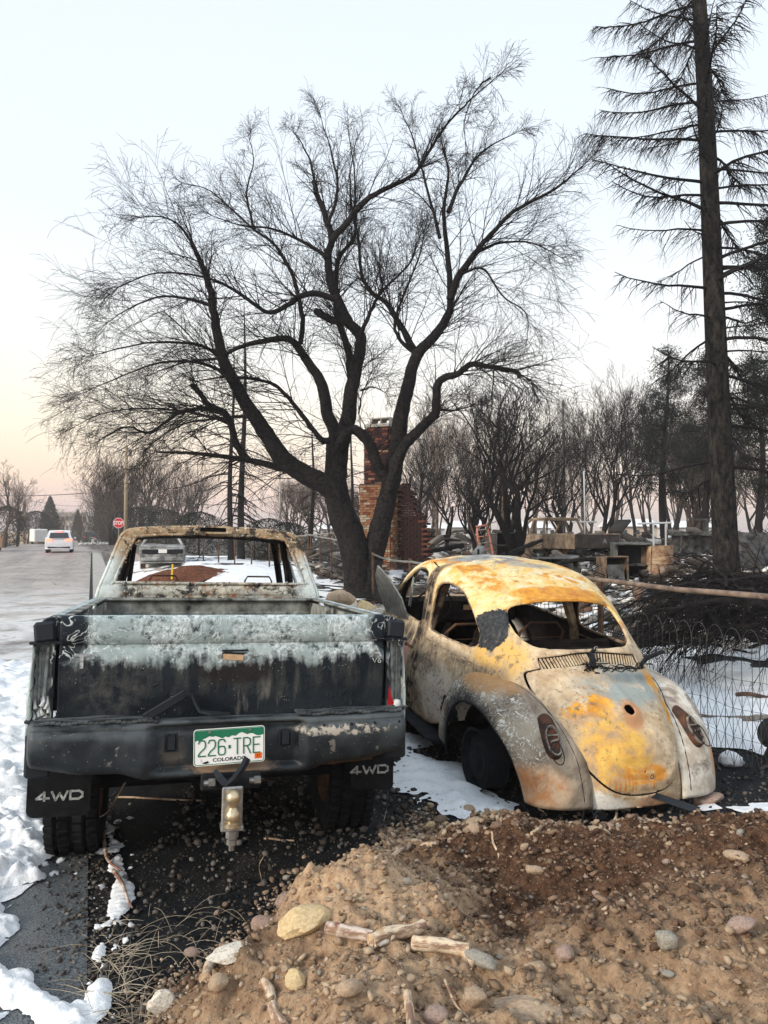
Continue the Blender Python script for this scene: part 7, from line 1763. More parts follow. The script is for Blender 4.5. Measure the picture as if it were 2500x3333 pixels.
# wrecked vehicles in the lots and on the street ------------------------------------
def carbody(o, L, Wd, Hh, prof, m, glass, wheels=True, wr=.33, pillars=.07, wm=None, burnt=False):
    """prof: side outline (y,z) of the body up to the waist; cabin (y,z) list above; y=0 is the tail"""
    body, cab_ = prof; b = BM(); n = len(body)
    P = smooth_loop(body, 60) if not burnt else np.array(body, float)
    def ins(z): return 1 - .06 * max(0, (z - Hh * .55) / (Hh * .45)) - .03 * max(0, (.5 - z) / .5)
    V = []; k = len(P)
    for s_, f in ((-1, .93), (-1, 1), (1, 1), (1, .93)):
        for (y, z) in P:
            yy = y if f == 1 else L / 2 + (y - L / 2) * .975; V.append((s_ * Wd / 2 * ins(z) * f if f < 1 else s_ * Wd / 2 * ins(z) * .985, yy, z if f == 1 else Hh * .4 + (z - Hh * .4) * .985))
    V2 = []; order = [1, 0]; 
    rings = [[(-Wd / 2 * ins(z), L / 2 + (y - L / 2) * .97, Hh * .35 + (z - Hh * .35) * .96) for y, z in P], [(-Wd / 2 * ins(z) * .96, y, z) for y, z in P], [(-Wd * .3, y - (.03 if y < L / 2 else -.03), z + .008) for y, z in P], [(0, y - (.045 if y < L / 2 else -.045), z + .012) for y, z in P], [(Wd * .3, y - (.03 if y < L / 2 else -.03), z + .008) for y, z in P], [(Wd / 2 * ins(z) * .96, y, z) for y, z in P], [(Wd / 2 * ins(z), L / 2 + (y - L / 2) * .97, Hh * .35 + (z - Hh * .35) * .96) for y, z in P]]
    V = [v for r in rings for v in r]; Fs = [(r * k + i, r * k + (i + 1) % k, (r + 1) * k + (i + 1) % k, (r + 1) * k + i) for r in range(6) for i in range(k)] + [tuple(range(k)), tuple(6 * k + i for i in range(k))[::-1]]
    b.add(V, Fs); b.build('body', m, o, not burnt, sharp=40)
    return o
def suv(name, label, x, y, rot, m, L=4.6, Wd=1.88, Hh=1.66, lights=None):
    o = thing(name, label, 'car', (x, y, gz(x, y)), (0, 0, rot)); body = [(.05, .35), (.0, .60), (.03, .95), (.10, 1.02), (1.2, 1.05), (3.2, 1.02), (4.2, .92), (4.55, .75), (4.6, .45), (4.5, .28), (.2, .26)]
    carbody(o, L, Wd, Hh, (body, None), m, None)
    cab_ = [(.10, 1.00), (.20, 1.25), (.42, 1.57), (.8, 1.64), (1.8, 1.66), (2.6, 1.60), (3.35, 1.03)]; P = cab_; b = BM(); V = []
    for s_ in (-1, -.8, 0, .8, 1):
        for y_, z_ in P: V.append((s_ * Wd / 2 * (.93 - .20 * (z_ - 1) / .66), y_ - (.03 if y_ < 1 else 0) * (1 - abs(s_)), z_ + .02 * (1 - abs(s_)) * (z_ > 1.5)))
    k = len(P); b.add(V, [(r * k + i, r * k + i + 1, (r + 1) * k + i + 1, (r + 1) * k + i) for r in range(4) for i in range(k - 1)] + [tuple(range(k)), tuple(4 * k + i for i in range(k))]); b.build('cabin', m, o, True, sharp=30)
    gl = simple('dark_glass', (.03, .035, .04), .1, .1, 3, 0) if 'dark_glass' not in bpy.data.materials else bpy.data.materials['dark_glass']
    BM().add([(-.66, .10, 1.08), (.66, .10, 1.08), (.58, .30, 1.48), (-.58, .30, 1.48)], [(0, 1, 2, 3)]).build('rear_window', gl, o, fix=False).location.y = -.035
    for s_ in (-1, 1):
        BM().add([(s_ * .845, .6, 1.10), (s_ * .845, 3.0, 1.08), (s_ * .76, 2.5, 1.50), (s_ * .755, .8, 1.54)], [(0, 1, 2, 3)]).build('side_window', gl, o, fix=False)
        for yy in (.85, 3.65): wheel(o, (s_ * (Wd / 2 - .13), yy, .34), .34, .22, tread=False)
        BM().box((s_ * (Wd / 2 + .08), 3.0, 1.08), (.18, .10, .13), bev=.03).build('mirror', m, o)
        tl_ = BM().box((s_ * .66, -.01, .93), (.42, .05, .14), rot=(0, 0, s_ * .10), bev=.02); tl_.build('tail_light', lights[0], o)
    BM().box((0, .36, 1.60), (.6, .12, .035), rot=(.3, 0, 0), bev=.01).build('spoiler', m, o); BM().box((0, .27, 1.555), (.34, .02, .03)).build('brake_light', lights[1], o)
    BM().box((0, -.015, .80), (.42, .02, .13)).build('number_plate', M['white_paint'], o); BM().box((0, .06, .40), (1.5, .16, .16), bev=.03).build('lower_bumper', M['black_plastic'], o); BM().box((0, .0, .56), (1.7, .06, .06), bev=.02).build('bumper_trim', m, o)
    return o
def glow(name, c, e):
    m = Mt(name); m.b.inputs['Emission Color'].default_value = (*c, 1); m.b.inputs['Emission Strength'].default_value = e; return m.fin(c, .4)
HR = rad(21.5)
redl = glow('lit_tail_light', (1.0, .06, .03), 9.0); amb = glow('lit_indicator', (1.0, .42, .10), 3.0)
wcar = simple('white_car_paint', (.72, .73, .76), .25, .04, 3, 0); dcar = simple('dark_green_car_paint', (.035, .05, .05), .3, .1, 3, 0)
x = (128 - 829.5) / 1597 * 54; suv('white_suv', 'white sport utility vehicle driving away up the street with its red tail lights lit', x, 54, HR, wcar, lights=(redl, redl))
x = (195 - 829.5) / 1597 * 98; suv('dark_suv', 'dark green sport utility vehicle parked at the kerb beyond the white one', x, 98, HR, dcar, Wd=1.9, lights=(simple('unlit_red', (.4, .03, .04), .4, .1, 3, 0),) * 2)
x = (-22 - 829.5) / 1597 * 60; oc = suv('oncoming_car', 'orange car coming towards us, cut off by the left edge of the photo', x, 60, HR + pi, simple('orange_car_paint', (.60, .25, .06), .3, .1, 3, 0), lights=(simple('dull_red', (.3, .02, .02), .4, .1, 3, 0),) * 2)
for s_ in (-1, 1): BM().lathe([(0, 4.66), (.09, 4.65), (.11, 4.55)], 14, 'Y', (s_ * .66, -.05, .74)).build('headlight', glow('lit_headlight%d' % s_, (1, .75, .4), 6.0), oc)
# burnt saloon seen through the cab
x, y, z = spot(352, 29); SL = thing('burnt_saloon', 'pale grey burnt-out saloon beyond the mulch heap, seen through the pickup cab', 'car', (x, y, z - .04), (0, 0, rad(17)))
sg = simple('burnt_pale_paint', (.42, .43, .42), .8, .5, 3, .4, .01, c2=(.10, .095, .09))
carbody(SL, 4.5, 1.75, 1.3, ([(.05, .30), (.0, .55), (.05, .80), (.12, .88), (.9, .93), (3.3, .90), (4.2, .78), (4.5, .6), (4.5, .3), (4.4, .2), (.2, .2)], None), sg, None)
b = BM()
for s_ in (-1, 1): b.tube([(s_ * .78, .75, .90), (s_ * .60, 1.15, 1.24), (s_ * .56, 1.6, 1.29), (s_ * .57, 2.5, 1.27), (s_ * .76, 3.2, .92)], .05, 8)
b.add([(-.58, 1.15, 1.27), (.58, 1.15, 1.27), (.56, 2.5, 1.29), (-.56, 2.5, 1.29)], [(0, 1, 2, 3)]); b.tube([(-.6, 1.15, 1.25), (.6, 1.15, 1.25)], .04, 6); b.build('roof_frame', sg, SL)
BM().box((0, -.02, .66), (1.15, .05, .20), bev=.02).build('tail_panel', M['soot'], SL); BM().box((0, -.05, .69), (.32, .02, .15)).build('number_plate', M['white_paint'], SL)
BM().box((0, -.05, .38), (1.6, .12, .16), bev=.04).build('bumper', sg, SL)
for s_ in (-1, 1):
    BM().box((s_ * .66, -.03, .68), (.22, .05, .17), bev=.02).build('lamp_opening', M['soot'], SL)
    for yy in (.9, 3.6): BM().lathe([(.27, -.1), (.25, 0), (.27, .1), (0, .1)], 18, 'X', (s_ * .74, yy, .24)).build('bare_rim', M['rust_steel'], SL)
# wrecked truck in the lot
x, y, z = spot(1290, 23.5); WT = thing('wrecked_truck', 'rust-brown burnt pickup wreck standing in the rubble behind the small car', 'pickup truck', (x, y, z + .14), (0, 0, rad(17)))
br_ = simple('rust_brown_body', (.42, .32, .23), .85, .5, 3, .5, .01, c2=(.15, .11, .08))
b = BM(); b.box((0, 0, .62), (1.6, .05, .46), bev=.02); b.build('tailgate', simple('dark_tailgate', (.06, .05, .045), .7, .5, 4, .3, .01), WT); lettering('A', .22, M['ghost'], WT, (.25, -.035, .62), ext=.003)
for s_ in (-1, 1): BM().box((s_ * .82, 1.0, .62), (.06, 2.0, .50), bev=.03).build('bed_side', br_, WT)
b = BM(); b.box((0, 1.0, .42), (1.6, 2.0, .05)); b.box((0, 2.95, .58), (1.66, 1.9, .50), bev=.05); b.box((0, 4.5, .66), (1.6, 1.3, .42), bev=.08); b.build('cab_lower', br_, WT)
b = BM()
for s_ in (-1, 1): b.tube([(s_ * .78, 2.05, .85), (s_ * .62, 2.2, 1.36), (s_ * .60, 3.2, 1.38), (s_ * .78, 3.95, .88)], .045, 8); b.tube([(s_ * .79, 3.0, .85), (s_ * .62, 3.0, 1.36)], .035, 6)
b.box((0, 2.7, 1.40), (1.3, 1.15, .05), bev=.02).tube([(-.62, 2.2, 1.36), (.62, 2.2, 1.36)], .045, 6).tube([(-.6, 3.25, 1.38), (.6, 3.25, 1.38)], .04, 6); b.build('cab_frame', br_, WT)
for s_ in (-1, 1):
    for yy in (1.0, 4.4): BM().lathe([(.28, -.1), (.25, 0), (.28, .1), (0, .1)], 18, 'X', (s_ * .74, yy, .26)).build('bare_rim', M['rust_steel'], WT)
# ================================================================ street furniture
def octa(r, a0=22.5, n=8): return [(r * cos(rad(a0 + 360 / n * k)), r * sin(rad(a0 + 360 / n * k))) for k in range(n)]
sred = simple('sign_red', (.55, .02, .035), .5, .08, 5, 0)
def stop(label, dx, dyc, Y, r):
    c = at(dx * 1.507, dyc * 1.507, Y); o = thing('stop_sign', label, 'road sign', (c.x, c.y, gz(c.x, c.y)), (0, 0, HR * .6)); h_ = c.z - gz(c.x, c.y)
    BM().box((0, .03, h_ / 2), (.06, .04, h_ + r * 1.6), bev=.004).build('post', M['steel'], o)
    BM().ext(octa(r), 0, .004).build('face', M['white_paint'], o).location.z = h_
    BM().ext(octa(r * .93), -.003, 0).build('red_face', sred, o).location.z = h_
    lettering('STOP', r * .92, M['white_paint'], o, (0, -.006, h_ - .01), ext=.002, sx=.72, off=r * .02)
stop('red stop sign at the corner beside the utility pole', 256, 1129.5, 54, .40); stop('small distant red stop sign right of the dark parked car', 219, 1148, 124, .42)
for dx, dy, Y, kind_, lb in ((72, 1149, 100, 0, 'round white sign on the left side of the far street'), (85, 1148, 100, 1, 'pale diamond sign beside the round white sign')):
    c = at(dx * 1.507, dy * 1.507, Y); o = thing('street_sign', lb, 'road sign', (c.x, c.y, gz(c.x, c.y)), (0, 0, HR)); h_ = c.z - gz(c.x, c.y)
    BM().box((0, .04, h_ / 2), (.07, .05, h_)).build('post', M['steel'], o); (BM().ext(octa(.45, 0, 20), 0, .02) if not kind_ else BM().ext(octa(.5, 0, 4), 0, .02)).build('face', M['white_paint'] if not kind_ else M['concrete'], o).location.z = h_
wood = simple('pole_wood', (.40, .31, .21), .9, .3, 8, .4, .01, c2=(.24, .18, .125))
def upole(label, dx, dtop, Y, r, arm=True):
    c = at(dx * 1.507, dtop * 1.507, Y); z0 = gz(c.x, c.y); o = thing('utility_pole', label, 'utility pole', (c.x, c.y, z0)); h_ = c.z - z0
    BM().tube([(0, 0, -.1), (0, 0, h_ * .5), (.03, 0, h_)], [r, r * .9, r * .75], 10).build('shaft', wood, o, True)
    if arm: BM().lathe([(.0, 0), (.18, 0), (.2, .1), (.2, .5), (.15, .6), (0, .62)], 12, 'Z', (.25, 0, h_ - .9)).build('transformer', M['steel'], o); BM().tube([(0, 0, h_ - .6), (-.9, -.1, h_ - .15), (-1.9, -.2, h_ - .1)], .035, 6).build('lamp_arm', M['steel'], o)
    return np.array([c.x, c.y, c.z])
u1 = upole('tall wooden utility pole beside the red stop sign', 273, 962, 60, .15); u2 = upole('wooden utility pole on the left side of the far street', 54, 1078, 100, .15, False)
def cable(label, a, b_, sag, r): tag(BM().tube([np.array(a) + (np.array(b_) - np.array(a)) * t - np.array([0, 0, sag * 4 * t * (1 - t)]) for t in np.linspace(0, 1, 14)], r, 4).build('cable', M['wire'], None), label, 'cable')
cable('cable spanning the street from the utility pole to the left', at(273 * 1.507, 1057 * 1.507, 60), at(-60 * 1.507, 1068 * 1.507, 75), .3, .03)
cable('cable running right from the utility pole above the pickup', at(273 * 1.507, 1057 * 1.507, 60), at(600 * 1.507, 1070 * 1.507, 45), .9, .02)
cable('thin sagging cable beyond the left utility pole', u2, at(180 * 1.507, 1092 * 1.507, 160), .4, .03)
cable('high wire crossing the thicket behind the wrecks', at(880 * 1.507, 1098 * 1.507, 40), at(1300 * 1.507, 1066 * 1.507, 40), .5, .012)
# white trailer, pale fence, motorcycle wreck, buildings
c = spot(90, 98); o = thing('white_trailer', 'white box trailer parked on the left beyond the round sign', 'trailer', c, (0, 0, HR + .3)); BM().box((0, 1.5, 1.15), (1.7, 2.4, 1.7), bev=.08).build('box', M['white_paint'], o); BM().box((0, .28, 1.15), (1.4, .03, 1.4), bev=.01).build('door', simple('offwhite_door', (.6, .6, .6), .5, .05, 3, 0), o)
for s_ in (-1, 1): BM().lathe([(.30, -.1), (.32, 0), (.30, .1), (0, .1)], 14, 'X', (s_ * .75, 1.5, .30)).build('wheel', M['rubber'], o)
o = thing('board_fence', 'pale board fence along the left side of the far street', 'fence', spot(50, 100), (0, 0, HR * .3)); tan_ = simple('pale_boards', (.52, .44, .34), .85, .2, 3, .2, .01)
for k in range(34): BM().box((-6 + k * .36, 0, .8 + .08 * sin(k * 2.2)), (.33, .04, 1.6 + .1 * sin(k * 1.7)), bev=.005).build('board', tan_, o)
o = thing('wrecked_motorcycle', 'heap of a burnt motorcycle wreck on the road by the dark parked car', 'motorcycle', spot(212, 92), (0, 0, HR + .9))
for yy in (0, 1.35): BM().tube([(.0, yy + .3 * cos(a), .30 + .3 * sin(a)) for a in np.linspace(0, 2 * pi, 18, endpoint=False)], .045, 6, closed=True).build('wheel', M['rubber'], o)
BM().box((0, .68, .5), (.3, .5, .35), bev=.05).build('engine', M['ash_metal'], o); BM().tube([(0, 1.35, .3), (0, 1.15, .85), (0, .9, .9), (0, .3, .75), (0, 0, .3)], .04, 6).build('frame', M['steel'], o); BM().tube([(-.3, 1.05, 1.0), (0, 1.12, .92), (.3, 1.05, 1.0)], .02, 6).build('handlebar', M['steel'], o)
scatter('debris', 260, lambda N: np.stack([spot(212, 90)[0] + NP.normal(0, 1.2, N), 90 + NP.normal(0, 1.0, N), np.full(N, gz(*spot(212, 90)[:2]) + .05)], 1), lambda N: .05 + .2 * NP.random(N) ** 2, M['rub_w'])
def block(label, dx0, dx1, dyt, Y, m, floors, cols, name='building'):
    a, b_ = at(dx0 * 1.507, dyt * 1.507, Y), at(dx1 * 1.507, dyt * 1.507, Y); w = b_.x - a.x; h_ = a.z + 1; o = thing(name, label, 'building', ((a.x + b_.x) / 2, Y, -1)); BM().box((0, 8, h_ / 2), (w, 16, h_)).build('wall', m, o); BM().box((0, 8, h_ + .2), (w + .6, 16.6, .5)).build('parapet', M['concrete'], o)
    for f in range(floors):
        for k in range(cols): BM().box((-w / 2 + w * (k + .5) / cols, -.05, h_ - 2.0 - f * 3.6), (w / cols * .55, .12, 1.7)).build('window', bpy.data.materials['dark_glass'], o)
    return o
block('broad tan office building at the end of the street', 112, 188, 1109, 290, simple('tan_facade', (.50, .42, .36), .9, .1, .3, 0, obj=False), 3, 8); block('grey block at the end of the street right of the tan building', 189, 212, 1108, 270, simple('grey_facade', (.40, .41, .42), .9, .1, .3, 0, obj=False), 4, 3)
for q, (dx0, dx1, dyt, Y, c) in enumerate(((905, 960, 1128, 120, (.5, .5, .52)), (975, 1040, 1124, 130, (.42, .38, .34)), (1100, 1190, 1126, 125, (.55, .56, .58)), (1330, 1420, 1120, 110, (.5, .42, .34)), (1450, 1540, 1124, 120, (.55, .55, .56)), (690, 750, 1130, 130, (.45, .42, .40)))):
    a, b_ = at(dx0 * 1.507, dyt * 1.507, Y), at(dx1 * 1.507, dyt * 1.507, Y); w = b_.x - a.x; z0 = gz(a.x, Y); h_ = a.z - z0
    o = thing('house', ['pale', 'brown', 'white', 'tan', 'light grey', 'dun'][q] + ' low house half seen through the trees, ' + ['right of the chimney', 'behind the pink ladder', 'behind the forked black tree', 'behind the burnt appliances', 'left of the tall spruce trunk', 'left of the great bare tree'][q], 'house', ((a.x + b_.x) / 2, Y, z0)); BM().box((0, 4, h_ * .3), (w, 8, h_ * .6)).build('wall', simple('house_wall%d' % q, c, .9, .1, .5, 0), o)
    BM().add([(-w / 2 - .4, -.5, h_ * .6), (w / 2 + .4, -.5, h_ * .6), (w / 2 + .4, 8.5, h_ * .6), (-w / 2 - .4, 8.5, h_ * .6), (-w / 2 - .4, 4, h_), (w / 2 + .4, 4, h_)], [(0, 1, 5, 4), (3, 4, 5, 2), (0, 4, 3), (1, 2, 5), (0, 3, 2, 1)]).build('roof', M['snow'], o)
    for k in range(3): BM().box((-w * .3 + k * w * .3, -.05, h_ * .32), (w * .12, .1, h_ * .22)).build('window', bpy.data.materials['dark_glass'], o)
# yellow stake on the mulch
x, y, z = spot(373, 20.6); tag(BM().box((0, 0, .15), (.05, .03, .42), rot=(0, .05, 0), bev=.004).build('marker_stake', simple('stake_yellow', (.75, .48, .03), .6, .1, 5, 0), None, loc=(x, y, z + .28)), 'small yellow marker stake in the red-brown mulch heap', 'stake')
# ================================================================ stones, logs, sticks and grass close by
def mat_stone(name, a, b_, c_): 
    m = Mt(name, True); n1 = m.noise(7, 6, .65); n2 = m.noise(45, 5, .7); c = m.ramp(n1, [(.3, a), (.5, b_), (.7, c_)]); c = m.mix(m.rng(n2, .6, .72), c, tuple(x * .45 for x in a)); return m.fin(c, .85, m.math('ADD', n1, m.math('MULTIPLY', n2, .4)), .6, .01)
SM = dict(tan=mat_stone('tan_stone', (.30, .20, .13), (.42, .30, .20), (.54, .42, .30)), yellow=mat_stone('yellow_sandstone', (.46, .32, .15), (.62, .46, .25), (.74, .60, .38)), pink=mat_stone('pinkish_stone', (.24, .15, .12), (.36, .25, .20), (.48, .36, .30)), grey=mat_stone('grey_stone', (.20, .18, .15), (.32, .29, .24), (.42, .39, .33)), white=mat_stone('white_flaked_stone', (.34, .24, .16), (.72, .66, .56), (.84, .80, .72)), brown=mat_stone('brown_clod', (.10, .065, .045), (.20, .13, .085), (.32, .22, .15)))
SB = [blobm(60 + k, 3, .38, (1, .8, .68), 1.7) for k in range(7)]; SBA = []
for k, (v, f) in enumerate(SB):      # facetted variant: clamp against random planes
    w = v.copy(); rg_ = np.random.default_rng(k + 5)
    for _ in range(9):
        n = nz3(rg_.normal(0, 1, 3)); d = rg_.uniform(.50, .78); e = np.maximum(0, w @ n - d); w = w - e[:, None] * n
    SBA.append((w, f))
SC_ = {}
def stone(px, py, r, kind_, ang=False, k=0, flat=1.0, rot=0.0, zoff=0.0, name='stone', sx=1.0):
    for _ in range(1): x, y = gnd(px, py, .1)
    for _ in range(6): x, y = gnd(px, py, zz(x, y) + r * .35)
    key = (k % 7, ang, kind_)
    if key not in SC_:
        v, f = (SBA if ang else SB)[k % 7]; me = me_np('stone', v, f, True); me.materials.append(SM[kind_])
        if ang: me.set_sharp_from_angle(angle=rad(28))
        SC_[key] = me
    o = bpy.data.objects.new(name, SC_[key]); COL.objects.link(o); o.location = (x, y, zz(x, y) + r * .35 * flat + zoff); o.scale = (r * sx, r, r * flat); o.rotation_euler = (RND.uniform(-.2, .2), RND.uniform(-.2, .2), rot); return o
BIG = [(652, 1990, .085, 'yellow', True, 1, .85, .3, 'largest yellow sandstone boulder on the left flank of the dirt mound', 1.15), (625, 1940, .060, 'pink', False, 2, .8, .9, 'smooth pinkish boulder just above the yellow sandstone', 1.2), (570, 1995, .050, 'pink', False, 3, .9, .2, 'pinkish rock left of the yellow sandstone boulder', 1.1),
 (790, 1848, .030, 'tan', False, 0, .9, 0, 'rounded stone on top of the pale left crest of the mound', 1.0), (495, 2085, .062, 'white', True, 4, .6, .4, 'white flaked chunk on the lower left slope of the mound', 1.3), (350, 2165, .060, 'white', True, 5, 1.0, 1.2, 'upright white broken chunk at the bottom left edge of the mound', .8), (640, 2120, .045, 'yellow', True, 6, .8, 2, 'small yellow stone below the sandstone boulder', 1.0),
 (472, 2128, .040, 'tan', False, 1, 1.0, 1, 'tan cobble under the white flaked chunk', .9), (415, 2055, .030, 'pink', False, 2, .8, 0, 'lone pink-brown cobble on black ground left of the mound', 1.1), (1035, 2088, .042, 'grey', False, 3, .7, -.5, 'smooth pale oval stone below the peeled log', 1.5), (1020, 2155, .045, 'tan', True, 0, 1.0, .6, 'squarish tan stone near the bottom centre', 1.0), (940, 2195, .036, 'pink', False, 4, 1.0, .1, 'round pinkish stone at the bottom centre', 1.0),
 (1135, 2170, .085, 'tan', True, 2, .45, -.35, 'broad flat sandstone slab at the bottom, right of centre', 1.45), (755, 2150, .036, 'tan', False, 5, .9, .4, 'pale round cobble under the birch sticks', 1.1), (820, 2040, .036, 'white', True, 6, .7, .9, 'white angular stone below the peeled sticks', 1.3), (1527, 1722, .085, 'pink', False, 1, .72, .1, 'large smooth boulder on snow right of the small car', 1.15),
 (1263, 1738, .070, 'grey', True, 3, .5, -.1, 'flat grey rock against the tail of the small car', 1.35), (1180, 1722, .045, 'tan', True, 5, .9, .3, 'brown rock under the left tail of the small car', 1.0), (1350, 1748, .042, 'white', True, 2, .8, 1, 'pale broken stone below the exhaust notch of the small car', .9), (1008, 1748, .055, 'tan', True, 0, .8, .2, 'tan block topmost in the stone row left of the small car', 1.1), (1025, 1775, .050, 'tan', True, 4, .7, .8, 'second tan block just below the topmost one', 1.2),
 (1018, 1790, .055, 'tan', True, 6, .8, .3, 'rough tan rock under the two tan blocks', 1.0), (950, 1770, .040, 'brown', False, 2, .9, .5, 'brown stone at the left end of the stone row', 1.2), (918, 1748, .022, 'brown', False, 3, .8, .5, 'small brown pebble standing off the left end of the stone row', 1.0), (930, 1782, .035, 'yellow', True, 5, .9, .8, 'orange-tan lump below the left end of the stone row', 1.0), (963, 1780, .024, 'yellow', False, 6, 1, .8, 'small bright tan stone beside the orange-tan lump', 1.0),
 (927, 1822, .032, 'tan', False, 1, .7, .1, 'smooth tan cobble on the dark slope right of the pale crest', 1.4), (888, 1850, .024, 'brown', False, 2, .8, .1, 'brown cobble under the split log at the mound edge', 1.1), (1290, 1790, .045, 'tan', True, 3, .5, -.3, 'flat tan wedge on the dark slope below the grey rock', 1.4), (1155, 1885, .034, 'tan', False, 0, .8, 0, 'tan stone on the middle of the dark slope', 1.3), (1075, 1830, .034, 'brown', True, 1, .8, 0, 'brown clod left of the split wood chip', 1.1),
 (1440, 2035, .045, 'grey', False, 4, 1.0, 1.57, 'upright egg-shaped grey stone on the right side of the mound', .8), (1160, 2088, .034, 'tan', True, 5, .9, .2, 'tan stone right of the hollow below the peeled log', 1.1), (1220, 2090, .036, 'pink', False, 6, .9, .9, 'pinkish stone in the pair right of the hollow', 1.0), (1255, 2170, .040, 'tan', True, 0, .8, .3, 'tan stone right of the flat sandstone slab', 1.0), (1590, 1850, .045, 'tan', False, 3, .6, -.6, 'smooth tan stone near the right edge of the mound', 1.2), (1600, 2020, .045, 'pink', False, 1, .8, .2, 'pinkish boulder at the right side, middle of the mound', 1.2), (745, 1308, .1, 'tan', False, 1, 1, 0, '', 1)]
for px, py, r, kd, ang, k, fl, ro, lb, sx_ in BIG:
    if lb: tag(stone(px, py, r, kd, ang, k, fl, ro, sx=sx_), lb, 'stone')
# boulders in a row beyond the truck's right side
for (px, py, r, kd, lb) in ((735, 1298, .16, 'tan', 'round tan boulder, topmost of the group beyond the pickup bed'), (752, 1308, .12, 'white', 'pale boulder beside the round tan one beyond the pickup bed'), (722, 1302, .10, 'brown', 'brown boulder at the left of the group beyond the pickup bed'), (785, 1318, .15, 'yellow', 'upright orange-tan boulder right of the group beyond the pickup bed'), (768, 1320, .10, 'brown', 'small brown boulder between the pale and the orange-tan ones'), (828, 1322, .09, 'pink', 'low pinkish rock near the car door beyond the pickup bed')):
    x, y = gnd(px, py, .25); y = 7.5; x = (px - 829.5) / 1597 * y
    o = stone(px, py, r, kd, kd == 'yellow', int(px) % 7); o.location = (x, y, H - (py - 1155) / 1597 * y); tag(o, lb, 'boulder')
b = BM(); V, f = blobm(5, 3, .3, (1.1, .5, .35)); tag(link('dirt_ridge', me_np('dirt_ridge', V * np.array([.62, 1.0, 1.0]) + np.array([0, 0, 0]), f, True), M['dirt'], loc=((765 - 829.5) / 1597 * 7.5, 7.75, .55)), kind='structure').scale = (1.3, 1, .55)
# many lesser stones, individual
rs_ = random.Random(21); cnt = 0; kinds = ['tan', 'tan', 'brown', 'pink', 'grey', 'tan']
while cnt < 190:
    u = rs_.random()
    if u < .45: px, py, r = rs_.uniform(915, 1659), rs_.gauss(1775, 20), rs_.uniform(.011, .024)
    elif u < .85: px, py, r = rs_.uniform(400, 1700), rs_.uniform(1800, 2260), rs_.uniform(.010, .022)
    else: px, py, r = rs_.uniform(560, 950), rs_.gauss(1900, 30) , rs_.uniform(.010, .022)
    x, y = gnd(px, py, .2)
    if mo_h(np.array([x]), np.array([y]))[1][0] < .0: continue
    zone = ('along the crest by the small car', 'crest stones by the small car') if py < 1830 and px > 880 else (('on the pale left flank of the mound', 'small stones of the pale flank') if px < 900 else (('on the dark middle slope of the mound', 'small stones of the dark slope') if py < 2000 else ('on the near right slope of the mound', 'small stones of the near right slope')))
    kd = rs_.choice(kinds); o = stone(px, py, r, kd, rs_.random() < .8, rs_.randrange(7), rs_.uniform(.6, 1), rs_.uniform(0, 6)); tag(o, 'small %s stone %s' % (kd if kd != 'pink' else 'pinkish', zone[0]), 'stone', '%s, %s' % (zone[1], kd)); cnt += 1
# peeled logs and split wood
def mat_log(name, a, b_):
    m = Mt(name, True); n1 = m.noise(1, 6, .7, vec=m.stretch(None, (6, 30, 30))); n2 = m.noise(14, 5, .6, .4); c = m.mix(m.rng(n2, .44, .54), a, b_); c = m.mix(m.rng(n1, .50, .60), c, (.24, .14, .09)); return m.fin(c, .75, m.math('ADD', n1, n2), .6, .006)
LG = [mat_log('peeled_log', (.50, .35, .21), (.70, .56, .40)), mat_log('red_bark_log', (.20, .085, .055), (.60, .50, .42)), mat_log('split_wood', (.46, .33, .22), (.66, .54, .40))]
def log(p0, p1, r, mi, label, knob=False, lift=.0, name='log'):
    P0 = []; 
    for px, py in (p0, p1):
        x, y = gnd(px, py, .15)
        for _ in range(6): x, y = gnd(px, py, zz(x, y) + r)
        P0.append(Vector((x, y, zz(x, y) + r * .75 + lift)))
    a, c = P0; L = (c - a).length; d = (c - a).normalized(); o = thing(name, label, 'log' if r > .012 else 'stick', a, d.to_track_quat('X', 'Z').to_euler()); n = 12
    P = [(L * t, .006 * sin(t * 8 + L * 50), .005 * sin(t * 6)) for t in np.linspace(0, 1, n)]; R = [r * (1 + .05 * sin(t * 21 + L * 9) + .03 * sin(t * 47) - .12 * t) for t in np.linspace(0, 1, n)]
    b = BM().tube(P, R, 12); b.build('stem', LG[mi], o, True, sharp=50)
    BM().lathe([(0, -.001), (r * .9, -.001)], 12, 'X').build('cut_end', LG[0], o)
    if knob: BM().tube([(L * .84, 0, 0), (L * .96, -.02, -.01), (L * 1.08, -.055, -.02)], [r * .9, r * .75, r * .25], 8).build('broken_fork', LG[0], o, True)
    return o
log((708, 2008), (808, 2018), .022, 1, 'red-barked log with white patches beside the yellow boulder'); log((800, 2035), (915, 1998), .023, 0, 'pale peeled log in the middle of the crossed sticks', False, .01); log((893, 2038), (1015, 2048), .024, 0, 'largest peeled log with a broken forked end', True, .005)
log((440, 2110), (482, 2040), .020, 2, 'short rotten log standing at the left foot of the mound'); log((845, 1856), (892, 1815), .014, 2, 'small split branch at the upper edge of the mound'); log((880, 1818), (935, 1838), .016, 2, 'short split log below the small split branch')
log((878, 2330), (884, 2145), .014, 2, 'upright pale splinter running down the bottom centre', name='stick'); log((570, 2120), (610, 2215), .017, 2, 'grey plank end buried at the bottom left of the mound', name='log')
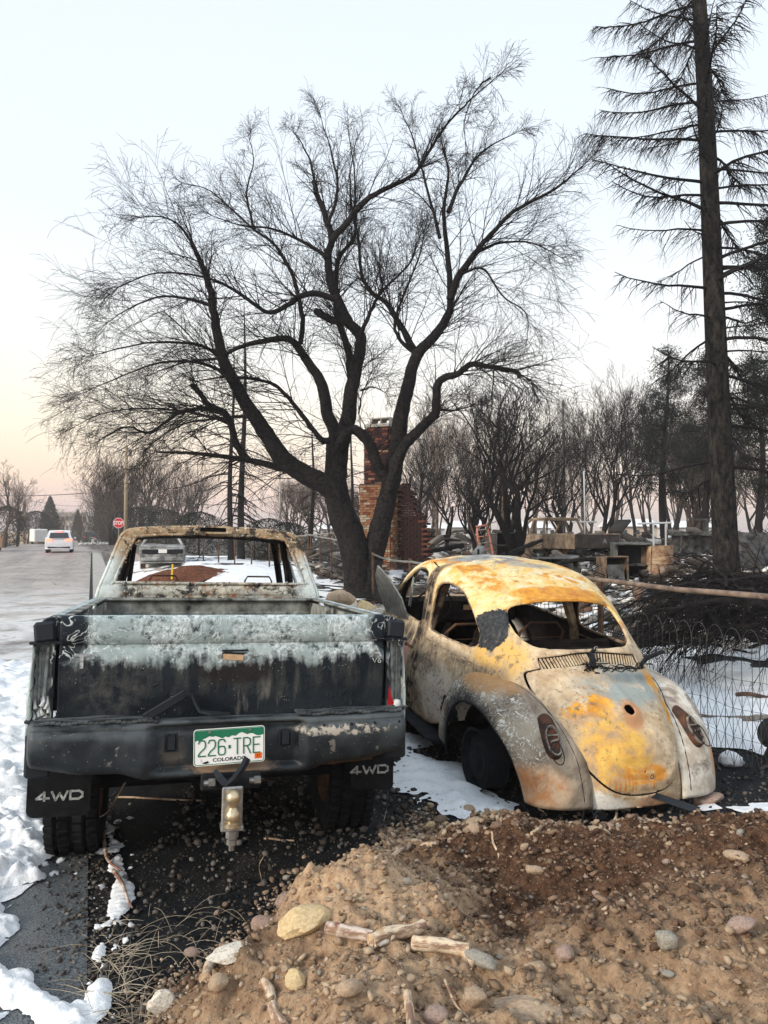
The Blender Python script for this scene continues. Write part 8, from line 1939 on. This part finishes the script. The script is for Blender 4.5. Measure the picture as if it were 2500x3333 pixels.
for k, (p0, p1, r, lb) in enumerate((((1150, 1800), (1190, 1775), .011, 'bright split chip on the dark slope'), ((1335, 1748), (1318, 1790), .007, 'thin chip below the flat grey rock'), ((1490, 1782), (1540, 1772), .007, 'pale splinter on the crest right of the small car'), ((942, 1935), (948, 1905), .009, 'reddish white chip on the dark middle of the mound'), ((570, 1812), (635, 1814), .005, 'thin pale twig on the black ground under the hitch'), ((1060, 1795), (1078, 1830), .006, 'slim upright chip left of the bright chip'), ((250, 1722), (435, 1728), .006, 'long straight bare twig on the ground under the pickup bumper'), ((1180, 1760), (1165, 1745), .006, 'splintered bark chip under the tail of the small car'))):
    log(p0, p1, r, 0 if k != 3 else 1, lb, name='stick')
# roots and wire-like twigs
def twig(pts, r, label, m=None, name='twig'):
    P = []
    for px, py, h_ in pts:
        x, y = gnd(px, py, .12)
        for _ in range(5): x, y = gnd(px, py, zz(x, y) + h_)
        P.append((x, y, zz(x, y) + h_))
    Q = spline(P, 22); tag(BM().tube(Q, [r * (1 - .6 * t) for t in np.linspace(0, 1, 22)], 5).build(name, m or LG[2], None, True), label, 'twig')
twig([(960, 2115, .01), (985, 2165, .015), (1010, 2200, .01), (1035, 2260, .01)], .005, 'curved root on the mound left of the squarish tan stone', LG[0]); twig([(270, 1690, .35), (250, 1725, .25), (225, 1760, .12), (190, 1765, .20), (182, 1745, .30)], .005, 'bare vine looping from the bumper to the left mud flap')
twig([(245, 1880, .02), (262, 1905, .03), (275, 1940, .02), (285, 1960, .04)], .010, 'rust-brown twisted root among the kerb snow clumps', LG[1]); twig([(222, 1800, .02), (228, 1840, .04), (235, 1860, .03), (262, 1880, .03)], .012, 'upper rust-brown root curling beside the left tyre', LG[1])
twig([(565, 1900, .01), (560, 1870, .10), (572, 1845, .2)], .0025, 'single dry stalk at the mound edge'); twig([(830, 1640 + 130, .02), (835, 1745, .05), (838, 1700, .30)], .0035, 'thin wire hanging down behind the right mud flap', M['steel'])
# dry grass tufts, bottom left
gt = Tubes(); rg = np.random.default_rng(4); gp = [gnd(*p) for p in ((225, 2020), (235, 2080), (250, 2130), (270, 2180), (290, 2240))]; gp = spline([(a, b_, 0) for a, b_ in gp], 100)
for k in range(170):
    c = gp[rg.integers(0, 100)] + rg.normal(0, .05, 3); L = rg.uniform(.05, .22); a = rg.uniform(0, 2 * pi); d = nz3([cos(a), sin(a), rg.uniform(.1, .9)]); P = [np.array([c[0], c[1], gz(c[0], c[1])])]
    for e in range(5): d = nz3(d + [0, 0, -.13] + rg.normal(0, .06, 3)); P.append(P[-1] + d * L / 5)
    P = np.array(P); P[:, 2] = np.maximum(P[:, 2], terr(P[:, 0], P[:, 1]) + .004); gt.add(P, .0011 * np.array([1, .95, .9, .8, .6, .3]) * rg.uniform(.8, 1.7), 3)
for k in range(60):
    c = np.array([rg.uniform(-1.0, -.2), rg.uniform(2.75, 3.2), 0]); a = rg.uniform(0, 2 * pi); L = rg.uniform(.08, .28); P = np.array([[c[0] + cos(a) * L * t, c[1] + sin(a) * L * t, gz(c[0], c[1]) + .012 + .03 * sin(t * pi)] for t in np.linspace(0, 1, 6)]); gt.add(P, np.full(6, .0011), 3)
tag(link('dry_grass', gt.mesh('dry_grass', False), simple('dry_straw', (.40, .34, .26), .9, .3, 8, 0, obj=False)), kind='stuff')
# black strip under the tail of the small car, dark thing at the right edge
(x0, y0), (x1, y1) = gnd(1398, 1722, .08), gnd(1510, 1760, .05); a = Vector((x0, y0 + .02, .10)); c = Vector((x1, y1 + .0, .075)); d = c - a
o = BM().box((0, 0, 0), (d.length, .045, .005), bev=.002).build('metal_strip', M['black_plastic'], None); o.location = (a + c) / 2; o.rotation_euler = (rad(35), -math.asin(d.z / d.length), atan2(d.y, d.x)); tag(o, 'black metal strip jutting from under the tail of the small car', 'metal strip')
x, y = gnd(1675, 1640, .05); o = thing('burnt_machine', 'black melted machine part at the right edge of the photo beyond the boulder', 'machine part', (x + .08, y, gz(x, y) - .03)); o.scale = (.8, .8, .8); BM().lathe([(.01, -.10), (.14, -.10), (.19, 0), (.14, .12), (.01, .14)], 20, 'Z', (0, 0, .10)).build('hub', M['soot'], o, True); BM().lathe([(0, -.05), (.11, -.04), (.14, 0), (.11, .04), (0, .05)], 18, 'Y', (-.06, .12, .30)).build('knob', M['soot'], o, True)
BM().tube([(0, 0, .15), (-.05, .1, .28)], .03, 8).build('arm', M['soot'], o)
# black melted rubbish under and beside the pickup
scatter('cinders', 1500, lambda N: (lambda x, y: np.stack([x, y, terr(x, y)], 1))(NP.uniform(-1.2, .4, N), NP.uniform(3.9, 8, N)), lambda N: .006 + .024 * NP.random(N) ** 3, M['peb_dark'])
# ================================================================ the thin smoky air of the burnt district
me = bpy.data.meshes.new('haze'); _b = BM().box((0, 400, 11.4), (1400, 900, 25.2)); me.from_pydata(_b.V, [], _b.F); me.update()
hm = bpy.data.materials.new('haze_air'); hm.use_nodes = True; _t = hm.node_tree; _t.nodes.clear(); _o = _t.nodes.new('ShaderNodeOutputMaterial'); _v = _t.nodes.new('ShaderNodeVolumePrincipled')
_v.inputs['Color'].default_value = (.95, .90, .88, 1); _v.inputs['Density'].default_value = .0012; _v.inputs['Anisotropy'].default_value = .2; _t.links.new(_v.outputs[0], _o.inputs['Volume'])
tag(link('haze', me, hm), kind='stuff')
